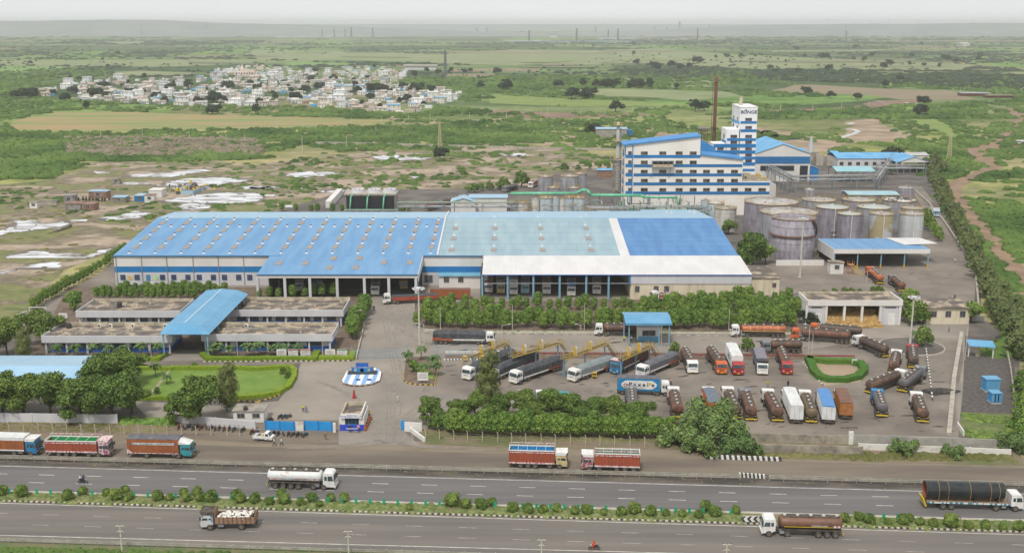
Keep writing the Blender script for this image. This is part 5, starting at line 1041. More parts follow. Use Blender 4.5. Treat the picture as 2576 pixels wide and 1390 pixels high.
ordn=['first','second','third','fourth','fifth','sixth','seventh','eighth','ninth','tenth','eleventh','twelfth','thirteenth','fourteenth','fifteenth','sixteenth','seventeenth','eighteenth','nineteenth','twentieth','twenty-first','twenty-second','twenty-third','twenty-fourth','twenty-fifth','twenty-sixth','twenty-seventh','twenty-eighth','twenty-ninth','thirtieth']
def od(i):
 tens=['','','twenty','thirty','forty','fifty','sixty','seventy','eighty','ninety']
 if i<30:return ordn[i]
 n=i+1;t,u=divmod(n,10)
 return(tens[t]+'-'+ordn[u-1])if u else(tens[t][:-1]+'ieth')
def row(kinds,pts,n,lab,group,s=1.0,js=0,jx=3,jy=1.5,rz=0,sz=None):
 P=[Vector((a,b))for a,b in pts];Ls=[(P[i+1]-P[i]).length for i in range(len(P)-1)];T=sum(Ls)
 for i in range(n):
  d=T*(i+.5)/n;k=0
  while d>Ls[k]and k<len(Ls)-1:d-=Ls[k];k+=1
  p=P[k]+(P[k+1]-P[k])*d/Ls[k]
  plant(kinds,p.x+random.uniform(-jx,jx),p.y+random.uniform(-jy,jy),'%s tree in %s'%(od(i),lab),s*random.uniform(1-js,1+js),group,rz,sz)
row(O1,[(296,739),(440,738),(572,741)],21,'the rear row before the blue and white warehouse wall','small trees before the long warehouse wall',.74,.12)
row(O1,[(233,752),(300,752),(500,751)],15,'the front row above the rear office wing','small trees before the long warehouse wall',.78,.15)
row(O1,[(632,752),(700,751),(860,748)],8,'the broken row below the blue loading canopy','small trees before the long warehouse wall',.8,.2,jx=8)
plant(S1,188,779,'big rounded bright tree beside the inner road left of the offices',1.35,k=0)
row([O1[3]],[(78,782),(150,738),(215,702),(262,672),(322,632)],22,'the dark line along the outer side of the left road','dark trees along the left road',.85,.1,jx=2)
row(O1,[(931,772),(912,800),(893,835),(880,858)],10,'the wind bent row beside the curved yard road','wind bent trees beside the yard road',1.15,.1,jx=5)
row(O1,[(1048,818),(1130,824),(1330,824),(1620,822),(1850,824),(1995,820)],62,'the front garden row facing the truck yard','garden belt before the white canopy',1.06,.14,jx=7,jy=5)
row(O1,[(1058,796),(1200,800)],6,'the left clump of the garden belt','garden belt before the white canopy',1.05,.12,jx=6)
row(O1,[(1590,800),(1850,800),(1990,798)],22,'the middle garden row of the belt','garden belt before the white canopy',1.05,.14,jx=6,jy=4)
row(O1,[(1105,776),(1330,779),(1620,778),(1800,770),(2000,762)],38,'the rear garden row under the white canopy','garden belt before the white canopy',.8,.16,jx=8)
row(O1,[(1660,782),(1850,780),(2005,790),(2015,812)],16,'the dense right part of the garden belt','garden belt before the white canopy',1.15,.12,jx=6,jy=8)
row(O1,[(1130,1094),(1400,1098),(1695,1104)],31,'the bright row behind the wire fence at the highway','bright trees behind the roadside fence',1.0,.1,jx=4)
row(S1,[(1085,1080),(1160,1085)],3,'the small clump at the left end of the roadside row','bright trees behind the roadside fence',.8,.1,jx=4)
for i,(x,y,s)in enumerate(((1085,1062,.72),(1150,1060,.6),(1195,1052,.62),(1262,1052,.62),(1322,1050,.7),(1385,1052,.75),(1440,1056,.68),(1498,1058,.66),(1545,1062,.72),(1600,1078,.7),(1350,1075,.6),(1465,1080,.6),(1230,1075,.6))):plant(B1,x,y,'%s round dark green tree from the left behind the bright roadside row'%od(i),s,'round trees behind the roadside row')
plant(P1,1795,1105,'wide spreading thorn tree with drooping branches at the corner of the truck park',1.0,k=0);plant(P1,1710,1118,'low thorn bush left of the spreading thorn tree',1.1,k=1);plant(P1,1862,1136,'thorn bush right of the spreading thorn tree',1.05,k=1);plant(P1,1760,1138,'thorn bush at the foot of the spreading thorn tree',1.0,k=1);plant(P1,2275,1140,'thorn bush beside the kerb below the white stepped wall',.75,k=1);plant(P1,2545,1130,'thorn bush at the right corner of the boundary wall',.95,k=1);plant(P1,2400,1148,'thorn bush right of centre on the kerb below the white stepped wall',.6,k=1)
row(K1,[(2334,444),(2366,504),(2404,580),(2440,655),(2474,730),(2520,805),(2560,852)],36,'the inner line of the boundary belt','boundary belt along the inner road',.92,.14,jx=4,jy=4)
row(K1,[(2342,436),(2382,505),(2424,590),(2468,680),(2525,775),(2575,835)],30,'the outer line of the boundary belt','boundary belt along the inner road',.9,.14,jx=7,jy=5)
row(K1,[(2490,790),(2530,835),(2560,880),(2585,930)],14,'the dense end of the boundary belt by the substation','boundary belt along the inner road',1.0,.14,jx=16,jy=8)
row(K1,[(2330,436),(2352,420),(2372,434)],6,'the dark clump by the open hipped shed','boundary belt along the inner road',1.1,.14,jx=10,jy=6)
row(S1,[(2575,960),(2570,1050),(2572,1110)],8,'the right edge hedge outside the substation wall','bushes outside the substation wall',1.0,.14,jx=6)
row(S1,[(2326,548),(2345,575),(2362,612)],8,'the bright clump inside the bend by the silver tank','bright trees by the silver tank',1.1,.1,jx=4)
for x,y,s,lb,kd in((1893,668,1.7,'large dark tree between the warehouse corner and the open topped tank',S1),(1868,672,1.25,'tree at the warehouse corner left of the large dark tree',S1),(1925,664,1.2,'tree touching the open topped tank',S1),(1832,590,1.1,'tree at the foot of the white ribbed tank',S1),(2292,814,1.25,'tree just right of the straw shed',S1),(2312,812,1.1,'tree between the straw shed and the gate office',S1),(2285,770,1.0,'tree behind the right end of the straw shed',S1),(2037,814,.42,'small brownish tree at the left end of the straw shed',F1),(2322,869,.95,'small tree on the round island with the light mast',S1),(2442,812,1.1,'tree beside the gate office at the right',S1),(1187,712,1.0,'small tree before the lean-to annex',S1),(1880,884,.7,'small tree in the divider right of the orange cab tanker',S1),(1697,890,.6,'small tree in the divider left of the weighbridge exit',S1),(1483,336,1.7,'round dark tree at the left of the outlying building',S1),(1312,470,1.5,'dark tree left of the grey tanks behind the pipe rack',S1),(1268,478,1.1,'dark bush tree by the parked rear tankers',S1),(1107,402,1.0,'dark bush at the foot of the left lattice pylon',F1),(2235,840-430,1.1,'tree before the long blue roofed building',F1)):
 plant(B1 if 'large dark tree between' in lb else kd,x,y,lb,s*1.35 if 'large dark tree between' not in lb else 1.4)
row(S1,[(1165,486),(1240,478),(1280,472)],6,'the dark clump behind the cooling tower pipes','dark trees behind the pipe rack',1.0,.2,jx=6)
row(S1,[(900,537),(975,537),(1040,532)],7,'the low line behind the pale blue roofs','dark trees behind the pipe rack',.8,.2,jx=8)
row([O1[3]],[(700,533),(880,534)],6,'the dark line just behind the left warehouse ridge','dark trees behind the pipe rack',.9,.1,jx=8)
row(S1,[(1490,428),(1530,424),(1400,432)],5,'the clump left of the slender column','dark trees by the slender column',1.0,.2,jx=9)
row(S1,[(2060,745),(2230,742)],7,'the row of bushes behind the straw shed','bushes behind the straw shed',.6,.2,jx=8)
row(K1,[(2225,412),(2250,420),(2243,445)],4,'the group among the blue roofed sheds','trees among the upper right sheds',.8,.2)
# palms along the office front, roundabout garden
for i,zx in enumerate((560,740,930,1075,1215,1400,1570)):p=Z(1,3,[(zx,800)])[0];plant(PM,p[0],p[1],'%s palm from the left before the front left office wing'%od(i),.9,'palms before the office wings')
for i,(zx)in enumerate((2110,2160,2270,2440,2500)):p=Z(1,3,[(zx,798)])[0];plant(PM,p[0],p[1],'%s palm from the left before the front right office wing'%od(i),.88,'palms before the office wings')
for i,zx in enumerate((45,170,235,300,430)):p=Z(2,3,[(zx,785)])[0];plant(PM,p[0],p[1],'%s palm from the left behind the notice boards'%od(i),.85,'palms before the office wings')
for i,(x,y)in enumerate(((1028,912),(1040,935),(1060,905),(1090,925),(1096,945),(1066,945))):plant(PM if i!=1 else S1,x,y,'%s plant from the left in the planted island by the tall light mast'%od(i),.9 if i!=1 else .7,'palms on the planted island')
plant(PM,1408/1408*392,945,'small fan palm at the front corner of the lawn path',.8);plant(PM,420,965,'small palm with spread fronds in the middle of the lawn',.7);plant(PM,2300,862,'fan palm at the foot of the right light mast',.8)
for x,y,lb in((345,975,'small round tree on the left of the lawn'),(348,990,'small tree by the white plinth on the lawn'),(395,990,'low bush on the lawn beside the path'),(712,940,'bush in the right hand end of the lawn'),(725,950,'dark bush at the hedge end of the lawn'),(490,925,'slim young tree at the rear hedge of the lawn')):plant(S1,x,y,lb,.42 if 'slim' not in lb else .4)
# hedges
def hedge(name,label,pts,w,h,mat,nper=16,closed=False):
 V=[];F=[];P=[G(x,y)for x,y in pts];b=MB()
 for a,c in zip(P,P[1:]):
  h+=.006;d=(c-a);L=d.length;d.normalize();n=Vector((-d.y,d.x,0));a2,c2=a-d*w*.3,c+d*w*.3
  b.hexa([a2-n*w/2,c2-n*w/2,c2+n*w/2,a2+n*w/2],[a2-n*w*.46+Vector((0,0,h)),c2-n*w*.46+Vector((0,0,h)),c2+n*w*.46+Vector((0,0,h)),a2+n*w*.46+Vector((0,0,h))],mat)
  for k in range(int(L*nper)):
   t=random.uniform(0,L);side=random.random();u=random.uniform(-.5,.5)*w;z=h+random.uniform(-.03,.08)
   if side<.4:u=random.choice([-1,1])*w*.51;z=random.uniform(.05,h)
   c0=a+d*t+n*u+Vector((0,0,z));s=random.uniform(.07,.16);r1=Vector((random.gauss(0,1),random.gauss(0,1),random.gauss(0,.6))).normalized()*s;r2=Vector((random.gauss(0,1),random.gauss(0,1),random.gauss(0,.6))).normalized()*s
   b.add([c0-r1,c0-r2,c0+r1,c0+r2],[(0,1,2,3)],mat)
 o=b.build(name);return tag(o,label,'hedge')
hedge('hedge','clipped yellow green hedge along the left part of the office drive',Z(1,3,[(1400,832),(1560,838),(1630,790)]),1.5,.9,l_hedge)
hedge('hedge','long clipped yellow green hedge below the notice boards',Z(1,3,[(2010,790),(2060,832),(2574,835)])+Z(2,3,[(20,832),(590,832),(615,770)]),1.6,.9,l_hedge)
hedge('hedge','short clipped hedge under the two right notice boards',Z(2,3,[(655,825),(955,828),(968,778)]),1.6,.9,l_hedge)
hedge('hedge','rear hedge of the lawn, left of the path',Z(1,3,[(1320,925),(1690,928)]),1.3,.8,l_hedge)
hedge('hedge','rear hedge of the lawn, right of the path, curving round to the front',Z(1,3,[(1705,925),(2350,925),(2574,930)])+Z(2,3,[(250,915),(350,915),(392,950),(385,1020),(330,1110),(230,1170),(60,1200),(-20,1210)])+Z(1,3,[(2340,1218),(2200,1222)]),1.3,.85,l_hedge)
hedge('hedge','front hedge of the lawn seen between the big trees',Z(1,3,[(1310,1222),(1700,1222)]),1.3,.8,l_hedge)
hedge('hedge','D shaped clipped green hedge ring in the truck park',Z(4,3,[(445,835),(500,965),(560,1020),(640,1042),(800,1045),(930,1015),(985,960),(985,920),(950,885),(905,880)]),2.0,1.1,l_hedged)
hedge('hedge','straight rear side of the clipped hedge ring in the truck park',Z(4,3,[(450,840),(620,862),(885,862)]),2.0,1.1,l_hedged)
# median shrubs
MS=[(1,[(215,800,2),(662,835,0),(825,790,1),(1050,800,0),(1145,835,2),(1235,775,0),(1275,840,2),(1552,840,0),(1680,840,1),(1815,800,0),(1845,850,2),(1965,795,0),(1980,850,1),(2092,855,0),(2345,830,0),(2380,865,1),(2530,865,0),(20,790,0)]),(2,[(145,880,0),(265,815,1),(290,880,2),(455,895,1),(567,850,0),(635,905,1),(745,855,0),(885,855,1),(1525,940,1),(1950,900,2),(2085,915,2),(2245,920,0),(2345,895,1),(2550,955,0)]),(3,[(35,950,0),(180,965,1),(325,965,0),(468,950,2),(640,975,1),(765,970,0),(925,985,1),(1100,990,0),(1230,970,2),(1390,995,1),(1540,990,0),(1705,1005,1),(1860,1010,0),(1940,950,1),(2030,1000,2),(2240,970,0)]),(4,[(800,1055,1),(945,1035,0),(1045,1075,1),(1230,1080,0),(1375,1080,1),(1435,1045,0),(1545,1085,1),(1670,1095,0),(1845,1100,2),(2025,1120,0),(2190,1120,1),(2365,1130,0),(2520,1140,1)])]
i=0
for c,L_ in MS:
 for x,y,k in L_:p=Z(c,4,[(x,y)])[0];plant(Q1,p[0],p[1]+8,'%s round shrub from the left on the highway median'%od(i),random.uniform(.66,1.12),'round shrubs on the highway median',k=k);i+=1
for t in PROTO:
 for ch in list(t.children):D.objects.remove(ch)
 D.objects.remove(t)
# ---- uncountable growth
def scatter(name,mat,pos,size,hz_,nleaf=14,lab='scrub'):
 n=len(pos);nv=[];a=7
 base=[(math.cos(2*PI*i/a)*r,math.sin(2*PI*i/a)*r,z)for r,z in((1,0),(.92,.42),(.55,.82))for i in range(a)]+[(0,0,1)]
 bf=[(k*a+i,k*a+(i+1)%a,(k+1)*a+(i+1)%a,(k+1)*a+i)for k in range(2)for i in range(a)];bt=[(2*a+i,2*a+(i+1)%a,3*a)for i in range(a)]
 base=np.array(base);nb=len(base)
 jit=1+rng.uniform(-.28,.28,(n,nb,1));V=base[None]*jit;V[:,:,2]=base[None,:,2]*(1+rng.uniform(-.25,.25,(n,nb)))
 d=rng.normal(size=(n,nleaf,3));d/=np.linalg.norm(d,axis=2)[...,None];d[:,:,2]=abs(d[:,:,2]);c=d*rng.uniform(.85,1.12,(n,nleaf,1))
 t=rng.normal(size=(n,nleaf,3));b_=rng.normal(size=(n,nleaf,3));s=rng.uniform(.1,.24,(n,nleaf,1));t=t/np.linalg.norm(t,axis=2)[...,None]*s;b_=b_/np.linalg.norm(b_,axis=2)[...,None]*s
 Q=np.stack([c-t,c-b_,c+t,c+b_],2).reshape(n,nleaf*4,3)
 A=np.concatenate([V,Q],1);th=rng.uniform(0,2*PI,n);cs,sn=np.cos(th)[:,None],np.sin(th)[:,None]
 sx=(size*rng.uniform(.8,1.35,n))[:,None];sy=(size*rng.uniform(.8,1.1,n))[:,None]
 x=A[:,:,0]*sx;y=A[:,:,1]*sy;z=A[:,:,2]*hz_[:,None]
 X=np.stack([x*cs-y*sn+pos[:,0:1],x*sn+y*cs+pos[:,1:2],z-.1+pos[:,2:3]],2).reshape(-1,3)
 m=A.shape[1];loops=[];
 q4=np.array(bf+[(nb+4*i,nb+4*i+1,nb+4*i+2,nb+4*i+3)for i in range(nleaf)]);t3=np.array(bt)
 off_=(np.arange(n)*m)[:,None,None];Fq=(q4[None]+off_).reshape(-1);Ft=(t3[None]+off_).reshape(-1)
 me=D.meshes.new(name);me.vertices.add(len(X));me.vertices.foreach_set('co',X.astype(np.float32).ravel())
 nl=len(Fq)+len(Ft);me.loops.add(nl);me.loops.foreach_set('vertex_index',np.concatenate([Fq,Ft]).astype(np.int32))
 nq,nt_=len(Fq)//4,len(Ft)//3;me.polygons.add(nq+nt_);ls=np.concatenate([np.arange(nq)*4,nq*4+np.arange(nt_)*3]).astype(np.int32);me.polygons.foreach_set('loop_start',ls)
 me.update(calc_edges=True);me.validate();me.materials.append(mat);o=D.objects.new(name,me);COL.objects.link(o);o['kind']='stuff';return o
def inpoly(px,py,poly):
 r=np.zeros(len(px),bool);n=len(poly)
 for i in range(n):
  x1,y1=poly[i];x2,y2=poly[(i+1)%n]
  c=((y1>py)!=(y2>py))&(px<(x2-x1)*(py-y1)/((y2-y1)if y2!=y1 else 1e-9)+x1);r^=c
 return r
def vnoise(x,y,s):
 x,y=x/s,y/s;xi,yi=np.floor(x).astype(int),np.floor(y).astype(int);fx,fy=x-xi,y-yi;fx=fx*fx*(3-2*fx);fy=fy*fy*(3-2*fy)
 h=lambda a,b:(np.sin(a*127.1+b*311.7)*43758.5453)%1
 return(h(xi,yi)*(1-fx)+h(xi+1,yi)*fx)*(1-fy)+(h(xi,yi+1)*(1-fx)+h(xi+1,yi+1)*fx)*fy
WORKS=[(640,548),(290,640),(100,760),(-60,850),(-60,1100),(2700,1100),(2700,900),(2470,700),(2400,560),(2340,435),(2290,388),(1900,380),(1660,330),(1560,410),(1360,430),(1130,476),(870,476)]
MUD=[(-300,520),(-60,470),(100,455),(240,408),(480,395),(640,415),(760,398),(1000,380),(1400,378),(1560,392),(1560,440),(1330,482),(1080,505),(880,545),(560,560),(390,590),(280,640),(130,760),(0,840),(-300,900)]
VILL=[(90,232),(160,208),(250,203),(330,196),(440,200),(520,186),(590,166),(700,172),(800,176),(930,168),(1020,174),(1020,205),(975,215),(1040,222),(1170,232),(1160,252),(1085,266),(1060,292),(900,280),(760,270),(620,266),(480,266),(380,264),(250,256),(110,250)]
EXCL=[WORKS,VILL,Z(1,1,[(60,1200),(580,1095),(850,1095),(1700,1120),(2522,1145),(3122,1160),(3852,1190),(3772,1220),(2822,1275),(1700,1285),(900,1312),(150,1305)]),Z(4,1,[(0,900),(300,835),(480,833),(1100,868),(1950,890),(2500,950),(2480,1000),(1600,1035),(900,1080),(0,1115),(0,1090),(900,1000),(500,935)]),Z(4,1,[(760,1200),(1080,1170),(1270,1260),(1330,1400),(900,1420),(740,1370)]),Z(4,2,[(1960,90),(2600,50),(2620,100),(2250,130),(2320,280),(2180,380),(1880,490),(1900,560),(2060,760),(2200,900),(2330,1060),(2620,1400),(2480,1400),(2250,1100),(2100,850),(1900,700),(1800,560),(1800,460),(2100,350),(2200,290),(2050,180)])]
DR=Z(4,1,[(2250,1060),(2400,1075),(2500,1110),(2540,1180),(2520,1215)])+Z(4,2,[(2470,-80),(2400,-20),(2370,30),(2250,70),(2080,130),(2120,180),(2230,240),(2265,290),(2150,350),(1980,420),(1870,480),(1860,540),(1950,640),(2060,780),(2170,890),(2290,1050),(2420,1220),(2560,1390),(2760,1640)])
EXCL+=[Z(c,1,q)for c,q,mm in FL]
def points(n,x0,x1,y0,y1,thr,scn,excl=EXCL,keep=None,pw=1.0):
 px=rng.uniform(x0,x1,n);py=y0+(y1-y0)*rng.uniform(0,1,n)**pw
 u,v=px-1288,py-695;dy=FPX*CT-v*ST;dz=-FPX*ST-v*CT;t=-CAM_H/dz;X,Y=u*t,dy*t
 k=(vnoise(X,Y*1.0,scn)*.6+vnoise(X+500,Y,scn*.35)*.4)>thr
 for e in excl:k&=~inpoly(px,py,e)
 if keep is not None:k&=inpoly(px,py,keep)
 for(ax,ay),(bx,by)in zip(DR,DR[1:]):
  t_=np.clip(((px-ax)*(bx-ax)+(py-ay)*(by-ay))/((bx-ax)**2+(by-ay)**2+1e-9),0,1);k&=np.hypot(px-ax-t_*(bx-ax),(py-ay-t_*(by-ay))*1.6)>5+(py-250)*.05
 return np.stack([X,Y,np.zeros(n)],1)[k]
# near scrub country above the works
def scrub(name,p,mat,lo,hi,hs=.75,nl=14):
 s=rng.uniform(lo,hi,len(p));return scatter(name,mat,p,s,s*hs*rng.uniform(.7,1.2,len(p)),nl)
NB=EXCL+[MUD]
scrub('scrub',points(9000,-60,2640,285,450,.52,55,NB),l_scrub,1.5,3.9,.62)
scrub('scrub',points(8500,-60,2640,195,300,.48,90,NB),l_scrub,2.4,5.5,.6)
scrub('scrub',points(10000,-60,2640,105,200,.53,200,NB),l_far,4,9,.42,8)
scrub('scrub',points(6500,-100,2700,64,112,.52,700,[Z(c,1,q)for c,q,mm in FL]),l_far,6,20,.3,4)
scrub('scrub',points(4200,2290,2640,330,900,.45,30,[[(2200,300),(2310,440),(2400,560),(2470,690),(2545,850),(2300,1000)]]),l_scrub,1.3,3.0,.6)
scrub('scrub',points(2200,-60,2640,72,200,0.5,300,[VILL]),l_far,1.8,4.0,.85,8)
for poly,n,mt in(([(-60,300),(60,330),(210,330),(240,360),(180,420),(0,455),(-60,460)],2200,l_scrub),([(170,345),(650,350),(660,390),(300,398),(170,385)],1600,l_scrubb),([(180,388),(640,380),(650,400),(420,408),(180,405)],700,l_scrub),([(-60,250),(500,262),(1060,290),(1060,300),(640,290),(340,272),(150,275),(20,300),(-60,310)],1500,l_scrub),([(-60,195),(60,175),(250,172),(300,190),(100,205),(60,240),(-60,245)],700,l_scrub),([(300,328),(1000,318),(1500,300),(1700,300),(1700,345),(1300,362),(900,350),(400,345)],2000,l_scrub),([(980,200),(1500,190),(1900,180),(1900,215),(1500,225),(1100,232),(1000,222)],1500,l_scrub),([(1300,185),(2000,175),(2576,190),(2576,228),(2300,215),(1900,200)],1700,l_far)):
 xs=[a for a,_ in poly];ys=[b for _,b in poly];far_=min(ys)<240
 scrub('scrub',points(n,min(xs),max(xs),min(ys),max(ys),.22,60,EXCL[:5],poly),mt,3 if far_ else 1.7,7 if far_ else 3.6,.62)
scrub('scrub',points(2600,-60,1560,380,760,.55,18,[WORKS]+[[(c[0],c[1])for c in Z(cc,r,q)]for cc,r,q in WP],MUD),M('scrub_olive',(.12,.125,.04),(.22,.20,.09),sc=.06,rough=.95,det=8,spec=.1),.6,1.8,.4)
scrub('scrub',points(1500,-60,1560,380,560,.5,30,[WORKS]+[Z(cc,r,q)for cc,r,q in WP],MUD),l_scrub,.9,2.2,.5)
scrub('scrub',points(700,700,1560,380,480,.45,22,[WORKS],MUD),l_scrub,1.2,2.8,.6)
# low growth along the highway and fences
def line_growth(name,pts,n,w,lo,hi,mat,hs=.6):
 P=[G(x,y)for x,y in pts];out=[]
 for k in range(n):
  i=random.randrange(len(P)-1);t=random.random();p=P[i].lerp(P[i+1],t);out.append((p.x+random.uniform(-.5,.5),p.y+random.uniform(-w,w),0.02))
 return scrub(name,np.array(out),mat,lo,hi,hs,16)
l_scrubo=MATS['scrub_olive']
line_growth('median_grass',[(0,1249),(1880,1304)],2300,1.7,.18,.75,l_grassy);line_growth('median_grass',[(2110,1311),(2576,1326)],640,1.7,.18,.75,l_grassy)
line_growth('roadside_weeds',[(-20,1395),(640,1410),(1250,1425)],1300,2.2,.25,.8,l_scrub);line_growth('roadside_weeds',[(0,1072),(430,1078)],420,2.2,.2,.7,l_scrubo,.5)
line_growth('roadside_weeds',[(1060,1092),(1700,1106)],700,2.0,.2,.6,l_scrubo);line_growth('roadside_weeds',[(1880,1138),(2170,1148),(2540,1150)],600,1.6,.3,.9,l_scrubo);line_growth('roadside_weeds',[(0,1160),(2576,1233)],500,.8,.1,.3,l_grassy,.5)
line_growth('rough_growth',[(2430,1050),(2545,1060),(2550,1100),(2430,1090)],420,2.0,.3,.9,l_med);line_growth('roadside_weeds',[(300,1060),(440,1062)],120,1.5,.4,1.0,l_conoc,.9)
line_growth('roadside_weeds',[(1100,835),(1500,833),(1995,835)],500,.8,.15,.4,l_conoc,.6);line_growth('garden_growth',[(1040,920),(1090,950)],200,2.2,.2,.5,l_conoc,.8)
# countable far trees
FT=[broad(0,l_far,4.2,6.5,420,.6,61,'field_tree',8),broad(0,l_far,3.2,6.8,360,.6,62,'field_tree',7),broad(0,l_far,5.5,6.2,460,.7,63,'field_tree',9)]
random.seed(17);far_list=[]
for c,L_ in((1,[(305,640,1.4),(1018,605,1.3),(1065,672,1.2),(1165,538,1.5),(160,975,1.5),(200,970,1.4),(285,975,2.0),(340,975,1.9),(640,1010,1.6),(860,1080,1.3),(1860,880,2.0),(1680,895,1.5),(950,970,1.9),(1060,985,1.5),(700,800,1.3),(780,800,1.1),(1270,840,1.2),(2255,885,1.8),(2100,1010,1.9),(2150,1015,1.8),(2220,1020,1.3),(1005,870,1.3),(1050,860,1.2),(720,920,1.4),(1430,790,1.6),(2530,1130,1.5),(2100,1130,1.5)]),(2,[(785,800,1.6),(500,795,1.4),(550,798,1.3),(165,830,1.2),(360,930,1.3),(480,930,1.5),(510,900,1.2),(640,880,1.4),(1010,920,1.4),(1185,920,2.0),(1275,905,1.5),(1590,920,2.0),(1145,995,1.4),(1500,1015,1.5),(1435,1030,1.2),(1470,880,1.4),(1580,770,1.8),(1700,720,1.5),(1810,740,1.5),(1940,725,1.6),(2075,718,1.1),(2130,718,1.3),(2400,728,1.6),(2230,890,1.8),(2500,900,2.4),(2450,895,1.6),(400,985,1.4),(200,990,1.3),(600,720,1.3),(1180,680,1.4)]),(3,[(1225,550,2.0),(1245,632,1.5),(1855,625,2.3),(1450,685,2.2),(1590,672,2.3),(1690,682,1.6),(1775,672,1.6),(2035,582,1.5),(2150,570,1.6),(2285,578,2.0),(2425,568,1.4),(610,985,2.2),(760,978,2.0),(720,865,2.0),(850,870,1.8),(950,870,2.0),(1050,870,2.0),(1220,870,2.0),(1300,875,2.0),(1380,870,2.1),(480,860,1.4),(1650,885,1.3),(1835,1105,1.9),(1920,1100,1.6),(1045,1110,1.8),(1220,440,2.2),(840,1330,1.4)]),(4,[(325,495,2.0),(575,590,2.6),(625,590,2.5),(400,575,1.6),(215,618,1.1),(65,682,1.2),(105,725,1.3),(640,695,1.5),(990,612,2.0),(890,602,1.5),(1190,680,2.0),(1250,640,1.7),(1440,650,1.5),(1585,660,1.3),(1735,670,1.3),(1810,600,2.2),(1900,625,1.9),(1465,562,1.4),(1205,875,1.8),(1350,805,1.5),(655,975,1.4),(435,930,1.4),(930,990,1.3),(1540,1150,1.8),(1580,1030,1.4),(2120,610,2.0),(2140,560,1.6),(900,480,2.2),(1560,455,2.6),(340,725,1.5),(1060,560,1.7)])):
 for x,y,s in L_:
  p=Z(c,1,[(x,y)])[0];place='beside the village' if c in(1,2)and y>760 else 'among the far fields'
  far_list.append((p,s,place))
for _ in range(46):
 x,y=random.uniform(110,1150),random.uniform(180,285)
 if inpoly(np.array([x]),np.array([y]),VILL)[0]:far_list.append(((x,y),random.uniform(.75,1.25),'inside the village'))
far_list.sort(key=lambda q:q[0][0]);cnt={}
for k,(p,s,place)in enumerate(far_list):
 c=G(*p);kk=('large dark spreading' if s>=1.6 else 'dark round');cnt[(kk,place)]=cnt.get((kk,place),-1)+1;ln='%s %s tree from the left %s'%(od(cnt[(kk,place)]),kk,place)
 dup(FT[k%3],c,random.uniform(0,6),ln,(s*1.0,s*1.0,s*.95),'scattered dark trees '+place)
for t in FT:
 for ch in list(t.children):D.objects.remove(ch)
 D.objects.remove(t)
# == LORRIES
m_tyre=M('tyre_rubber',(.035,.033,.032),(.09,.08,.07),sc=2,rough=.9)
m_rimm=M('wheel_rim',(.26,.22,.17),(.18,.15,.12),sc=3,rough=.6)
m_chas=M('chassis_dirt',(.05,.042,.035),(.12,.10,.08),sc=1.5,rough=.9)
m_cwhite=M('cab_white',(.78,.78,.77),(.68,.66,.63),sc=.9,rough=.35)
m_wsh=M('windscreen',(.03,.045,.055),(.09,.12,.13),sc=1.2,rough=.12)
m_plate=M('plate_yellow',(.7,.5,.03),rough=.5)
m_lamp=M('headlamp_glass',(.7,.7,.65),rough=.2)
m_hatch=M('hatch_grey',(.60,.57,.53),(.42,.38,.33),sc=2,rough=.6)
def paint(n,c1,c2=None,sc=1.2,lo=.42,hi=.62,st=(1,1,1),r=.5):return M('paint_'+n,c1,c2 or tuple(x*.75 for x in c1),sc=sc,lo=lo,hi=hi,rough=r,stretch=st,det=7)
p_or=paint('orange',(.62,.13,.03));p_red=paint('red',(.42,.03,.03));p_blu=paint('blue',(.03,.22,.45));p_gry=paint('grey',(.22,.23,.25));p_teal=paint('teal',(.05,.32,.36));p_dred=paint('dark_red',(.22,.035,.03));p_crm=paint('cream',(.62,.50,.25))
t_or=paint('tank_orange',(.50,.15,.05),(.30,.10,.05),st=(.6,1,1.5));t_rust=paint('tank_rust',(.22,.09,.05),(.075,.05,.04),sc=1.0,lo=.4,hi=.62,st=(2.2,1,.5),r=.7)
t_dark=paint('tank_dark',(.075,.06,.052),(.20,.09,.05),sc=.9,lo=.48,hi=.7,st=(1.6,1,.6),r=.6);t_brn=paint('tank_brown',(.085,.058,.045),(.24,.11,.06),sc=.8,lo=.45,hi=.65,st=(1.8,1,.6),r=.65);t_gry=paint('tank_greyblue',(.11,.115,.13),(.20,.11,.08),sc=.9,lo=.5,hi=.68,r=.5)
t_wht=paint('tank_white',(.62,.64,.63),(.46,.22,.10),sc=.8,lo=.6,hi=.72,st=(.8,1,1.4))
tp_dk=paint('tarp_dark',(.045,.05,.058),(.085,.09,.10),sc=1.2,r=.85);tp_gb=paint('tarp_greyblue',(.17,.215,.225),(.24,.27,.27),sc=1,r=.85);tp_gy=paint('tarp_grey',(.10,.10,.115),(.15,.15,.165),sc=1,r=.85)
b_wht=paint('box_white',(.72,.73,.73),(.6,.6,.58),sc=.6);b_orng=paint('box_rust_orange',(.37,.125,.045),(.29,.095,.035),sc=.8,st=(1,1,.4));b_brn=paint('box_brown',(.20,.085,.045),(.14,.07,.04),sc=.8);b_blu=paint('box_blue',(.03,.26,.52));b_bg=paint('box_greyblue',(.10,.13,.18),(.16,.18,.21));b_redb=paint('body_red',(.40,.085,.04),(.30,.07,.04),sc=1.2,st=(1.5,1,.5));b_btop=paint('tarp_blue',(.07,.22,.52),(.09,.26,.56));b_gtop=paint('tarp_green',(.02,.24,.08),(.03,.30,.11));b_ggr=paint('tarp_greygreen',(.15,.22,.17),(.2,.26,.2))
m_trim=M('painted_trim',(.72,.68,.62),(.5,.12,.22),sc=3.2,lo=.5,hi=.56,rough=.6,det=2)
_wm_=None
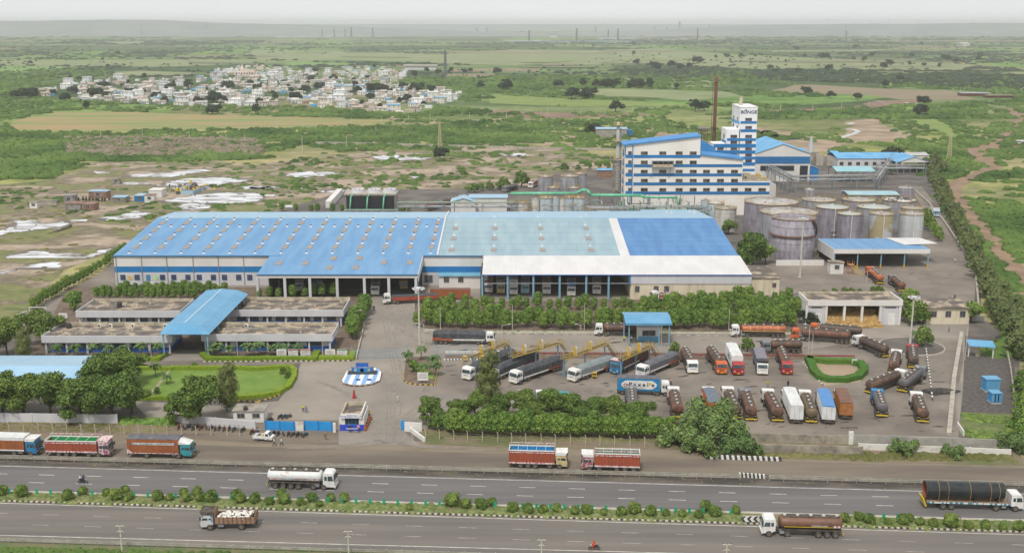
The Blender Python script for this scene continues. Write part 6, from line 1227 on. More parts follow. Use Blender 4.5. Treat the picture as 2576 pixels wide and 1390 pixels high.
def wheelmesh():
 global _wm_
 if _wm_ is None:
  b=MB();r,w=.52,.34
  pr=[(r*.5,-w/2),(r*.94,-w/2),(r,-w/2+.06),(r,w/2-.06),(r*.94,w/2),(r*.5,w/2)];n=18
  vs=[(q*math.cos(2*PI*i/n),z,q*math.sin(2*PI*i/n))for q,z in pr for i in range(n)];b.add(vs,[(k*n+i,k*n+(i+1)%n,(k+1)*n+(i+1)%n,(k+1)*n+i)for k in range(5)for i in range(n)],m_tyre,True)
  for s in(-1,1):b.disc((0,s*(w/2-.05),0),(0,1,0),r*.52,.06,m_rimm,12);b.disc((0,s*(w/2-.01),0),(0,1,0),r*.18,.06,m_chas,8)
  o=b.build('wheel');_wm_=o.data;D.objects.remove(o)
 return _wm_
def wheel(par,x,y,s=1):o=D.objects.new('wheel',wheelmesh());COL.objects.link(o);o.parent=par;o.location=(x,y,.52*s);o.scale=(s,)*3;return o
def cab(t,xf,mat,W=2.45,deck=None,ztop=2.95,style=0):
 L=2.0;x0=xf-L;z0=.62;hw=W/2
 prof=[(x0,z0+.35),(x0+.35,z0+.3),(xf-1.45,z0),(xf-.02,z0),(xf,z0+.15),(xf,1.72),(xf-.2,ztop-.38),(xf-.42,ztop-.05),(xf-.75,ztop),(x0+.15,ztop),(x0,ztop-.12)]
 b=MB();b.yprism(prof[::-1],-hw,hw,mat);b.build('cab',t)
 b=MB();b.hexa([(xf+.015,-hw+.14,1.76),(xf+.035,-hw+.14,1.76),(xf+.035,hw-.14,1.76),(xf+.015,hw-.14,1.76)],[(xf-.175,-hw+.2,ztop-.42),(xf-.155,-hw+.2,ztop-.42),(xf-.155,hw-.2,ztop-.42),(xf-.175,hw-.2,ztop-.42)],m_wsh);b.build('windscreen',t)
 for s in(-1,1):
  b=MB();ys=s*hw;y0_,y1_=min(ys,ys+s*.02),max(ys,ys+s*.02);b.yprism([(xf-1.15,1.75),(xf-.22,1.75),(xf-.36,ztop-.5),(xf-1.15,ztop-.5)][::-1],y0_+s*.002,y1_+s*.002,m_wsh);b.box(xf-1.72,xf-1.3,y0_+s*.002,y1_+s*.002,1.8,ztop-.55,m_wsh);b.build('side_window',t)
  b=MB();b.box(xf-.05,xf+.12,ys-s*.0-.12 if s>0 else ys,ys+.0 if s>0 else ys+.12,0,0,m_lamp)if False else b.box(xf+.002,xf+.05,s*(hw-.38)-.17,s*(hw-.38)+.17,.95,1.15,m_lamp);b.build('headlight',t)
  b=MB();b.box(xf-.1,xf+.12,ys-.02+(.08 if s>0 else-.12),ys+.02+(.12 if s>0 else-.08),1.8,2.3,m_black);b.build('mirror',t)
 b=MB();b.box(xf+.0,xf+.13,-hw,hw,.48,.8,m_chas if style else mat);b.box(xf+.131,xf+.15,-.35,.35,.5,.68,m_plate);b.build('bumper',t)
 b=MB();b.box(xf+.003,xf+.03,-hw+.5,hw-.5,1.2,1.55,m_chas if style else mat);b.box(xf+.031,xf+.04,-.6,.6,1.25,1.32,m_trim if style else m_black);b.build('grille',t)
 if deck is not None:
  b=MB();b.hexa([(x0-.1,-hw-.03,ztop+.003),(xf-.35,-hw-.03,ztop+.003),(xf-.35,hw+.03,ztop+.003),(x0-.1,hw+.03,ztop+.003)],[(x0-.1,-hw-.03,ztop+.5),(xf+.05,-hw-.03,ztop+.55),(xf+.05,hw+.03,ztop+.55),(x0-.1,hw+.03,ztop+.5)],deck);b.build('roof_crown',t)
def axles(t,xs,W=2.3,fen=None):
 for x in xs:
  for s in(-1,1):wheel(t,x,s*(W/2-.1))
 b=MB()
 for x in xs:b.box(x-.08,x+.08,-W/2+.2,W/2-.2,.45,.6,m_chas)
 b.build('axles',t)
def ribs(b,x0,x1,n,y,z0,z1,mat,w=.05,d=.05):
 for i in range(n+1):
  x=x0+(x1-x0)*i/n
  for s in(-1,1):b.box(x-w,x+w,s*y-(0 if s>0 else d)+(.002 if s>0 else-.002),s*y+(d if s>0 else 0)+(.002 if s>0 else-.002),z0,z1,mat)
def lorry(label,f,r,kind,cabm,body,second=None,n_ax=None,name=None,group=None,deck=None,Lx=None,cabh=2.95,H=None,style=0,semi=None,ax=None,lift=0,cat=None,txt=None,W=2.5,nocab=False):
 F,R=G(*f),G(*r);d=F-R;L=Lx or d.length;c=(F+R)/2;rz=math.atan2(d.y,d.x)
 nm=name or{'tank':'tanker_lorry','tarp':'tarpaulin_lorry','box':'box_lorry','open':'open_body_lorry','pipe':'pipe_carrier_lorry','sack':'sack_lorry'}[kind]
 t=thing(nm,label,cat or{'tank':'tanker lorry'}.get(kind,'lorry'),c,rz,group);xf,xr=L/2,-L/2;hw=W/2
 cab(t,xf,cabm,W-.06,deck,cabh,style)
 semi=(L>12.3)if semi is None else semi
 b=MB();b.box(xr+.1,xf-.6,-.5,.5,.72,.98,m_chas);b.box(xf-3.6 if not semi else xf-3.4,xf-2.7,-hw+.15,-.55,.55,1.0,m_stl);b.box(xf-3.6 if not semi else xf-3.4,xf-2.7,.55,hw-.15,.55,1.0,m_stl);b.box(xr,xr+.08,-hw+.1,hw-.1,.5,.75,m_plate if kind=='tank' else m_chas);b.build('chassis',t)
 if ax is None:
  if semi:ax=[xf-1.15,xf-4.0]+[xr+1.0+1.15*i for i in range(n_ax or 3)]
  elif L>9.5:ax=[xf-1.15,xf-2.9]+[xr+1.1+1.2*i for i in range(n_ax or 2)]
  else:ax=[xf-1.15]+[xr+1.2+1.2*i for i in range(n_ax or(1 if L<8.5 else 2))]
 else:ax=[xr+L*q for q in ax]
 axles(t,ax,W)
 x0,x1=xr+.05,xf-(2.25 if not semi else 2.6)
 if kind=='tank':
  zc_,ry,rzz=2.18,1.16,.98;n=22;b=MB();st=[(x0,.0),(x0+.05,.55),(x0+.2,.86),(x0+.42,1.0)]+[(x0+.42+(x1-x0-.84)*k/8,1.0)for k in range(1,8)]+[(x1-.42,1.0),(x1-.2,.86),(x1-.05,.55),(x1,0)]
  vs=[(x,ry*s*math.cos(2*PI*i/n),zc_+rzz*s*math.sin(2*PI*i/n))for x,s in st for i in range(n)]
  b.add(vs,[(k*n+i,(k+1)*n+i,(k+1)*n+(i+1)%n,k*n+(i+1)%n)for k in range(len(st)-1)for i in range(n)],body,True)
  for k in range(1,6):
   x=x0+.42+(x1-x0-.84)*k/6
   vs=[(x+dx,(ry+.025)*math.cos(2*PI*i/n),zc_+(rzz+.025)*math.sin(2*PI*i/n))for dx in(-.05,.05)for i in range(n)];b.add(vs,[(i,n+i,n+(i+1)%n,(i+1)%n)for i in range(n)],second or body,True)
  b.build('tank',t)
  if second:b=MB();[b.box(x0+.4,x1-.4,s*(ry+.0)-.02 if s>0 else-ry-.05,s*(ry)+.05 if s>0 else-ry+.02,zc_-.5,zc_-.36,second)for s in(-1,1)];b.build('side_stripe',t)
  b=MB();b.box(x0+.5,x1-.5,-.5,.5,zc_+rzz-.1,zc_+rzz+.04,m_chas);b.build('catwalk',t)
  for k in range(5):x=x0+.9+(x1-x0-1.8)*k/4;b=MB();b.cyl((x,0,0),.27,zc_+rzz+.03,zc_+rzz+.2,m_hatch,10);b.build('hatch',t)
  b=MB();b.box(x0+.3,x1-.3,-hw+.2,hw-.2,1.05,1.25,m_chas);[b.box(x0-.02,x0+.02,s*.8-.12,s*.8+.12,1.2,1.35,m_ylw)for s in(-1,1)];b.build('cradle',t)
 elif kind=='tarp':
  b=MB();b.box(x0,x1,-hw,hw,1.0,1.2,m_chas);b.box(x0,x0+(x1-x0)*.4,-hw-.02,hw+.02,1.15,1.75,second or p_dred);b.box(x0+(x1-x0)*.4+.002,x1+.2,-hw-.02,hw+.02,1.1,1.6,m_cwhite if second is not None else p_or);b.build('bed',t)
  n=14;b=MB();vs=[];H=H or 3.3
  for k in range(n+1):
   x=x0+.1+(x1-x0+.2)*k/n;j=random.uniform(-.08,.08);e=.82 if k in(0,n)else 1;zz=H*(.93 if k in(0,n)else 1)+j
   vs+=[(x,-hw*1.02,1.45),(x,-hw*(1.0+j*.3),(zz)*.82),(x,-hw*.55*e,zz),(x,0,zz+.1+j),(x,hw*.55*e,zz-j),(x,hw*1.0,zz*.82),(x,hw*1.02,1.45)]
  b.add(vs,[(k*7+i,k*7+i+1,(k+1)*7+i+1,(k+1)*7+i)for k in range(n)for i in range(6)]+[(0,1,2,3,4,5,6)[::-1],tuple(n*7+i for i in range(7))],body);b.build('tarpaulin',t)
  for k in range(1,6):b=MB();x=x0+(x1-x0)*k/6;b.tube([(x,-hw-.06,1.5),(x,-hw-.03,H*.82),(x,0,H+.24),(x,hw+.03,H*.82),(x,hw+.06,1.5)],.025,m_rimm,3);b.build('rope',t)
 elif kind=='box':
  H=H or 3.75;b=MB();b.box(x0,x1,-hw,hw,1.08,H,body);ribs(b,x0+.1,x1-.1,int((x1-x0)/.5),hw,1.15,H-.1,body);b.build('box',t)
  b=MB();ym=.0;b.xprism([(-hw-.03,H),(hw+.03,H),(hw+.0,H+.1),(0,H+.28),(-hw,H+.1)],x0-.03,x1+.03,second or body);b.build('roof',t)
  b=MB();b.box(x0-.04,x0-.003,-hw+.08,-.03,1.2,H-.1,body);b.box(x0-.04,x0-.003,.03,hw-.08,1.2,H-.1,body);[b.box(x0-.07,x0-.041,y-.02,y+.02,1.25,H-.15,m_stl)for y in(-.5,.5)];b.build('rear_door',t)
 elif kind=='open':
  H=H or 3.1;b=MB();b.box(x0,x1,-hw,-hw+.1,1.1,H,body);b.box(x0,x1,hw-.1,hw,1.1,H,body);b.box(x0,x0+.1,-hw+.1,hw-.1,1.1,H,body);b.box(x1-.1,x1,-hw+.1,hw-.1,1.1,H+.35,body);ribs(b,x0+.1,x1-.1,int((x1-x0)/.62),hw,1.2,H-.1,b_brn,.03,.05);b.build('body',t)
  b=MB()
  for s in(-1,1):b.box(x0-.02,x1,s*hw-.07,s*hw+.07,H,H+.16,m_cwhite);b.box(x0-.02,x1,s*hw-.06+s*.02,s*hw+.06+s*.02,1.0,1.25,m_trim);b.box(x0-.02,x1,s*hw-.05+s*.03,s*hw+.05+s*.03,H-.34,H-.22,m_trim)
  b.box(x0-.05,x0+.12,-hw,hw,H,H+.16,m_cwhite);b.build('painted_trim',t)
  b=MB();b.box(x0+.12,x1-.12,-hw+.12,hw-.12,H-.75,H-.6,second or b_gtop);b.build('load_sheet',t)
  b=MB();[b.box(x0+.14,x1-.14,s*(hw-.17)-.04,s*(hw-.17)+.04,1.4,H+.0,second or b_gtop)for s in(-1,1)];b.build('side_lining',t)
  b=MB();[b.bar((x0+(x1-x0)*k/5,-hw,H+.3),(x0+(x1-x0)*k/5,hw,H+.3),.04,m_cwhite)for k in range(6)];b.box(x0,x1,hw-.05,hw+.05,H+.55,H+.65,m_trim);[b.box(x0+(x1-x0)*k/5-.03,x0+(x1-x0)*k/5+.03,hw-.03,hw+.03,H+.1,H+.6,m_cwhite)for k in range(6)];b.build('bow_rails',t)
 elif kind=='sack':
  b=MB();b.box(x0,x1,-hw,-hw+.08,1.1,2.2,body);b.box(x0,x1,hw-.08,hw,1.1,2.2,body);b.box(x0,x0+.08,-hw,hw,1.1,2.5,body);b.box(x1-.05,x1+.05,-hw,hw,1.1,3.4,body);b.box(x0,x1,-hw+.08,hw-.08,1.0,1.15,m_chas);ribs(b,x0,x1,9,hw,1.1,2.3,m_chas);b.build('body',t)
 elif kind=='pipe':
  b=MB();b.box(xr,xf-2.3,-hw,hw,1.15,1.4,m_dirt);b.box(xr,xf-2.3,-hw-.05,-hw-.002,1.15,1.42,M('striped_side',(.7,.7,.68),(.05,.25,.35),sc=2.5,lo=.49,hi=.51,rough=.5,det=1,stretch=(1,.1,.3)));b.build('flatbed',t)
  b=MB();b.hexa([(xr-.25,-hw,.5),(xr,-hw,.5),(xr,hw,.5),(xr-.25,hw,.5)],[(xr-.7,-hw,1.9),(xr-.5,-hw,1.9),(xr-.5,hw,1.9),(xr-.7,hw,1.9)],m_plate);b.build('rear_ramp',t)
  b=MB();[b.box(x-.15,x+.15,-1.1,1.1,1.4,1.75,m_chas)for x in(xr+2,0,xf-4)];b.build('chocks',t)
 return t,xr,xf,hw
def side_text(t,body,size,mat,x,z,y,name='lettering',xs=1.0,bold=.0):
 s=1 if y>0 else-1
 return text(body,size,mat,name,t,(x,y,z),(PI/2,0,PI if s>0 else 0),bold,.01,xs)
gA='tanker and goods lorries parked in the truck park'
random.seed(31)
lorry('white cab tanker with brown tank waiting beside the weighbridge canopy',(1496,842),(1606,844),'tank',m_cwhite,t_brn)
lorry('white cab tanker with bright orange tank on the road below the garden belt',(1838,845),(1976,847),'tank',m_cwhite,t_or,p_crm)
lorry('dark tanker half hidden behind the orange cab tanker',(2035,840),(2168,852),'tank',p_or,t_dark)
lorry('orange cab tanker with long rust stained tank before the straw shed',(1989,853),(2139,863),'tank',p_or,t_rust,t_dark)
lorry('white cab tanker with dark tank turning left of the round island',(2152,868),(2229,901),'tank',m_cwhite,t_dark)
lorry('grey cab tanker with brown tank just above the centre divider',(1915,886),(2017,886),'tank',p_gry,t_brn)
lorry('leftmost white cab lorry with black tarpaulin load at the yellow platforms',(1172,957),(1288,906),'tarp',m_cwhite,tp_dk,p_dred)
lorry('black tarpaulin lorry hidden behind the leaning casuarina',(1232,962),(1345,912),'tarp',m_cwhite,tp_dk,p_dred)
lorry('long white cab lorry with black tarpaulin and red and white bed',(1290,966),(1408,926),'tarp',m_cwhite,tp_dk,paint('bed_red',(.42,.10,.05)))
lorry('white cab lorry with grey blue tarpaulin and orange bed',(1437,961),(1540,926),'tarp',m_cwhite,tp_gb,p_or)
lorry('blue cab lorry with dark load beneath the last yellow platform',(1545,942),(1620,905),'tarp',p_blu,t_brn,p_dred,deck=m_trim)
lorry('decorated white cab lorry with grey tarpaulin and pale patch behind the painted box lorry',(1610,951),(1698,914),'tarp',m_cwhite,tp_gy,p_or)
lorry('white cab rigid tanker, first of the row facing the camera',(1748,951),(1716,893),'tank',m_cwhite,t_brn,Lx=12,semi=False)
lorry('orange cab rigid tanker parked beside the white refrigerated lorry',(1823,954),(1780,889),'tank',p_or,t_brn,Lx=13.5)
t,xr,xf,hw=lorry('tall white box lorry with dark red cab between tankers',(1862,955),(1833,893),'box',p_red,b_wht,b_wht,H=3.9,Lx=13,semi=False);side_text(t,'ARCTIC',1.3,b_bg,0.3,2.6,-hw-.06,xs=1.1);side_text(t,'ARCTIC',1.3,b_bg,0.3,2.6,hw+.06,xs=1.1)
t.children[-1].name='lettering'
lorry('grey box lorry with black roofed white cab',(1922,958),(1903,896),'box',m_cwhite,b_bg,paint('roof_mauve',(.22,.2,.24)),H=3.3,Lx=11,semi=False,deck=m_black)
lorry('dark red cab tanker beside the clipped hedge ring',(1984,953),(1960,893),'tank',p_red,t_rust,Lx=13)
# the painted box lorry
t,xr,xf,hw=lorry('blue and white box lorry with large painted lettering and fruit pictures',(1686,992),(1552,988),'box',m_cwhite,b_blu,tp_gy,H=3.8,semi=False)
b=MB();y=-hw-.075;x0_,x1_=xr+.9,xf-3.0
b.add([(x0_,y,2.2),(x0_+.9,y,1.5),(x1_-.9,y,1.5),(x1_,y,2.2),(x1_,y,2.75),(x1_-.9,y,3.4),(x0_+.9,y,3.4),(x0_,y,2.75)],[(0,1,2,3,4,5,6,7)],m_cwhite);b.build('side_panel',t)
side_text(t,'P a x e l',1.3,paint('letter_navy',(.02,.03,.10)),(x0_+x1_)/2-.1,2.5,-hw-.09,xs=1.0,bold=.03)
side_text(t,'TRANSPORT  LOGISTICS',.26,b_bg,(x0_+x1_)/2-.4,1.68,-hw-.09)
b=MB();b.disc((x0_+.85,-hw-.085,2.35),(0,1,0),.42,.02,p_or,16);b.disc((x0_+.85,-hw-.1,2.35),(0,1,0),.2,.02,m_cwhite,12);b.disc((x0_+1.35,-hw-.085,2.3),(0,1,0),.3,.018,b_bg,12);b.disc((x1_-.8,-hw-.085,2.4),(0,1,0),.34,.02,b_bg,14);b.disc((x1_-1.4,-hw-.085,2.75),(0,1,0),.3,.02,m_plate,14);b.build('painted_emblem',t)
lorry('grey tanker mostly hidden by trees below the painted box lorry',(1586,992),(1592,1052),'tank',p_gry,t_gry,Lx=11)
lorry('white cab tanker with brown patched tank, leftmost of the lower row',(1690,994),(1706,1063),'tank',m_cwhite,t_rust,t_brn,Lx=13)
lorry('white cab lorry with blue grey top and orange side above the thorn tree',(1776,994),(1800,1058),'box',m_cwhite,p_or,b_bg,H=3.1,Lx=11.5,semi=False)
lorry('white cab tanker with brown tank, right of the orange sided lorry',(1824,993),(1855,1066),'tank',m_cwhite,t_brn,Lx=13.5)
lorry('dark cab tanker squeezed between two tankers in the lower row',(1868,996),(1893,1071),'tank',p_gry,t_rust,Lx=13.5)
lorry('white cab tanker with mottled tank left of the long white box lorry',(1924,1000),(1960,1071),'tank',m_cwhite,t_rust,t_dark,Lx=13.5)
lorry('long plain white box lorry seen from the rear in the lower row',(1976,1003),(2006,1074),'box',m_cwhite,b_wht,b_wht,H=3.9,Lx=14)
lorry('dark olive tanker with white cab between two box lorries',(2018,1002),(2044,1075),'tank',m_cwhite,paint('tank_olive',(.12,.10,.06),(.2,.12,.06)),Lx=13.5)
lorry('white box lorry with bright blue roof sheet in the lower row',(2063,1004),(2086,1077),'box',p_gry,b_wht,b_btop,H=3.8,Lx=13.5)
lorry('rust orange box lorry with brown roof, rightmost box of the lower row',(2108,1003),(2130,1064),'box',m_cwhite,paint('box_orange2',(.42,.17,.04),(.3,.11,.03)),b_brn,H=3.6,Lx=11.5,semi=False)
lorry('blue cab tanker with grey brown tank standing alone in the lower row',(2201,1001),(2221,1058),'tank',p_blu,t_gry,Lx=11)
lorry('white cab tanker with orange brown tank, rightmost of the lower row',(2297,1005),(2325,1076),'tank',m_cwhite,t_brn,t_dark,Lx=12.5)
lorry('white cab tanker standing upright left of the striped kerb',(2256,897),(2244,952),'tank',m_cwhite,t_brn,Lx=12)
lorry('red cab tanker beside the round island and the striped kerb',(2291,884),(2298,938),'tank',p_red,t_dark,Lx=12)
lorry('brown tanker with its rear to the lower left, near the hedge ring',(2272,958),(2184,992),'tank',m_cwhite,t_brn,t_dark)
lorry('grey blue tanker with its rear beside the striped kerb',(2318,948),(2268,988),'tank',p_gry,t_gry,t_dark)
lorry('orange tanker leaving the loading shed yard above the straw shed',(2178,684),(2222,724),'tank',p_or,t_or,Lx=14)
lorry('brown tanker behind the trees right of the straw shed roof',(2238,708),(2274,740),'tank',p_gry,t_rust,Lx=12)
# at the warehouse
lorry('black tarpaulin lorry with white cab facing right near the tall light mast',(1244,864),(1089,862),'tarp',m_cwhite,tp_dk,p_or)
lorry('white cab lorry with brown body reversed into the blue canopy',(941,756),(951,712),'open',m_cwhite,b_brn,b_bg,Lx=11)
lorry('decorated orange and white lorry reversed into the last blue canopy bay',(1016,741),(1016,700),'open',p_crm,b_redb,b_ggr,deck=p_or,Lx=10)
lorry('white cab lorry with long red body and dark cover before the blue canopy',(968,764),(1097,758),'box',m_cwhite,b_redb,tp_dk,H=2.2,Lx=15.5)
c_=G(1133,751);t=thing('rusty_container','long rust brown container standing beside the lean-to annex','container',c_,0);b=MB();b.box(-5.8,5.8,-1.25,1.25,.3,2.9,b_orng);ribs(b,-5.7,5.7,24,1.25,.4,2.8,b_orng,.08,.06);b.build('box',t);b=MB();b.box(-5.85,5.85,-1.3,1.3,2.903,3.0,b_brn);b.build('roof',t);b=MB();[b.box(x-.3,x+.3,-1,1,0,.3,m_chas)for x in(-4.5,4.5)];b.build('feet',t)
for lb,px,py,cm,bd,sec,kd,dk in(('white cab lorry in the first bay under the white canopy',1229,742,m_cwhite,b_brn,b_bg,'open',None),('cream cab lorry in the first bay beside the blue post',1260,744,p_crm,b_brn,b_ggr,'open',m_cwhite),('tall white lorry at the left of the second white canopy bay',1292,747,m_cwhite,b_wht,b_wht,'box',m_cwhite),('blue and white lorry in the second white canopy bay',1321,744,M('cab_pale_blue',(.3,.5,.6),rough=.4),b_bg,b_bg,'open',m_cwhite),('white and blue lorry with sacks on its cab roof in the third bay',1375,746,m_cwhite,b_brn,b_ggr,'open',m_trim),('white cab lorry with bright blue body in the fourth white canopy bay',1437,750,m_cwhite,b_blu,b_btop,'open',None),('white cab lorry in the last open bay of the white canopy',1501,746,m_cwhite,b_brn,b_bg,'open',None)):
 lorry(lb,(px,py+5),(px,py-30),kd,cm,bd,sec,deck=dk,Lx=9,H=3.3 if px!=1292 else 4.2)
lorry('white cab lorry with red body in front of the cream wall',(1641,757),(1706,754),'open',m_cwhite,b_redb,b_brn,Lx=8.5,H=2.2)
lorry('yellow lorry inside the dark second bay of the blue canopy',(750,742),(764,708),'open',m_cwhite,p_crm,m_plate,Lx=10);lorry('dark orange lorry inside the first bay of the blue canopy',(690,738),(706,706),'open',p_crm,b_brn,b_redb,Lx=9);lorry('brown lorry deep inside the third bay of the blue canopy',(800,735),(806,706),'open',p_gry,b_brn,b_orng,Lx=8)
lorry('red brown rear tanker parked behind the warehouse, left one',(1112,520),(1072,532),'tank',p_gry,t_rust);lorry('white cab brown tanker parked behind the warehouse, right one',(1166,507),(1116,519),'tank',m_cwhite,t_brn)
lorry('dark grey tanker left of the grey tanks',(1268,484),(1300,477),'tank',p_gry,t_gry);lorry('small white lorry with orange load beside the grey tanks',(1331,475),(1352,466),'open',m_cwhite,b_orng,b_orng,Lx=9)
t,*_=lorry('white bus bodied lorry with blue front coming down the inner road',(2359,553),(2345,526),'box',M('cab_blue_front',(.05,.25,.5),(.6,.62,.62),sc=1.5,rough=.4),b_wht,t_brn,H=3.8,Lx=15,semi=False)
lorry('white tanker at the right edge on the far dirt road',(2562,364),(2590,363),'tank',m_cwhite,t_wht,Lx=11)
lorry('grey lorry cab behind the roadside trees, left of the white one',(1320,1010),(1322,1042),'open',p_gry,b_brn,b_redb,Lx=7);lorry('white cab lorry with blue windscreen half hidden by the roadside trees',(1362,1008),(1364,1045),'box',m_cwhite,b_bg,b_bg,Lx=8,H=2.6);lorry('teal topped lorry half hidden by the roadside trees',(1415,1012),(1418,1050),'box',p_teal,p_teal,p_teal,Lx=8,H=3.0)
# highway and service road
t,xr,xf,hw=lorry('white topped orange box lorry cut by the left edge on the service road',(101,1142),(-48,1138),'box',p_blu,b_orng,b_wht,H=3.1,deck=m_cwhite,style=1,semi=False,ax=[.12,.2,.62,.9]);b=MB();b.box(xr+.2,xf-2.3,-hw-.07,-hw-.062,1.1,1.35,m_cwhite);b.build('white_skirt',t);b=MB();b.box(xr+.05,xf-2.2,-hw-.04,hw+.04,3.12,3.75,b_wht);b.build('white_cover',t)
lorry('decorated red lorry with open green top on the service road',(283,1145),(124,1142),'open',M('cab_decor',(.55,.5,.48),(.3,.08,.14),sc=2.2,lo=.45,hi=.55,rough=.5,det=3),b_redb,b_gtop,deck=m_trim,style=1,semi=False,ax=[.2,.32,.44,.67,.82])
t,xr,xf,hw=lorry('rust orange box lorry with dark roof and white company banner on the service road',(487,1148),(328,1145),'box',p_teal,b_orng,tp_gy,H=3.75,style=1,semi=False,ax=[.3,.8],cabh=2.8)
b=MB();b.box(xr+1.0,xf-3.0,-hw-.085,-hw-.07,2.72,3.12,m_cwhite);b.build('banner',t);side_text(t,'INDIA TRANSPORT CORPORATION',.36,b_bg,(xr+xf-2.0)/2,2.92,-hw-.095,xs=1.5,bold=.012)
b=MB();b.add([(xf-2.25,-hw,3.45),(xf-2.25,hw,3.45),(xf-2.25,0,3.75),(xf-.2,-hw+.1,2.85),(xf-.2,hw-.1,2.85),(xf-2.25,-hw,2.85),(xf-2.25,hw,2.85)],[(0,3,5),(1,6,4),(0,2,3),(2,4,3),(2,1,4),(3,4,6,5)],m_cwhite);b.build('wind_deflector',t)
b=MB();b.add([(xr,-hw-.078,1.1),(xr+1.1,-hw-.078,1.1),(xr,-hw-.078,1.95)],[(0,1,2)],m_trim);b.box(xr,xf-2.3,-hw-.09,-hw-.06,1.02,1.14,m_trim);b.build('painted_trim',t)
t,xr,xf,hw=lorry('white tanker with rusty top driving right on the far carriageway',(846,1226),(675,1221),'tank',m_cwhite,t_wht,None,semi=False,ax=[.13,.245,.36,.467,.687,.84],cabh=3.1,cat='tanker lorry')
b=MB();b.box(xr+.3,xf-2.7,-1.2,-1.17,1.75,2.05,paint('banner_mix',(.5,.5,.5),(.45,.12,.08),sc=2));b.build('side_banner',t);side_text(t,'BULK CARRIER LOGISTICS',.3,p_teal,-.8,1.9,-1.21,xs=1.4)
lorry('brown sided lorry with open blue top on the service road at the centre',(1427,1174),(1281,1170),'open',p_crm,b_redb,b_blu,deck=m_cwhite,style=1,semi=False,ax=[.2,.33,.45,.7,.87],cabh=2.7,H=3.4)
lorry('red lorry with grey green open top facing left on the service road',(1463,1178),(1609,1182),'open',M('cab_decor2',(.5,.45,.45),(.35,.08,.1),sc=2.2,lo=.45,hi=.55,rough=.5,det=3),b_redb,b_ggr,deck=m_cwhite,style=1,semi=False,ax=[.11,.26,.4,.7,.87][::1],cabh=2.75,H=3.4)
t,xr,xf,hw=lorry('blue cab open lorry carrying white sacks on the near carriageway',(510,1325),(647,1323),'sack',paint('cab_pale_blue',(.55,.56,.54),(.06,.22,.42),sc=1.4,lo=.54,hi=.6),paint('bed_tan',(.32,.19,.12)),deck=m_chas,style=1,semi=False,ax=[.26,.83],cabh=2.6)
m_sack=M('sack_white',(.75,.74,.7),(.6,.56,.48),sc=2,rough=.8);s0=None
def sack():
 b=MB();v=LV*np.array([.42,.28,.16])*(1+rng.uniform(-.1,.1,(len(LV),1)));b.add([tuple(p)for p in v],LF,m_sack,True);return b.build('sack')
tx=t.matrix_world
bpy.context.view_layer.update();mw=t.matrix_world.copy()
for k in range(64):
 x=xr+.5+(xf-xr-3.3)*random.random();y=random.uniform(-.95,.95);z=1.9+random.uniform(0,.65)*(1-abs(y)*.5)
 if s0 is None:s0=sack();tag(s0,'plump white sack heaped on the blue cab open lorry','sack','white sacks on the open lorry');o=s0
 else:o=s0.copy();COL.objects.link(o)
 o.location=mw@Vector((x,y,z));o.rotation_euler=(random.uniform(-.4,.4),random.uniform(-.4,.4),random.uniform(0,3))
t,xr,xf,hw=lorry('white cab flatbed lorry carrying one giant black pipe',(2566,1279),(2325,1272),'pipe',m_cwhite,m_black,semi=True,ax=[.17,.255,.72,.92])
bpy.context.view_layer.update();b=MB();m_pipe=M('pipe_black',(.018,.022,.025),(.03,.034,.036),sc=1,rough=.25);n=36;r_=1.4;xa_,xb_=xr-.2,xf-3.1;zc_=3.1
vs=[(x,q*math.cos(2*PI*i/n),zc_+q*math.sin(2*PI*i/n))for x,q in((xa_,r_),(xb_,r_),(xb_,r_-.06),(xa_,r_-.06))for i in range(n)]
b.add(vs[:2*n],[(i,n+i,n+(i+1)%n,(i+1)%n)for i in range(n)],m_pipe,True);b.add(vs[2*n:],[(i,n+i,n+(i+1)%n,(i+1)%n)for i in range(n)],M('pipe_inside',(.26,.07,.04),rough=.8),True)
b.add([vs[0*n+i]for i in range(n)]+[vs[3*n+i]for i in range(n)],[((i+1)%n,i,n+i,n+(i+1)%n)for i in range(n)],m_rim);b.add([vs[1*n+i]for i in range(n)]+[vs[2*n+i]for i in range(n)],[(i,(i+1)%n,n+(i+1)%n,n+i)for i in range(n)],m_rim)
pe=b.build('giant_pipe');pe.matrix_world=t.matrix_world.copy();tag(pe,'giant black coated steel pipe with reddish inside lying on the flatbed lorry','pipe')
for k,fx in enumerate((.16,.28,.56,.82,.93)):
 b=MB();x=xa_+(xb_-xa_)*fx;pts=[(x,(r_+.03)*math.cos(a),zc_+(r_+.03)*math.sin(a))for a in[(-.45+(PI+.9)*i/16)for i in range(17)]];b.tube([(x,-hw,1.3)][:0]+pts,.04,m_rim,4);b.tube([pts[0],(x,hw,1.35)],.04,m_rim,4);b.tube([pts[-1],(x,-hw,1.35)],.04,m_rim,4);o=b.build('lashing_strap');o.matrix_world=t.matrix_world.copy();tag(o,'%s lashing strap from the open end of the giant black pipe'%ordn[k],'strap','lashing straps over the giant pipe')
t,xr,xf,hw=lorry('white cab semi tanker with rust red tank on the near carriageway',(1914,1340),(2117,1345),'tank',m_cwhite,paint('tank_rustred',(.18,.085,.055),(.12,.06,.042),sc=.5),None,semi=True,ax=[.1,.21,.32,.72,.9][:0]or[.1,.2,.31,.69,.92])
b=MB();b.box(xr+.5,xf-3.3,1.17,1.2,1.75,1.83,m_plate);b.box(xr+2.5,xf-7.5,1.18,1.21,1.9,2.12,m_line2);b.box(xr+.6,xr+1.6,1.17,1.21,1.75,2.1,m_trim);b.build('side_banner',t)
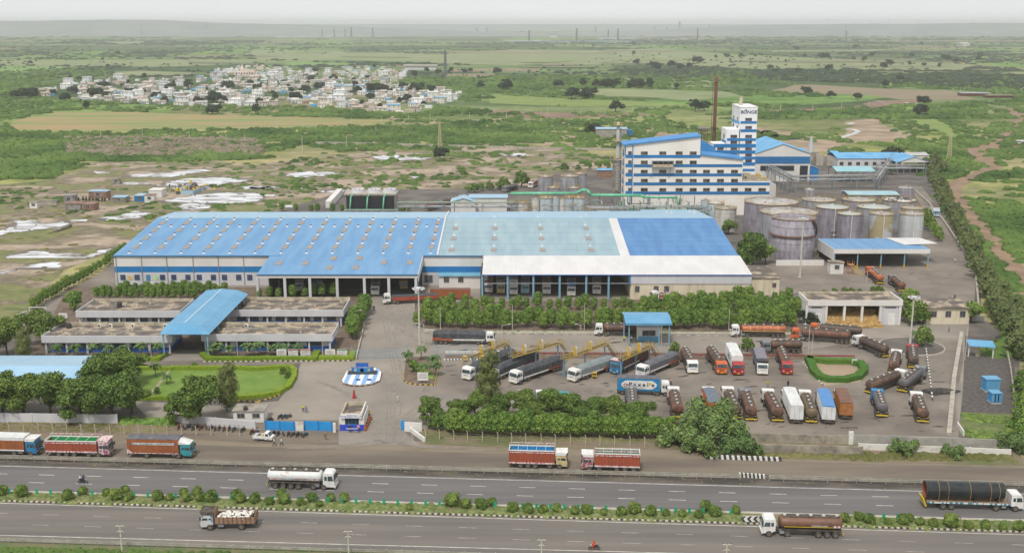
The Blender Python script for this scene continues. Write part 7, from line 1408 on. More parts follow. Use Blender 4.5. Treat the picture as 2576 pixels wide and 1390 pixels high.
# pickup van
F,R=G(688,1108),G(640,1105);t=thing('pickup_van','small white pickup van with crates on the bed beside the blue gate wall','van',(F+R)/2,math.atan2((F-R).y,(F-R).x));L=(F-R).length
b=MB();x=L/2;b.yprism([(x-1.5,.45),(x,.45),(x,.95),(x-.45,1.1),(x-.85,1.75),(x-1.5,1.8)][::-1],-.78,.78,m_cwhite);b.build('cab',t);b=MB();b.hexa([(x-.43,-.68,1.14),(x-.41,-.68,1.14),(x-.41,.68,1.14),(x-.43,.68,1.14)],[(x-.8,-.64,1.7),(x-.78,-.64,1.7),(x-.78,.64,1.7),(x-.8,.64,1.7)],m_wsh);b.build('windscreen',t)
b=MB();[b.box(x-1.3,x-.75,s*.78-.012+s*.01,s*.78+.012+s*.01,1.15,1.6,m_wsh)for s in(-1,1)];b.build('side_window',t);b=MB();b.box(-x,x-1.55,-.8,.8,.55,.72,m_cwhite);[b.box(-x,x-1.55,s*.8-.03,s*.8+.03,.72,1.15,m_cwhite)for s in(-1,1)];b.box(-x,-x+.06,-.8,.8,.72,1.15,m_cwhite);b.build('bed',t)
for xx in(x-.75,-x+.8):
 for s in(-1,1):wheel(t,xx,s*.68,.6)
b=MB();[b.box(-x+.15+.55*i,-x+.6+.55*i,-.6+.0*j,.6,.73,1.0+.15*(i%2),[m_wallg,b_bg,m_ylw,b_wht][i%4])for i in range(int((L-1.8)/.55))for j in(0,)];cr_o=b.build('crates');cr_o.matrix_world=Matrix.Translation(t.location)@Matrix.Rotation(t.rotation_euler.z,4,'Z');tag(cr_o,'packed crates lying on the bed of the white pickup van','crates')
# == motorcycles and people
def moto(col,label,loc,rz,group=None):
 t=thing('motorcycle',label,'motorcycle',loc,rz,group);wm=wheelmesh()
 for xx in(-.62,.62):o=D.objects.new('wheel',wm);COL.objects.link(o);o.parent=t;o.location=(xx,0,.3);o.scale=(.58,.3,.58)
 b=MB();b.hexa([(-.55,-.09,.55),(.35,-.1,.5),(.35,.1,.5),(-.55,.09,.55)],[(-.6,-.1,.72),(.35,-.14,.9),(.35,.14,.9),(-.6,.1,.72)],col);b.box(-.2,.3,-.13,.13,.28,.52,m_chas);b.build('body',t)
 b=MB();b.box(-.65,.08,-.13,.13,.76,.86,m_black);b.build('seat',t);b=MB();b.bar((.62,0,.3),(.4,0,1.0),.035,m_stl,5);b.bar((.4,-.32,1.02),(.4,.32,1.02),.025,m_black,5);b.disc((.5,0,.85),(1,0,0),.1,.12,m_lamp,8);b.build('handlebar',t);return t
mc=[p_red,m_black,p_blu,p_gry,paint('moto_dark',(.04,.04,.06))];random.seed(8);M0=[moto(c,'x',(0,0,0),0)for c in mc]
def putm(px,py,rz,label,k,group='motorcycles parked by the gate wall'):return dup(M0[k],G(px,py),rz,label,None,group)
i=0
for px,py in[(452,1078),(462,1079),(474,1077),(484,1080),(496,1078),(506,1080),(518,1079),(531,1080),(541,1082),(552,1081),(564,1083),(577,1082),(589,1084),(600,1083),(612,1085)]:
 putm(px,py,random.uniform(1.2,1.9),'%s motorcycle from the left along the grey roadside wall'%ordn[i],i%5);i+=1
i=0
for px,py in[(634,1090),(645,1091),(689,1093),(700,1094),(712,1094),(726,1095),(737,1096),(749,1097),(759,1098),(769,1097)]:putm(px,py,random.uniform(1.1,2.0),'%s motorcycle from the left before the blue gate panels'%ordn[i],(i*3)%5);i+=1
for i,(px,py)in enumerate(((706,1052),(716,1052),(727,1051),(680,1060))):putm(px,py,1.0,'%s motorcycle from the left on the yard behind the blue gate panels'%ordn[i],(i+1)%5)
mr1=putm(209,1216,3.14*0-.05,'motorcycle carrying two riders on the far carriageway',1,None);mr2=putm(1495,1382,PI-.03,'dark motorcycle ridden by a person in orange on the near carriageway',4,None)
for t in M0:
 for ch in list(t.children):D.objects.remove(ch)
 D.objects.remove(t)
m_skin=M('skin',(.22,.12,.07),rough=.6);m_hair=M('hair',(.012,.01,.01),rough=.6)
def cloth(n,c):return M('cloth_'+n,c,tuple(x*.8 for x in c),sc=5,rough=.9)
def person(label,loc,rz,shirt,legs,pose='stand',head=None,name='person'):
 head=head or m_hair
 J={'pel':(0,0,.95),'che':(.02,0,1.32),'nek':(.02,0,1.5),'hd':(.05,0,1.62),'top':(.04,0,1.74)}
 if pose=='ride':J={'pel':(-.1,0,.9),'che':(.05,0,1.28),'nek':(.1,0,1.46),'hd':(.13,0,1.58),'top':(.12,0,1.7)}
 w={'stand':(.03,-.03),'walk':(.32,-.3),'ride':(0,0)}[pose];P_,E,Rr=[],[],[]
 def v(p,r):P_.append(p);Rr.append(r);return len(P_)-1
 pel=v(J['pel'],.155);che=v(J['che'],.17);nek=v(J['nek'],.065);hd=v(J['hd'],.10);tp=v(J['top'],.075);E+=[(pel,che),(che,nek),(nek,hd),(hd,tp)]
 for s,dx in((1,w[0]),(-1,w[1])):
  if pose=='ride':hip=v((-.08,s*.13,.85),.1);kn=v((.3,s*.2,.72),.075);an=v((.2,s*.2,.32),.05);to=v((.36,s*.2,.28),.045)
  else:hip=v((0,s*.11,.88),.1);kn=v((dx*.45+.03,s*.12,.5),.072);an=v((dx*.9-.03,s*.12,.09),.05);to=v((dx*.9+.15,s*.13,.04),.045)
  E+=[(pel,hip),(hip,kn),(kn,an),(an,to)]
  c0,c1,c2_=J['che'][0],J['che'][1],J['che'][2]
  sh=v((c0,s*.2,c2_+.1),.07)
  if pose=='ride':el=v((.22,s*.27,1.14),.052);ha=v((.42,s*.28,1.06),.04)
  else:el=v((-dx*.25,s*.26,1.12),.052);ha=v((-dx*.5+.05,s*.27,.86),.038)
  E+=[(che,sh),(sh,el),(el,ha)]
  f1=v((P_[ha][0]+(.07 if pose=='ride' else .01),P_[ha][1],P_[ha][2]-(.0 if pose=='ride' else .09)),.028);E.append((ha,f1))
 me=D.meshes.new('b');me.from_pydata(P_,E,[]);o=D.objects.new('b',me);COL.objects.link(o)
 sk=o.modifiers.new('s','SKIN');sk.use_smooth_shade=True
 for i_,r in enumerate(Rr):me.skin_vertices[0].data[i_].radius=(r,r*(.85 if i_ in(0,1)else 1))
 me.skin_vertices[0].data[0].use_root=True
 ss_=o.modifiers.new('u','SUBSURF');ss_.levels=1;ss_.render_levels=1
 dg=bpy.context.evaluated_depsgraph_get();m2=D.meshes.new_from_object(o.evaluated_get(dg));D.objects.remove(o)
 m2.materials.clear();[m2.materials.append(q)for q in(shirt,legs,m_skin,head)]
 for p in m2.polygons:
  c=p.center;z=c.z;side=abs(c.y)>.185
  if z>J['hd'][2]-.0 and(c.x<J['hd'][0]+.03 or z>J['hd'][2]+.06):k=3
  elif z>J['nek'][2]-.02:k=2
  elif side and z<(1.02 if pose!='ride' else 0)and z>.7:k=2
  elif z>(.97 if pose!='ride' else .92):k=0
  elif z<.1:k=3
  else:k=1
  p.material_index=k
 ob=D.objects.new(name,m2);COL.objects.link(ob);ob.location=loc;ob.rotation_euler=(0,0,rz);return tag(ob,label,'person')
kw=cloth('white',(.75,.75,.75));kd=cloth('dark',(.03,.035,.06));kb=cloth('blue',(.08,.12,.3));ko=cloth('orange',(.75,.09,.02));kh=cloth('hivis',(.6,.75,.1));kbr=cloth('khaki',(.25,.17,.07));kp=cloth('pink',(.7,.4,.42));kg=cloth('grey',(.3,.32,.35));hy=M('helmet_yellow',(.8,.65,.03),rough=.4);ht=M('cap_teal',(.1,.35,.4),rough=.6)
for lb,px,py,rz,s,l,po,h in(('person in dark blue overalls and yellow helmet on the curved yard road',941,782,-1.5,kb,kd,'stand',hy),('person in a green safety vest and dark trousers standing left of a colleague',763,1036,-1.2,kh,kd,'stand',ht),('person in light blue shirt and blue cap beside a colleague in the gate yard',771,1038,-1.8,kg,kb,'stand',ht),('person in white clothes striding across the gate yard',1001,1010,3.0,kw,kw,'walk',None),('guard in green and red safety vest beside the drums at the booth',929,1051,-1.6,M('vest_mix',(.6,.75,.1),(.7,.1,.05),sc=1.5,lo=.49,hi=.51,rough=.8,stretch=(.1,.1,1.5)),kd,'stand',kb),('person in white shirt walking left beside the pickup van',690,1121,0,kw,kd,'walk',None),('person in pale shirt with dark scarf walking right of the other walker',708,1121,.1,kw,kd,'walk',kd),('person in brown clothes and pale cap standing before the right blue gate panel',819,1107,-1.5,kbr,kbr,'stand',kw),('person in long white clothes on the verge left of the thorn tree',1717,1134,-1.5,kw,kw,'stand',None),('person in pink shirt and dark trousers by the painted box lorry',1687,968,2.5,kp,kd,'walk',None),('person in yellow shirt before the grey box lorry',1931,974,-1.5,cloth('yellow',(.6,.45,.05)),kg,'stand',None),('person in black clothes in front of the dark red cab tanker',1982,974,-1.2,kd,kd,'stand',None),('worker in yellow vest and helmet at the left post of the weighbridge canopy',1570,860,-1.5,kh,kd,'stand',hy),('worker in white shirt and yellow helmet under the weighbridge canopy',1588,860,-1.7,kw,kd,'stand',hy),('two toned dark dressed person walking on the tank farm yard',2401,754,.3,kd,kd,'walk',None),('person in light blue clothes walking before the gate office',2387,834,3.2,kg,kb,'walk',None),('person in white beside the end of the loading shed',2402,662,-1.5,kw,kg,'stand',None),('person in dark clothes with blue cap at the booth counter',881,1087,1.6,kd,kd,'stand',ht),('person in pink shirt leaning at the booth counter',902,1087,1.6,kp,kd,'stand',None)):
 person(lb,G(px,py),rz,s,l,po,h)
c_=Vector(mr1.location);person('front rider in dark jacket on the two rider motorcycle',c_+Vector((.05,0,.1)),-.05,kd,kd,'ride',kd);person('pillion rider in white shirt on the two rider motorcycle',c_+Vector((-.42,0,.14)),-.05,kw,kd,'ride',None)
person('rider wearing orange rain clothes on the near carriageway motorcycle',Vector(mr2.location)+Vector((0,0,.08)),PI-.03,ko,ko,'ride',ko)
# == WALLS, GATES, BOOTH
def wall(label,pts,h,mat,th=.22,panel=0,pmat=None,name='boundary_wall',cat='wall',cop=None):
 t=thing(name,label,cat);b=MB();P=[G(x,y)for x,y in pts]
 for a,e in zip(P,P[1:]):
  h+=.004;d=e-a;L=d.length;d.normalize();n=Vector((-d.y,d.x,0))*th/2;H=Vector((0,0,h));b.hexa([a-n,e-n,e+n,a+n],[a-n+H,e-n+H,e+n+H,a+n+H],mat)
  if panel:
   k=max(1,int(L/panel))
   for i in range(k+1):c=MB();p=a+d*L*i/k;c.hexa([p-n*1.7-d*.13,p-n*1.7+d*.13,p+n*1.7+d*.13,p+n*1.7-d*.13],[p-n*1.7-d*.13+H*1.04,p-n*1.7+d*.13+H*1.04,p+n*1.7+d*.13+H*1.04,p+n*1.7-d*.13+H*1.04],pmat or mat);c.build('post',t)
 b.build('panels',t)
 return t
m_wl=M('precast_wall',(.40,.38,.34),(.30,.29,.26),sc=.5,rough=.9,stripe=(2,.45,.18));m_wl2=M('old_wall',(.38,.34,.27),(.20,.18,.15),sc=.5,lo=.4,hi=.65,rough=.95,det=8);m_ww=M('lime_wall',(.70,.68,.63),(.42,.36,.29),sc=.5,lo=.52,hi=.7,rough=.9,det=8)
wall('grey precast panel wall along the lower right of the truck park',[(1865,1109),(2132,1117)],1.75,m_wl2,panel=3.6);wall('taller grey precast panel wall at the lower right corner',[(2146,1116),(2548,1130)],1.9,m_wl,panel=3.5)
wall('weathered lower wall beneath the grey precast wall',[(1868,1137),(2168,1146)],1.8,m_wl2,panel=4.6);wall('peeling white stepped wall below the grey precast wall',[(2160,1130),(2300,1136),(2440,1141),(2540,1146)],1.25,m_ww,panel=4.8,pmat=m_ww)
wall('plain white pillar between the two precast walls',[(2133.5,1117),(2145,1117)],2.6,m_white,.4);wall('thin white wall at the left of the grassy corner plot',[(2408,1072),(2424,1096)],1.0,m_white)
wall('pale wall seen behind the big trees at the left',[(-60,1060),(295,1064)],1.9,m_wallg,panel=5);wall('grey white wall behind the parked motorcycles',[(446,1062),(642,1079)],1.7,m_wallg,panel=6,pmat=m_wallg);wall('white pier between the two blue gate panels',[(743,1083),(764,1084)],1.95,m_ww);wall('white pier at the right end of the blue gate panels',[(838,1087),(845,1087)],2.0,m_white)
for lb,a,c in(('left bright blue sliding gate panel',669,741),('right bright blue sliding gate panel',767,836)):wall(lb+' of the main entrance',[(a,1081),(c,1084)],1.95,M('gate_blue',(.02,.27,.66),(.03,.31,.7),sc=1,rough=.4),.1,2.2,m_band,'sliding_gate','gate')
wall('short blue gate leaf at the right side of the entrance',[(1009,1081),(1019,1081)],2.0,MATS['gate_blue'],.12,name='gate_leaf',cat='gate');wall('white wall with small door right of the entrance',[(1018,1084),(1062,1086)],1.9,m_wall,.3);wall('slanting white retaining wall at the mouth of the entrance',[(1031,1084),(1068,1111)],.9,m_white,.35)
wall('pale concrete wall crossing the scrub behind the works, left stretch',[(300,349),(470,352),(640,357)],1.6,m_conc,panel=12);wall('pale concrete wall crossing the scrub behind the works, right stretch',[(750,361),(1000,366),(1296,375),(1537,379)],1.6,m_conc,panel=12)
wall('white kerb wall along the outer side of the inner road',[(2299,480),(2338,515),(2370,553),(2431,643),(2453,672),(2455,702),(2462,782)],.9,m_conc,.5);wall('low concrete wall dividing truck park and substation',[(2419,838),(2400,950),(2387,1094)],.5,m_conc,.9);wall('rough wall along the right side of the substation',[(2527,864),(2541,935),(2556,1050)],1.3,m_wl2,.3)
wall('white wall running right from the gate office',[(2437,806),(2478,810)],1.6,m_white);wall('low red and white parapet of the loading lane',[(1120,888),(1285,888)],.6,m_white,.4);wall('dark red low parapet along the row of parked tankers',[(1290,889),(1700,893),(2150,897)],.4,M('parapet_red',(.25,.07,.06),rough=.8),.3);wall('pale garden wall beside the wind bent trees',[(896,905),(912,838),(918,812)],.7,m_conc,.3)
# blue mesh gate
def meshgate(label,a,c,h,n=5):
 A_,C_=G(*a),G(*c);t=thing('mesh_gate',label,'gate');b=MB();d=C_-A_;u=Vector((0,0,1))
 for zz in(.15,h*.5,h):b.bar(A_+u*zz,C_+u*zz,.05,m_stb)
 for i in range(n+1):p=A_+d*i/n;b.bar(p,p+u*(h+(1.2 if i in(0,n)else 0)),.07,m_stb)
 for i in range(n*9):p=A_+d*i/(n*9);b.bar(p+u*.15,p+u*h,.012,m_stb,3)
 b.build('frame',t)
meshgate('long pale blue mesh gate across the yard road',(886,902),(1025,900),2.1);meshgate('pale blue mesh fence beside the planted island',(1092,893),(1250,893),2.3,4)
# guard booth
A_,C_=G(854.7,1083),G(916,1083);gb=thing('guard_booth','white and blue guard booth with open stained roof beside the entrance','booth');Y=A_.y;zf=GY(880,1040,Y-.3).z;zl=GY(880,1066.8,Y).z;zt=GY(880,1049.5,Y).z;yb_=G(895,1009,zf).y;m_pb=M('booth_blue',(.03,.06,.50),(.04,.08,.52),sc=1,rough=.5)
pbox('lower_wall',gb,A_.x,C_.x,Y,Y+.3,0,zl,m_pb);pbox('side_wall',gb,A_.x,A_.x+.2,Y+.3,yb_-.3,0,zt,m_wall);pbox('side_wall',gb,C_.x-.2,C_.x,Y+.3,yb_-.3,0,zt,m_wall);pbox('rear_wall',gb,A_.x,C_.x,yb_-.3,yb_-.1,0,zt,m_wall)
w0,w1_=GY(868.5,1060,Y).x,GY(902,1060,Y).x;pbox('front_wall',gb,A_.x,w0-.08,Y+.003,Y+.3,zl,zt,m_white);pbox('front_wall',gb,w1_+.08,C_.x,Y+.003,Y+.3,zl,zt,m_white);window(gb,w0,w1_,zl+.05,zt-.3,Y+.15,bars=3,frame=MATS['frame_teal'],glass=m_dark);pbox('lintel',gb,w0-.08,w1_+.08,Y+.05,Y+.3,zt-.28,zt,m_pb)
x0,x1=GY(858,1045,Y).x,GY(910.5,1045,Y).x;pbox('fascia',gb,x0,x1,Y-.4,Y-.2,zt+.02,zf,m_white);q=MB();q.box(x0,x0+.25,Y-.2,yb_,zt+.02,zf,m_par);q.box(x1-.25,x1,Y-.2,yb_,zt+.02,zf,m_wall);q.box(x0+.25,x1-.25,yb_-.25,yb_,zt+.02,zf,m_par);q.build('parapet',gb);pbox('roof',gb,x0+.25,x1-.25,Y-.2,yb_-.25,zt+.01,zt+.15,m_froof)
text('BUNGE INDIA PVT. LTD.',.42,m_dblue,'lettering',gb,((x0+x1)/2,Y-.41,zt+.02+(zf-zt)*.36),(PI/2,0,0),.005,.005);text('WELCOME TO',.26,m_dblue,'lettering',gb,((x0+x1)/2,Y-.41,zt+(zf-zt)*.76),(PI/2,0,0),0,.005);pbox('counter_rail',gb,w0+.3,w1_-.0,Y-1.3,Y-1.2,.9,1.0,m_wall)
for k in range(5):b=MB();b.cyl((0,0,0),.3,0,.85,M('drum_rust',(.40,.12,.05),(.28,.09,.04),sc=2,rough=.7),12);o=b.build('drum',None,G(*((932,1056),(928,1063),(925,1070),(922,1077),(919,1083))[k]));tag(o,'%s rust orange drum from the front in the line beside the guard booth'%ordn[4-k],'drum','rust orange drums beside the booth')
t=thing('barrier_cone','tall red barrier stand between the booth and the striped island','barrier',G(891,1001));b=MB();b.cyl((0,0,0),.5,0,.08,p_red,4);b.cyl((0,0,0),.42,.08,1.9,p_red,8,.12);b.build('cone',t)
cabin('white flat roofed pump room with black tank behind the roadside wall',588,664,1062,1034,4.0,m_wall,m_conc_d,'pump_room','hut',2);wtank(618,1032,2.4,'black plastic water tank on the pump room roof',.7)
# striped island
c=[G(x,y)for x,y in Z(2,3,[(870,1060),(862,1040),(905,955),(960,925),(1060,915),(1180,915),(1230,935),(1250,965),(1235,1040),(1170,1070),(1050,1088),(950,1085)])]
t=thing('striped_island','rounded raised traffic island painted in blue and white stripes','traffic island');b=MB();b.prism([(p.x,p.y)for p in c],0,.3,m_kerbw,D.materials.get('stripes')or M('stripes',(.8,.8,.8),rough=.6));b.build('island',t)
sm_=MATS['stripes'].node_tree;tc=sm_.nodes.new('ShaderNodeTexCoord');sx=sm_.nodes.new('ShaderNodeSeparateXYZ');sm_.links.new(tc.outputs['Object'],sx.inputs[0]);mm=sm_.nodes.new('ShaderNodeMath');mm.operation='PINGPONG';mm.inputs[1].default_value=1.0;sm_.links.new(sx.outputs[0],mm.inputs[0]);gt=sm_.nodes.new('ShaderNodeMath');gt.operation='GREATER_THAN';gt.inputs[1].default_value=.5;sm_.links.new(mm.outputs[0],gt.inputs[0]);mx=sm_.nodes.new('ShaderNodeMix');mx.data_type='RGBA';mx.inputs[6].default_value=(.78,.78,.78,1);mx.inputs[7].default_value=(.25,.42,.68,1);sm_.links.new(gt.outputs[0],mx.inputs[0]);sm_.links.new(mx.outputs[2],sm_.nodes['Principled BSDF'].inputs['Base Color'])
p=G(912,941);t=thing('curved_monument','curved blue and white sign drum on a black plinth on the striped island','monument',p);b=MB();b.box(-3.3,3.3,-.9,.9,.3,.7,m_black);b.build('plinth',t);b=MB();n=12;vs=[(2.6*math.cos(a),-1.0*math.sin(a)+.3,z)for z in(.7,1.8)for a in[PI*i/n for i in range(n+1)]];b.add(vs,[(i+1,i,n+1+i,n+2+i)for i in range(n)],m_band);b.add([(x*.98,y+.06,z)for x,y,z in vs],[(i,i+1,n+2+i,n+1+i)for i in range(n)],m_stb)
for i in range(5):a=PI*(i+.5)/5;ca,sa=2.62*math.cos(a),-1.03*math.sin(a)+.3;tx,ty=math.sin(a)*.38,-math.cos(a)*.17*-1;b.add([(ca-tx,sa-ty*1-.01,.85),(ca+tx,sa+ty-.01,.85),(ca+tx,sa+ty-.01,1.62),(ca-tx,sa-ty-.01,1.62)],[(0,1,2,3),(3,2,1,0)],m_white)
b.build('sign_drum',t)
for x,lb in((901,'left'),(929,'right')):b=MB();b.box(-.45,.45,-.2,.2,.3,.65,m_dblue);o=b.build('floodlight',None,G(x,959));tag(o,lb+' small dark floodlight on the striped island','floodlight')
def board(label,x0,x1,yt,yb_,mat,ground=None,post=True,name='notice_board',head=None,lines=True,cat='sign'):
 Yp=G((x0+x1)/2,ground or yb_+5);a,z1=XZ(x0,yt,Yp.y);c_,z0=XZ(x1,yb_,Yp.y);z0=max(z0,.4);t=thing(name,label,cat);pbox('panel',t,a,c_,Yp.y-.06,Yp.y,z0,z1,mat)
 if head:pbox('header',t,a+.02,c_-.02,Yp.y-.09,Yp.y-.063,z1-.28,z1-.05,head)
 if lines:b=MB();[b.box(a+.15+random.uniform(0,.2),c_-.15-random.uniform(0,.9),Yp.y-.075,Yp.y-.063,z1-.5-k*.22,z1-.44-k*.22,[p_gry,p_blu,p_or][k%3])for k in range(int((z1-z0-.6)/.22))];b.build('print_lines',t)
 if post:
  for xx in(a+.15,c_-.15):pbox('post',t,xx-.05,xx+.05,Yp.y+.003,Yp.y+.1,0,z0+.3,m_stl)
 return t
for i,(a,c_,hd)in enumerate(((213,313,None),(328,427,p_red),(449,549,p_or),(694,794,None),(813,912,b_gtop))):q=Z(2,3,[(a,722),(c_,795)]);board('%s white notice board from the left above the clipped hedge'%ordn[i],q[0][0],q[1][0],q[0][1],q[1][1],m_white,899,head=hd)
q=Z(2,3,[(1607,952),(1715,1032)]);board('white information board at the front of the planted island',q[0][0],q[1][0],q[0][1],q[1][1],m_white,963);q=Z(2,3,[(997,857),(1123,900)]);board('plain blue sign board behind the striped island',q[0][0],q[1][0],q[0][1],q[1][1],m_dblue,930,lines=False)
q=Z(4,3,[(872,820),(922,875)]);board('small white board at the corner of the clipped hedge ring',q[0][0],q[1][0],q[0][1],q[1][1],m_white,918)
t=thing('round_island','round earth island with pale kerb around the right light mast','traffic island',G(2293,871));b=MB();n=30;R_=7.9;b.lathe((0,0,0),[(R_,0),(R_,.22),(R_-.35,.22),(R_-.35,.1),(0,.12)],m_conc,n);b.build('kerb',t);b=MB();b.lathe((0,0,0),[(R_-.36,.13),(0,.15)],m_plant,n);b.build('soil',t)
# == ROADSIDE FURNITURE
def fencepost():b=MB();b.box(-.07,.07,-.07,.07,0,1.75,m_par);b.hexa([(-.07,-.07,1.75),(.07,-.07,1.75),(.07,.07,1.75),(-.07,.07,1.75)],[(-.2,-.05,2.1),(-.08,-.05,2.12),(-.08,.05,2.12),(-.2,.05,2.1)],m_par);return b.build('fence_post')
fp=None;i=0;FPX_=[(24+36.6*k,1085+.012*k*36)for k in range(-1,17)]+[(1070.6+37.2*k,1108+k*.62)for k in range(18)]
FP=[Z(1,4,[(x,197+x*.018)])[0]for x in(93,238,383,525,665,807,945,1092,1232,1373,1512,1657,1798,1942,2088,2250,2370)]+[Z(2,4,[(x,265+(x-1688)*.045)])[0]for x in(1688,1825,1968,2103,2252,2403,2540)]+[Z(3,4,[(x,302+x*.03)])[0]for x in(18,157,310,448,598,748,890,1035,1187,1333,1486)]
for i,(x,y)in enumerate(FP):
 if fp is None:fp=fencepost();o=fp
 else:o=fp.copy();COL.objects.link(o)
 o.location=G(x,y);side='left of the entrance' if i<17 else 'right of the entrance';j=i if i<17 else i-17;tag(o,'%s bent cream fence post from the left, %s'%(ordn[j],side),'fence post','bent concrete fence posts along the service road')
for k,(i0,i1,lb)in enumerate(((0,16,'left'),(17,34,'right'))):b=MB();P=[G(*FP[i])for i in range(i0,i1+1)];[b.bar(a+Vector((0,0,z)),c_+Vector((0,0,z)),.012,m_stl,3)for a,c_ in zip(P,P[1:])for z in(.5,1.0,1.5)];o=b.build('fence_wires');tag(o,'thin wires strung between the fence posts %s of the entrance'%lb,'wire fence')
def guardrail(label,ln,z1,step,x0,x1,gaps=()):
 t=thing('guardrail',label,'guardrail');b=MB();a,d=ln;n=Vector((-d.y,d.x,0));A_,B_=lp(ln,x0),lp(ln,x1)
 for s in(-.12,.55):
  if s>0 and z1<.78:continue
  for zz in(z1-.26,z1):b.hexa([A_+n*s+Vector((0,0,zz-.08)),B_+n*s+Vector((0,0,zz-.08)),B_+n*(s+.07)+Vector((0,0,zz-.08)),A_+n*(s+.07)+Vector((0,0,zz-.08))],[A_+n*s+Vector((0,0,zz+.08)),B_+n*s+Vector((0,0,zz+.08)),B_+n*(s+.07)+Vector((0,0,zz+.08)),A_+n*(s+.07)+Vector((0,0,zz+.08))],m_rail)
 x=x0
 while x<x1:c=MB();p=lp(ln,x);c.hexa([p+n*.0-d*.06,p-d*-.06,p+n*.15+d*.06,p+n*.15-d*.06],[p-d*.06+Vector((0,0,z1+.1)),p+d*.06+Vector((0,0,z1+.1)),p+n*.15+d*.06+Vector((0,0,z1+.1)),p+n*.15-d*.06+Vector((0,0,z1+.1))],m_rail);x+=step;c.build('post',t)
 b.build('rails',t)
guardrail('long double steel guardrail between service road and highway, left part',l_rail,.8,2.5,-130,G(1858,1198).x);guardrail('long double steel guardrail right of the striped end block',l_rail,.8,2.5,G(1930,1200).x,130);guardrail('nearest steel guardrail along the bottom of the picture',l_rail2,.75,2.35,-120,60)
def stripedblock(label,p0,p1,h,n,th=.4):
 A_,B_=G(*p0),G(*p1);d=B_-A_;t=thing('striped_barrier',label,'barrier');b=MB();nn=Vector((-d.y,d.x,0)).normalized()*th;sk=d/n*.35
 for i in range(n):a,c_=A_+d*i/n,A_+d*(i+1)/n;H=Vector((0,0,h));b.hexa([a,c_,c_+nn,a+nn],[a+H-sk,c_+H-sk,c_+nn+H-sk,a+nn+H-sk],m_black if i%2 else m_white)
 b.build('blocks',t)
stripedblock('long black and white striped barrier right of the thorn tree',(1787,1154),(1967,1160),.75,26);stripedblock('short black and white striped end block in the highway guardrail',(1860,1200),(1925,1204),.8,13);stripedblock('yellow and black striped kerb running down beside the right tankers',(2328,880),(2344,1008),.4,34,.3);stripedblock('yellow black kerb at the lane divider before the first platform',(1118,906),(1215,904),.25,24);stripedblock('striped kerb along the left diagonal of the hedge ring',(2020,912),(2070,970),.15,20,.25)
t=board('black and white chevron board standing in the median gap',1868,1912,1296,1311,m_white,1318,name='chevron_board',lines=False);a,z1=XZ(1868,1296,G(1890,1318).y);b=MB();Yp=G(1890,1318).y
for k in range(3):x=a+.1+k*1.0;b.add([(x,Yp-.08,z1-.05),(x+.45,Yp-.08,z1-.05),(x+.05,Yp-.08,z1-.5),(x-.4,Yp-.08,z1-.5)],[(0,3,2,1)],m_black);b.add([(x+.05,Yp-.08,z1-.5),(x-.4,Yp-.08,z1-.5),(x,Yp-.08,z1-1.0),(x+.45,Yp-.08,z1-1.0)],[(0,1,2,3)],m_black)
b.build('chevrons',t)
def gp_():b=MB();b.box(-.22,.22,-.03,.03,.1,1.05,M('panel_green',(.02,.34,.18),rough=.5));return b.build('glare_panel')
g0=None
for k in range(-8,66):
 x=93*.25427+k*34.9
 if x>1850 and x<2120:continue
 pt=G(x,1242+x*.0291);pt.z=.12
 if not-30<x<2600:continue
 if g0 is None:g0=gp_();o=g0
 else:o=g0.copy();COL.objects.link(o)
 o.location=pt;tag(o,'%s small green anti glare panel from the left on the median'%od(k+8 if k+8<99 else 98),'glare panel','green anti glare panels on the median')
# poles and masts
def pole(label,px,py,ytop,kind='pole',arm=0,r=.09,group=None,mat=None):
 p=G(px,py);h=GY(px,ytop,p.y).z;h=max(h,2);t=thing({'mast':'high_light_mast','lamp':'street_lamp','pole':'slim_pole','util':'utility_pole'}[kind],label,{'mast':'light mast','lamp':'street lamp','pole':'pole','util':'utility pole'}[kind],p,0,group);b=MB();mt=mat or M('pole_pale',(.60,.58,.50),(.5,.48,.4),sc=1,rough=.6)
 b.cyl((0,0,0),r,0,h,mt,8,r*.6);b.build('shaft',t)
 if kind=='mast':
  b=MB();b.lathe((0,0,0),[(.15,h-.3),(.7,h-.25),(.7,h-.1),(.15,h)],m_vent,12);b.cyl((0,0,0),.03,h,h+1.2,m_stl,5);b.build('head_ring',t)
  for i in range(8):a=2*PI*i/8;b=MB();x,y=1.25*math.cos(a),1.25*math.sin(a);b.bar((x*.4,y*.4,h-.2),(x,y,h-.2),.04,m_stl);b.box(x-.3,x+.3,y-.22,y+.22,h-.5,h-.2,m_wallg);b.build('lamp_head',t)
  b=MB();b.cyl((0,0,0),.7,0,.35,m_conc,10);b.cyl((0,0,0),.3,.35,1.6,m_wallg,8);b.build('base',t)
 if arm:b=MB();b.bar((0,0,h),(arm,0,h+.35),.05,mt,5);b.box(arm-.05 if arm>0 else arm-.6,arm+.6 if arm>0 else arm+.05,-.12,.12,h+.3,h+.42,m_wallg);b.build('lamp_arm',t)
 if kind=='util':
  for zz,w in((h-.15,.75),(h-1.0,.55)):b=MB();b.box(-w,w,-.05,.05,zz,zz+.1,mt);[b.cyl((sx*w*.9,0,0),.05,zz+.1,zz+.28,m_black,6)for sx in(-1,0,1)];b.build('crossarm',t)
 return t
pole('tallest light mast, before the rust brown container at the yard road',1056,888,722,'mast',r=.28);pole('tall light mast in front of the open topped tank',2012,699,547,'mast',r=.28);pole('tall light mast on the round earth island at the right',2289,869,744,'mast',r=.28)
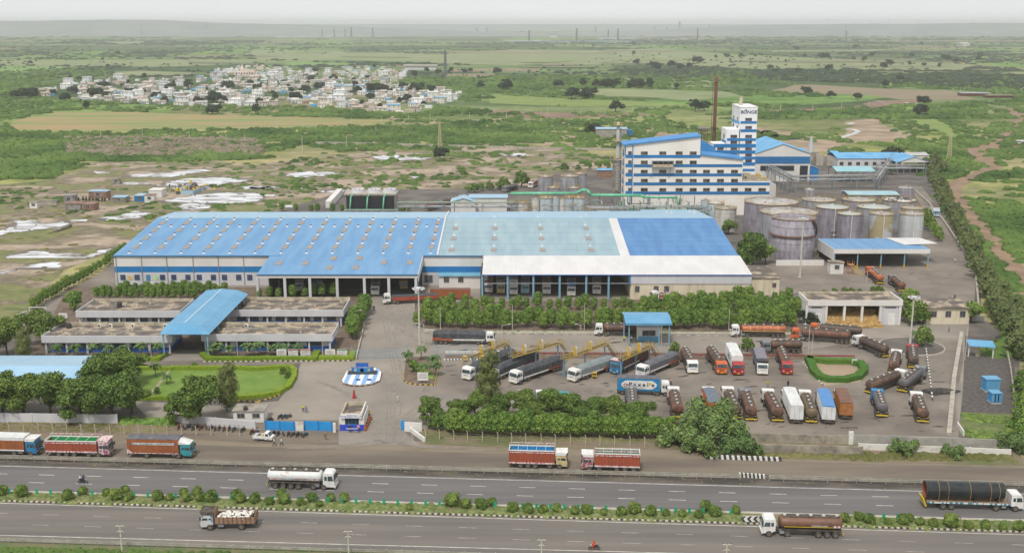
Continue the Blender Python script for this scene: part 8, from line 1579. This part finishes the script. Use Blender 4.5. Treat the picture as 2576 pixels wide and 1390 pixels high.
for lb,x,y,yt,k,a in(('slim pole at the left end of the front garden row',1108,830,768,'pole',0),('slim banded pole at the front garden row left of centre',1289,830,766,'pole',0),('slim banded pole left of the weighbridge canopy',1470,830,764,'pole',0),('slim banded pole right of the weighbridge canopy',1833,831,773,'pole',0),('lamp pole by the curved kerb right of the tallest mast',1067,868,816,'lamp',-1.5),('lamp pole near the white cab of the long tarpaulin lorry',1263,850,818,'lamp',1.6),('lamp pole between the two right notice boards',812,895,842,'pole',0),('lamp pole inside the wind bent trees',896,838,783,'lamp',1),('lamp pole before the front left office wing',143,890,838,'lamp',-1),('white pole at the right end of the front left office wing',381,898,844,'pole',0),('white pole before the front right office wing',598,896,842,'pole',0),('lamp pole left of a pair before the yellow platforms',1460,882,818,'lamp',-.8),('pole at the right of the weighbridge booth',1663,872,820,'pole',0),('lamp pole right of the divider bushes',1853,888,832,'lamp',-1.5),('thin pole by the orange tanker rear',1863,888,830,'pole',0),('curved lamp pole above the orange cab tanker',2033,890,818,'lamp',-1),('white pole at the upper left of the hedge ring',2042,898,838,'pole',0),('street lamp by the boundary belt, upper one',2434,610,574,'lamp',-2),('street lamp by the boundary belt, lower one',2458,640,614,'lamp',-2),('lamp post beside the small white cabin',2180,712,682,'lamp',2.5),('white guard pole at the dividing wall top',2427,905,820,'pole',0)):pole(lb,x,y,yt,k,a)
for i,(x,y,yt)in enumerate(((307,1386,1320),(877.5,1398,1334),(1362,1412,1355),(1826.5,1420,1367))):pole('%s concrete utility pole from the left at the bottom edge'%ordn[i],x,y,yt,'util',r=.13,group='utility poles at the bottom edge')
i=0
for c,L_ in((1,((888,1300,1340),(998,1300,1345),(1412,1290,1368),(1560,1320,1368),(1875,1300,1378),(2240,1325,1385),(2420,1330,1390))),(2,((185,1220,1272),(220,1180,1262),(602,1238,1282),(952,1155,1232),(1197,1250,1302),(1252,1150,1212),(1520,1138,1197),(1733,1128,1192),(2125,1108,1167),(2487,1092,1158),(470,1340,1500),(910,1340,1480))),(3,((308,1085,1158),(373,1060,1142),(700,1080,1147),(940,1062,1132),(1212,1050,1100),(405,905,957),(203,900,942),(540,1280,1325))),(4,((165,1025,1088),(483,1028,1078),(768,1000,1062),(1036,1000,1052),(1943,870,922),(2297,890,942)))):
 for x,yt,yb_ in L_:p=Z(c,1,[(x,yb_),(x,yt)]);pole('%s pale concrete pole from the left in the scrub beyond the works'%od(i),p[0][0],p[0][1],p[1][1],'pole',r=.22,group='concrete poles in the scrub beyond the works');i+=1
def pylon(label,px,py,ytop,w,mat,r,n=7,arms=True,group=None,name='lattice_pylon',cat='pylon',w2=.25):
 p=G(px,py);h=GY(px,ytop,p.y).z;t=thing(name,label,cat,p,random.uniform(-.4,.4),group);lattice(t,w,0,h,n,mat,w2=w*w2,r=r)
 if arms:
  for z,a in((.72,.9),(.84,.7),(.95,.5)):b=MB();b.bar((-a*w,0,h*z),(a*w,0,h*z),r*1.2,mat);b.build('crossarm',t)
m_py=M('pylon_yellow',(.50,.44,.26),rough=.6);m_pf=M('pylon_grey',(.16,.17,.18),rough=.7)
pylon('slender cream lattice pylon in the scrub left of the process building',1107,388,308,2.6,m_py,.16,12,False);pylon('cream lattice pylon beside the dirt road at the right',2387,402,333,2.8,m_py,.16,10,False);pylon('tall thin telecom mast behind the village',1120.7,192,127,3.5,m_pf,.35,9,False,None,'telecom_mast','mast',.5)
i=0
for x,yt,yb_ in((521,62,90),(357,70,92),(623,64,86),(659,56,80),(2126,64,92),(2128,78,112),(82,53,66),(280,50,66),(439,53,66),(601,54,68),(635,53,68),(736,53,68),(745,54,68),(868,52,68),(977,51,68),(1007,51,68),(1051,52,68),(1126,52,68),(1230,52,68),(1520,53,68),(2081,48,68),(2187,46,68),(2237,46,68),(2313,48,68),(2420,49,68),(2447,50,68),(2537,46,68)):
 pylon('%s faint far pylon near the horizon'%od(i),x,yb_,yt,7 if yb_>75 else 12,m_pf,.3 if yb_>75 else .8,4,True,'faint pylons near the horizon');i+=1
# ---- far works
m_st=M('far_stack',(.16,.12,.11),rough=.9);i=0
for x,yt,yb_,w in((810.5,74,93,3),(841.5,73,94,3.6),(868.5,73,93,3.2),(884.2,70,94,5.5),(937.9,71,94,5.5),(1331,76,104.5,5.5),(1450.6,72,104,6),(1498,67,84,5),(1530,74,97,4.5),(1554.4,72,100,5.5),(1646,66,80,5),(1677,69,84,4.5),(1709,54.7,82,6.5),(1754,70,108,4),(1783.7,63,84,4),(1200,70,86,4),(1225,70,86,4)):
 p=G(x,yb_);h=GY(x,yt,p.y).z;t=thing('far_chimney','%s dark chimney from the left at the far works'%ordn[i],'chimney',p,0,'dark chimneys of the far works');b=MB();r=w/2*p.y/2750*.8;b.cyl((0,0,0),r*1.15,0,h,m_st,10,r*.8);b.build('stack',t);i+=1
def farbox(label,x0,x1,yb_,yt,mat,d=60,name='far_factory_hall'):
 a,c_=G(x0,yb_),G(x1,yb_);h=GY(x0,yt,a.y).z;t=thing(name,label,'factory hall');b=MB();b.box(a.x,c_.x,a.y,a.y+d,0,h*.8,m_wallg);b.build('wall',t);b=MB();b.xprism([(a.y-2,h*.8+.01),(a.y+d+2,h*.8+.01),(a.y+d/2,h)],a.x-2,c_.x+2,mat);b.build('roof',t)
mfb=M('far_roof_blue',(.22,.40,.50),rough=.6);mfg=M('far_roof_grey',(.34,.34,.36),rough=.7)
for a in(('long white roofed hall at the far left works',692,835,95,92.5,m_wall),('low dark roofed hall among the left far chimneys',790,945,96,94,m_pf),('pale hall with long pale blue roof on the horizon',1105,1215,89,83,mfb),('long grey roofed hall behind the pale blue roofed hall',1090,1215,83,78,mfg),('wide pale blue roofed hall at the far central works',1283,1600,107,103.5,mfb),('white roofed low hall at the left of the central far works',1268,1360,104,102,m_wall),('blue hall between the tall central far chimneys',1505,1600,100,94,mfb),('upper blue process block of the far works',1383,1402,95,86,M('far_blue',(.08,.22,.3),rough=.7)),('long grey hall in the hazy far right works',1620,1760,92,88,mfg),('long dark hall below the hazy right chimneys',1600,1760,101,98,mfg),('isolated white building on the far right plain',2422,2440,117,108,m_wall),('faint white town block at the horizon, left of centre',480,508,67.5,64,m_wall),('faint white town block at the horizon, near the left far works',700,740,69,66,m_wall),('faint white town block at the horizon, behind the left chimneys',930,970,69,66,m_wall),('faint white town block at the horizon, at the centre',1130,1230,68,65,m_wall)):farbox(*a)
for k in range(26):x=random.choice([random.uniform(600,1300),random.uniform(1950,2570)]);farbox('faint pale building in the hazy town on the horizon',x,x+random.uniform(3,12),random.uniform(66.5,69),65,m_wall,40,'horizon_building');o=[q for q in COL.objects if q.get('category')=='factory hall'][-1];o['category']='building';o['group']='pale buildings of the town on the horizon'
for k,(lb,a)in enumerate((('long red brick building with grey roof at the far right',(2421,2486,242,233)),('low red brick row beyond the long brick building',(2486,2546,246,239)))):farbox(lb,*a,mfg if k==0 else m_brown,14,'brick_building');[setattr(ch.data.materials,'__class__',None)if False else None for ch in()]
for o in COL.objects:
 if o.name.startswith('brick_building'):
  for ch in o.children:
   if ch.name.startswith('wall'):ch.data.materials[0]=M('brick_red',(.25,.08,.06),(.32,.12,.09),sc=.5,rough=.9)
# ---- village
random.seed(77);HV=[]
wcol=[M('vill_%d'%i,c,tuple(x*.8 for x in c),sc=.3,rough=.85)for i,c in enumerate(((.88,.87,.85),(.82,.77,.67),(.68,.64,.59),(.76,.62,.54),(.92,.92,.92),(.80,.82,.84)))];wn=['white','cream','grey','pinkish','bright white','pale blue'];rcol=[M('vroof_stained',(.55,.50,.44),(.38,.34,.30),sc=.3,rough=.9),m_wall,M('vroof_rust',(.30,.16,.11),(.4,.3,.25),sc=.3,rough=.9),M('vroof_blue',(.10,.35,.6),rough=.6),m_par,M('vroof_grey',(.52,.49,.47),(.36,.33,.3),sc=.3,rough=.9)];rn=['stained','pale','rusty','blue sheet','concrete','grey']
def house(k):
 w,d,h=random.uniform(7,15),random.uniform(6,11),random.choice([2.7,2.9,3.1,3.3,3.3,6.0]);b=MB();wi,ri=k%6,random.choice([0,1,1,2,3,4,5,5]);wm,rm=wcol[wi],rcol[ri]
 b.box(-w/2,w/2,-d/2,d/2,0,h,wm);b.box(-w/2-.3,w/2+.3,-d/2-.5,d/2+.3,h+.003,h+.25,rm);b.box(-w/2,w/2,d/2-.2,d/2,h+.25,h+.95,wm);b.box(-w/2,-w/2+.2,-d/2,d/2-.2,h+.25,h+.95,wm)
 if random.random()<.35:b.box(w*.1,w*.4,-d*.1,d*.35,h+.26,h+2.9,wm);b.box(w*.08,w*.42,-d*.14,d*.38,h+2.91,h+3.1,rm)
 for f in range(2 if h>5 else 1):
  for i in range(3):x=-w/2+w*(i+.5)/3;b.box(x-.4,x+.4,-d/2-.06,-d/2-.003,f*3.0+(.2 if i==1 and f==0 else 1.2),f*3.0+2.1,m_dark)
 if random.random()<.3:b.box(-w*.6,-w*.1,-d/2-3,-d/2-.6,2.2,2.4,rcol[3]if random.random()<.4 else rm);b.box(-w*.58,-w*.55,-d/2-2.9,-d/2-2.7,0,2.2,m_par);b.box(-w*.15,-w*.12,-d/2-2.9,-d/2-2.7,0,2.2,m_par)
 o=b.build('village_house');return tag(o,'%s %s house with %s roof'%('two storey' if h>5 else 'low',wn[wi],rn[ri]),'house','flat roofed houses of the village')
HV=[house(k)for k in range(36)];VP=[];tries=0
while len(VP)<290 and tries<20000:
 tries+=1;x,y=random.uniform(90,1170),random.uniform(168,292)
 if not inpoly(np.array([x]),np.array([y]),VILL)[0]:continue
 if x<200 and random.random()<.3:continue
 p=G(x,y)
 if any((p.x-q.x)**2+((p.y-q.y)*.5)**2<95 for q in VP):continue
 VP.append(p)
for k,p in enumerate(VP):
 s=HV[k%36]if k<36 else random.choice(HV);o=s if k<36 else s.copy()
 if k>=36:COL.objects.link(o)
 o.location=p;o.rotation_euler=(0,0,random.uniform(-.35,.35));sc3=random.uniform(.68,1.02)*(.75 if p.x>-60 else 1);o.scale=(sc3,sc3,random.uniform(.9,1.2));px,py=PR(p);o['label']=s['label'].split(' in the ')[0]+' in the '+('left' if px<300 else 'middle left' if px<560 else 'middle right' if px<840 else 'right')+' '+('rear' if py<205 else 'front' if py>245 else 'middle')+' of the village'
vb=MB();random.seed(5)
for k in range(620):
 x,y=random.uniform(90,1170),random.uniform(168,292)
 if not inpoly(np.array([x]),np.array([y]),VILL)[0]:continue
 p=G(x,y);w,d,h=random.uniform(1.5,5),random.uniform(1.5,4),random.uniform(1.6,2.6);m_=random.choice(wcol+rcol);vb.box(p.x-w,p.x+w,p.y-d,p.y+d,0,h,m_)
o=vb.build('village_outbuildings');o['kind']='stuff'
t=thing('temple','pinkish temple with small spire rising at the back of the village','temple');a,c_=G(592,193),G(652,193);pk=wcol[3];b=MB();w=c_.x-a.x;b.box(a.x,c_.x,a.y,a.y+12,0,7,pk);b.box(a.x+w*.2,a.x+w*.8,a.y+1,a.y+11,7,10.5,pk);[b.box(a.x+w*(i+.3)/9,a.x+w*(i+.7)/9,a.y-.1,a.y-.003,3.6,6,m_dark)for i in range(9)];b.build('hall',t);b=MB();b.lathe((a.x+w*.27,a.y+5,0),[(3,10.5),(2.6,13),(1.4,16),(.3,18.5),(0,19)],pk,10);b.build('spire',t)
farbox('unfinished grey block behind the village by the telecom mast',1017,1097,176,163,m_conc,20,'unfinished_block')
# ---- scrapyard on the mud flat
def hut(label,q,h,dep,wm,rm,**k):z=Z(1,2,[(q[0],q[3]),(q[1],q[3])]);return cabin(label,z[0][0],z[1][0],z[0][1],0,dep,wm,rm,'hut','hut',k.get('wins',1),over=.2,h=h)
m_rs=M('rust_sheet',(.22,.10,.07),(.3,.22,.18),sc=.6,rough=.9);gsh=M('grey_sheet',(.33,.33,.34),(.2,.17,.15),sc=.5,rough=.7)
hut('small white hut at the left of the scrapyard',(295,370,0,697),2.6,3,m_wall,m_conc_d);hut('low pale wall like shed behind the small white hut',(385,560,0,668),2.0,2,m_conc,m_conc_d,wins=0);hut('rust roofed sheet shed at the front of the scrapyard',(650,800,0,712),2.6,7,gsh,m_rs,wins=0);hut('rust roofed shed with grey doors in the scrapyard',(812,930,0,722),2.8,6,m_rs,m_rs);hut('grey sheet hut in the middle of the scrapyard',(635,730,0,648),3.4,5,gsh,gsh);hut('blue roofed hut at the back of the scrapyard',(880,1060,0,600),3.2,5,m_rs,m_rbk);hut('low hut with pale blue sheets right of the drums',(1110,1240,0,642),2.4,6,m_conc_d,m_rbk);hut('blue roofed hut beside the white site cabin',(1330,1435,0,628),2.5,7,m_band2,m_rbk);hut('white site cabin with dark window on the mud flat',(1432,1525,0,640),3.3,4,m_wall,m_rs);hut('long white container behind the white site cabin',(1475,1600,0,590),3.4,7,m_wall,m_wall,wins=0);hut('grey brick latrine hut alone by the white pool',(1115,1182,0,457),2.6,3,m_conc_d,m_conc_d)
wall('blue and white sheet fence around the scrap heap',Z(1,2,[(1788,558),(1915,560),(2045,505)]),1.8,m_rbk,.1);q=MB();cc=G(*Z(1,2,[(1850,500)])[0])
for k in range(90):x,y=cc.x+random.gauss(0,7),cc.y+random.gauss(0,6);s=random.uniform(.3,1.6);q.box(x,x+s,y,y+s,0,random.uniform(.3,1.6),random.choice([m_rs,m_conc_d,m_plate,m_rbk,m_chas,m_wallg]))
tag(q.build('scrap_heap'),'tangled heap of scrap inside the blue and white sheet fence','scrap heap');q=MB();cc=G(*Z(1,2,[(970,620)])[0]);[q.disc((cc.x-13+k*1.5,cc.y+random.uniform(-1,1),.9),(1,.3,0),.9,.8,m_chas,12)for k in range(18)];tag(q.build('tyre_stack'),'dark row of old tyres and drums in the middle of the scrapyard','tyre stack')
a,c_=[G(*p)for p in Z(1,2,[(540,935),(700,880)])];b=MB();b.bar(a+Vector((0,0,.7)),c_+Vector((0,0,.7)),.75,m_conc_d,12,smooth=True);tag(b.build('concrete_pipe'),'long thick concrete pipe lying on the bare mud','pipe');a,c_=[G(*p)for p in Z(2,2,[(700,692),(815,565)])];b=MB();b.hexa([a,a+Vector((2.5,0,0)),c_+Vector((2.5,0,0)),c_],[p+Vector((0,0,3))for p in(a,a+Vector((2.5,0,0)),c_+Vector((2.5,0,0)),c_)],m_wall);tag(b.build('conveyor'),'narrow white covered conveyor running onto the mud flat','conveyor')
def curb(label,pts,m1=m_ylw,m2=m_black,w=.28,h=.24,st=.6):
 P=[G(x,y)for x,y in pts];b=MB();k=0
 for a,c_ in zip(P,P[1:]):
  h+=.003;d=c_-a;L=d.length;d.normalize();n=Vector((-d.y,d.x,0))*w;m=max(1,int(L/st))
  for i in range(m):p,q=a+d*L*i/m,a+d*L*(i+1)/m;u=Vector((0,0,h));b.hexa([p,q,q+n,p+n],[p+u,q+u,q+n+u,p+n+u],m2 if k%2 else m1);k+=1
 tag(b.build('painted_kerb'),label,'kerb')
curb('yellow and black kerb curving round the right end of the lawn',Z(1,3,[(2230,1240),(2574,1248)])+Z(2,3,[(0,1252),(120,1225),(250,1180),(340,1110),(400,1030),(425,960)]));curb('yellow and black kerb below the long clipped hedge',Z(1,3,[(2010,852),(2574,850)])+Z(2,3,[(10,846),(595,848)]),m_kerbw);curb('short kerb below the two right notice boards',Z(2,3,[(655,846),(960,842)]),m_kerbw)
curb('yellow and black kerb around the planted island by the tallest mast',Z(2,3,[(1465,960),(1470,1040),(1520,1068),(1620,1082),(1785,1085),(1812,960),(1835,830)]));curb('dark and cream kerb edging the striped traffic island',Z(2,3,[(868,1070),(940,1092),(1050,1096),(1170,1078),(1240,1045),(1258,965)]),m_rs if 'm_rs' in globals()else p_red);curb('pale kerb curving from the yard road along the garden belt',[(1040,800),(1041,815),(1052,827),(1075,833),(1120,838),(1500,843),(2000,846)],m_conc,m_conc_d,st=1.2)
t=thing('site_gate','white frame gate with red lower panel on the left inner road','gate');a,c_=G(76,799),G(118,799);b=MB();b.bar(a,a+Vector((0,0,3)),.1,m_white);b.bar(c_,c_+Vector((0,0,3)),.1,m_white);b.bar(a+Vector((0,0,3)),c_+Vector((0,0,3)),.1,m_white);b.build('frame',t);pbox('panel',t,a.x+1.6,c_.x-.2,a.y-.05,a.y+.05,.2,1.1,p_red)
board('white painted board beside the left end of the rear office wing',147,170,787,801,m_white,803);wall('white wall beside the white frame gate',[(40,812),(70,800)],2.2,m_wall)
# == YELLOW LOADING PLATFORMS
def platform(label,a,c_,k):
 A_,B_=G(*a),G(*c_);d=B_-A_;L=d.length;t=thing('loading_platform',label,'loading platform',A_,math.atan2(d.y,d.x));H=4.1
 b=MB();b.box(0,L,-.6,.6,H-.12,H,m_chas);b.box(0,L,-.66,-.6,H-.15,H+.12,m_ylw);b.box(0,L,.6,.66,H-.15,H+.12,m_ylw);b.build('deck',t);b=MB();n=int(L/1.6)
 for i in range(n+1):
  x=L*i/n
  for s in(-.63,.63):b.bar((x,s,H),(x,s,H+1.15),.035,m_ylw)
 for s in(-.63,.63):
  for z in(.6,1.15):b.bar((0,s,H+z),(L,s,H+z),.035,m_ylw)
 b.build('railing',t)
 for x in(L*.04,L*.5,L*.96):b=MB();b.box(x-.12,x+.12,-.12,.12,0,H-.15,m_stb);b.bar((x,0,H-1.3),(x+(1.4 if x<L*.9 else-1.4),0,H-.2),.07,m_stb);b.build('support',t)
 for x in(L*.28,L*.62):b=MB();b.box(x-.35,x+.35,-.3,.3,H,H+1.9,m_white);b.box(x-.42,x-.36,-.35,.35,H,H+2.1,m_ylw);b.build('loading_arm',t)
 b=MB();nst=9
 for i in range(nst):b.box(L+i*.42,L+i*.42+.42,-.5,.5,H-(i+1)*H/nst,H-(i+1)*H/nst+.06,m_chas)
 for s in(-.52,.52):
  for z in(0,1.0):b.bar((L,s,H+z),(L+nst*.42,s,z),.05,m_ylw)
 b.build('stairs',t);b=MB();b.bar((.2,0,0),(.2,0,H+2.2),.08,m_stb);b.bar((.2,0,H+2.2),(2.6,-1.2,H+1.6),.06,m_wallg);b.build('drop_arm',t)
platform('leftmost yellow railed loading platform, grey at its end',(1187,941),(1274,904),0);platform('second yellow railed loading platform from the left',(1284,941),(1408,903),1);platform('third yellow railed loading platform from the left',(1415,948),(1525,904),2);platform('rightmost yellow railed loading platform over the blue cab lorry',(1559,948),(1636,911),3)
for i,(x,y)in enumerate(((1170,910),(1212,909),(1495,952))):a=G(x,y);t=thing('yellow_step_stand','%s small yellow step stand from the left at the platforms'%ordn[i],'step stand',a);b=MB();[b.bar((sx,sy,0),(sx,sy,1.5),.06,m_ylw)for sx in(-.5,.5)for sy in(-.4,.4)];b.box(-.55,.55,-.45,.45,.7,.8,m_ylw);b.box(-.55,.55,-.45,.45,1.4,1.5,m_ylw);b.build('frame',t)
a,c_=G(2134,690),G(2160,690);t=thing('orange_stair','orange and rusty loading stair beside the white cabin','stair',a);b=MB();[b.bar((sx,sy,0),(sx,sy,4.2),.1,p_or)for sx in(0,1.6)for sy in(0,1.6)];b.box(-.1,1.7,-.1,1.7,3.0,3.15,m_rim);b.bar((1.6,.2,3.1),(4.2,-1.5,0),.14,m_ylw);b.bar((.6,.2,3.1),(3.2,-1.5,0),.14,m_ylw);b.build('frame',t)
t=thing('gravel_heap','low heap of black grit between striped kerb and dividing wall','heap',G(2367,985));b=MB();v=LV*np.array([4.2,1.6,.8])*(1+rng.uniform(-.1,.1,(len(LV),1)));b.add([tuple(p)for p in v],LF,MATS['black_grit_heap'],True);b.build('heap',t)
# == HAZE
hz=D.materials.new('haze');hz.use_nodes=True;nt=hz.node_tree
nt.nodes.remove(nt.nodes['Principled BSDF'])
pv=nt.nodes.new('ShaderNodeVolumePrincipled');pv.inputs['Color'].default_value=(.90,.92,.96,1);pv.inputs['Density'].default_value=1.1e-4;pv.inputs['Anisotropy'].default_value=.2
nt.links.new(pv.outputs[0],nt.nodes['Material Output'].inputs['Volume'])
hb=MB();hb.box(-61000,61000,-1500,15900,-4.0,116.0,hz);ho=hb.build('haze');ho['kind']='stuff'
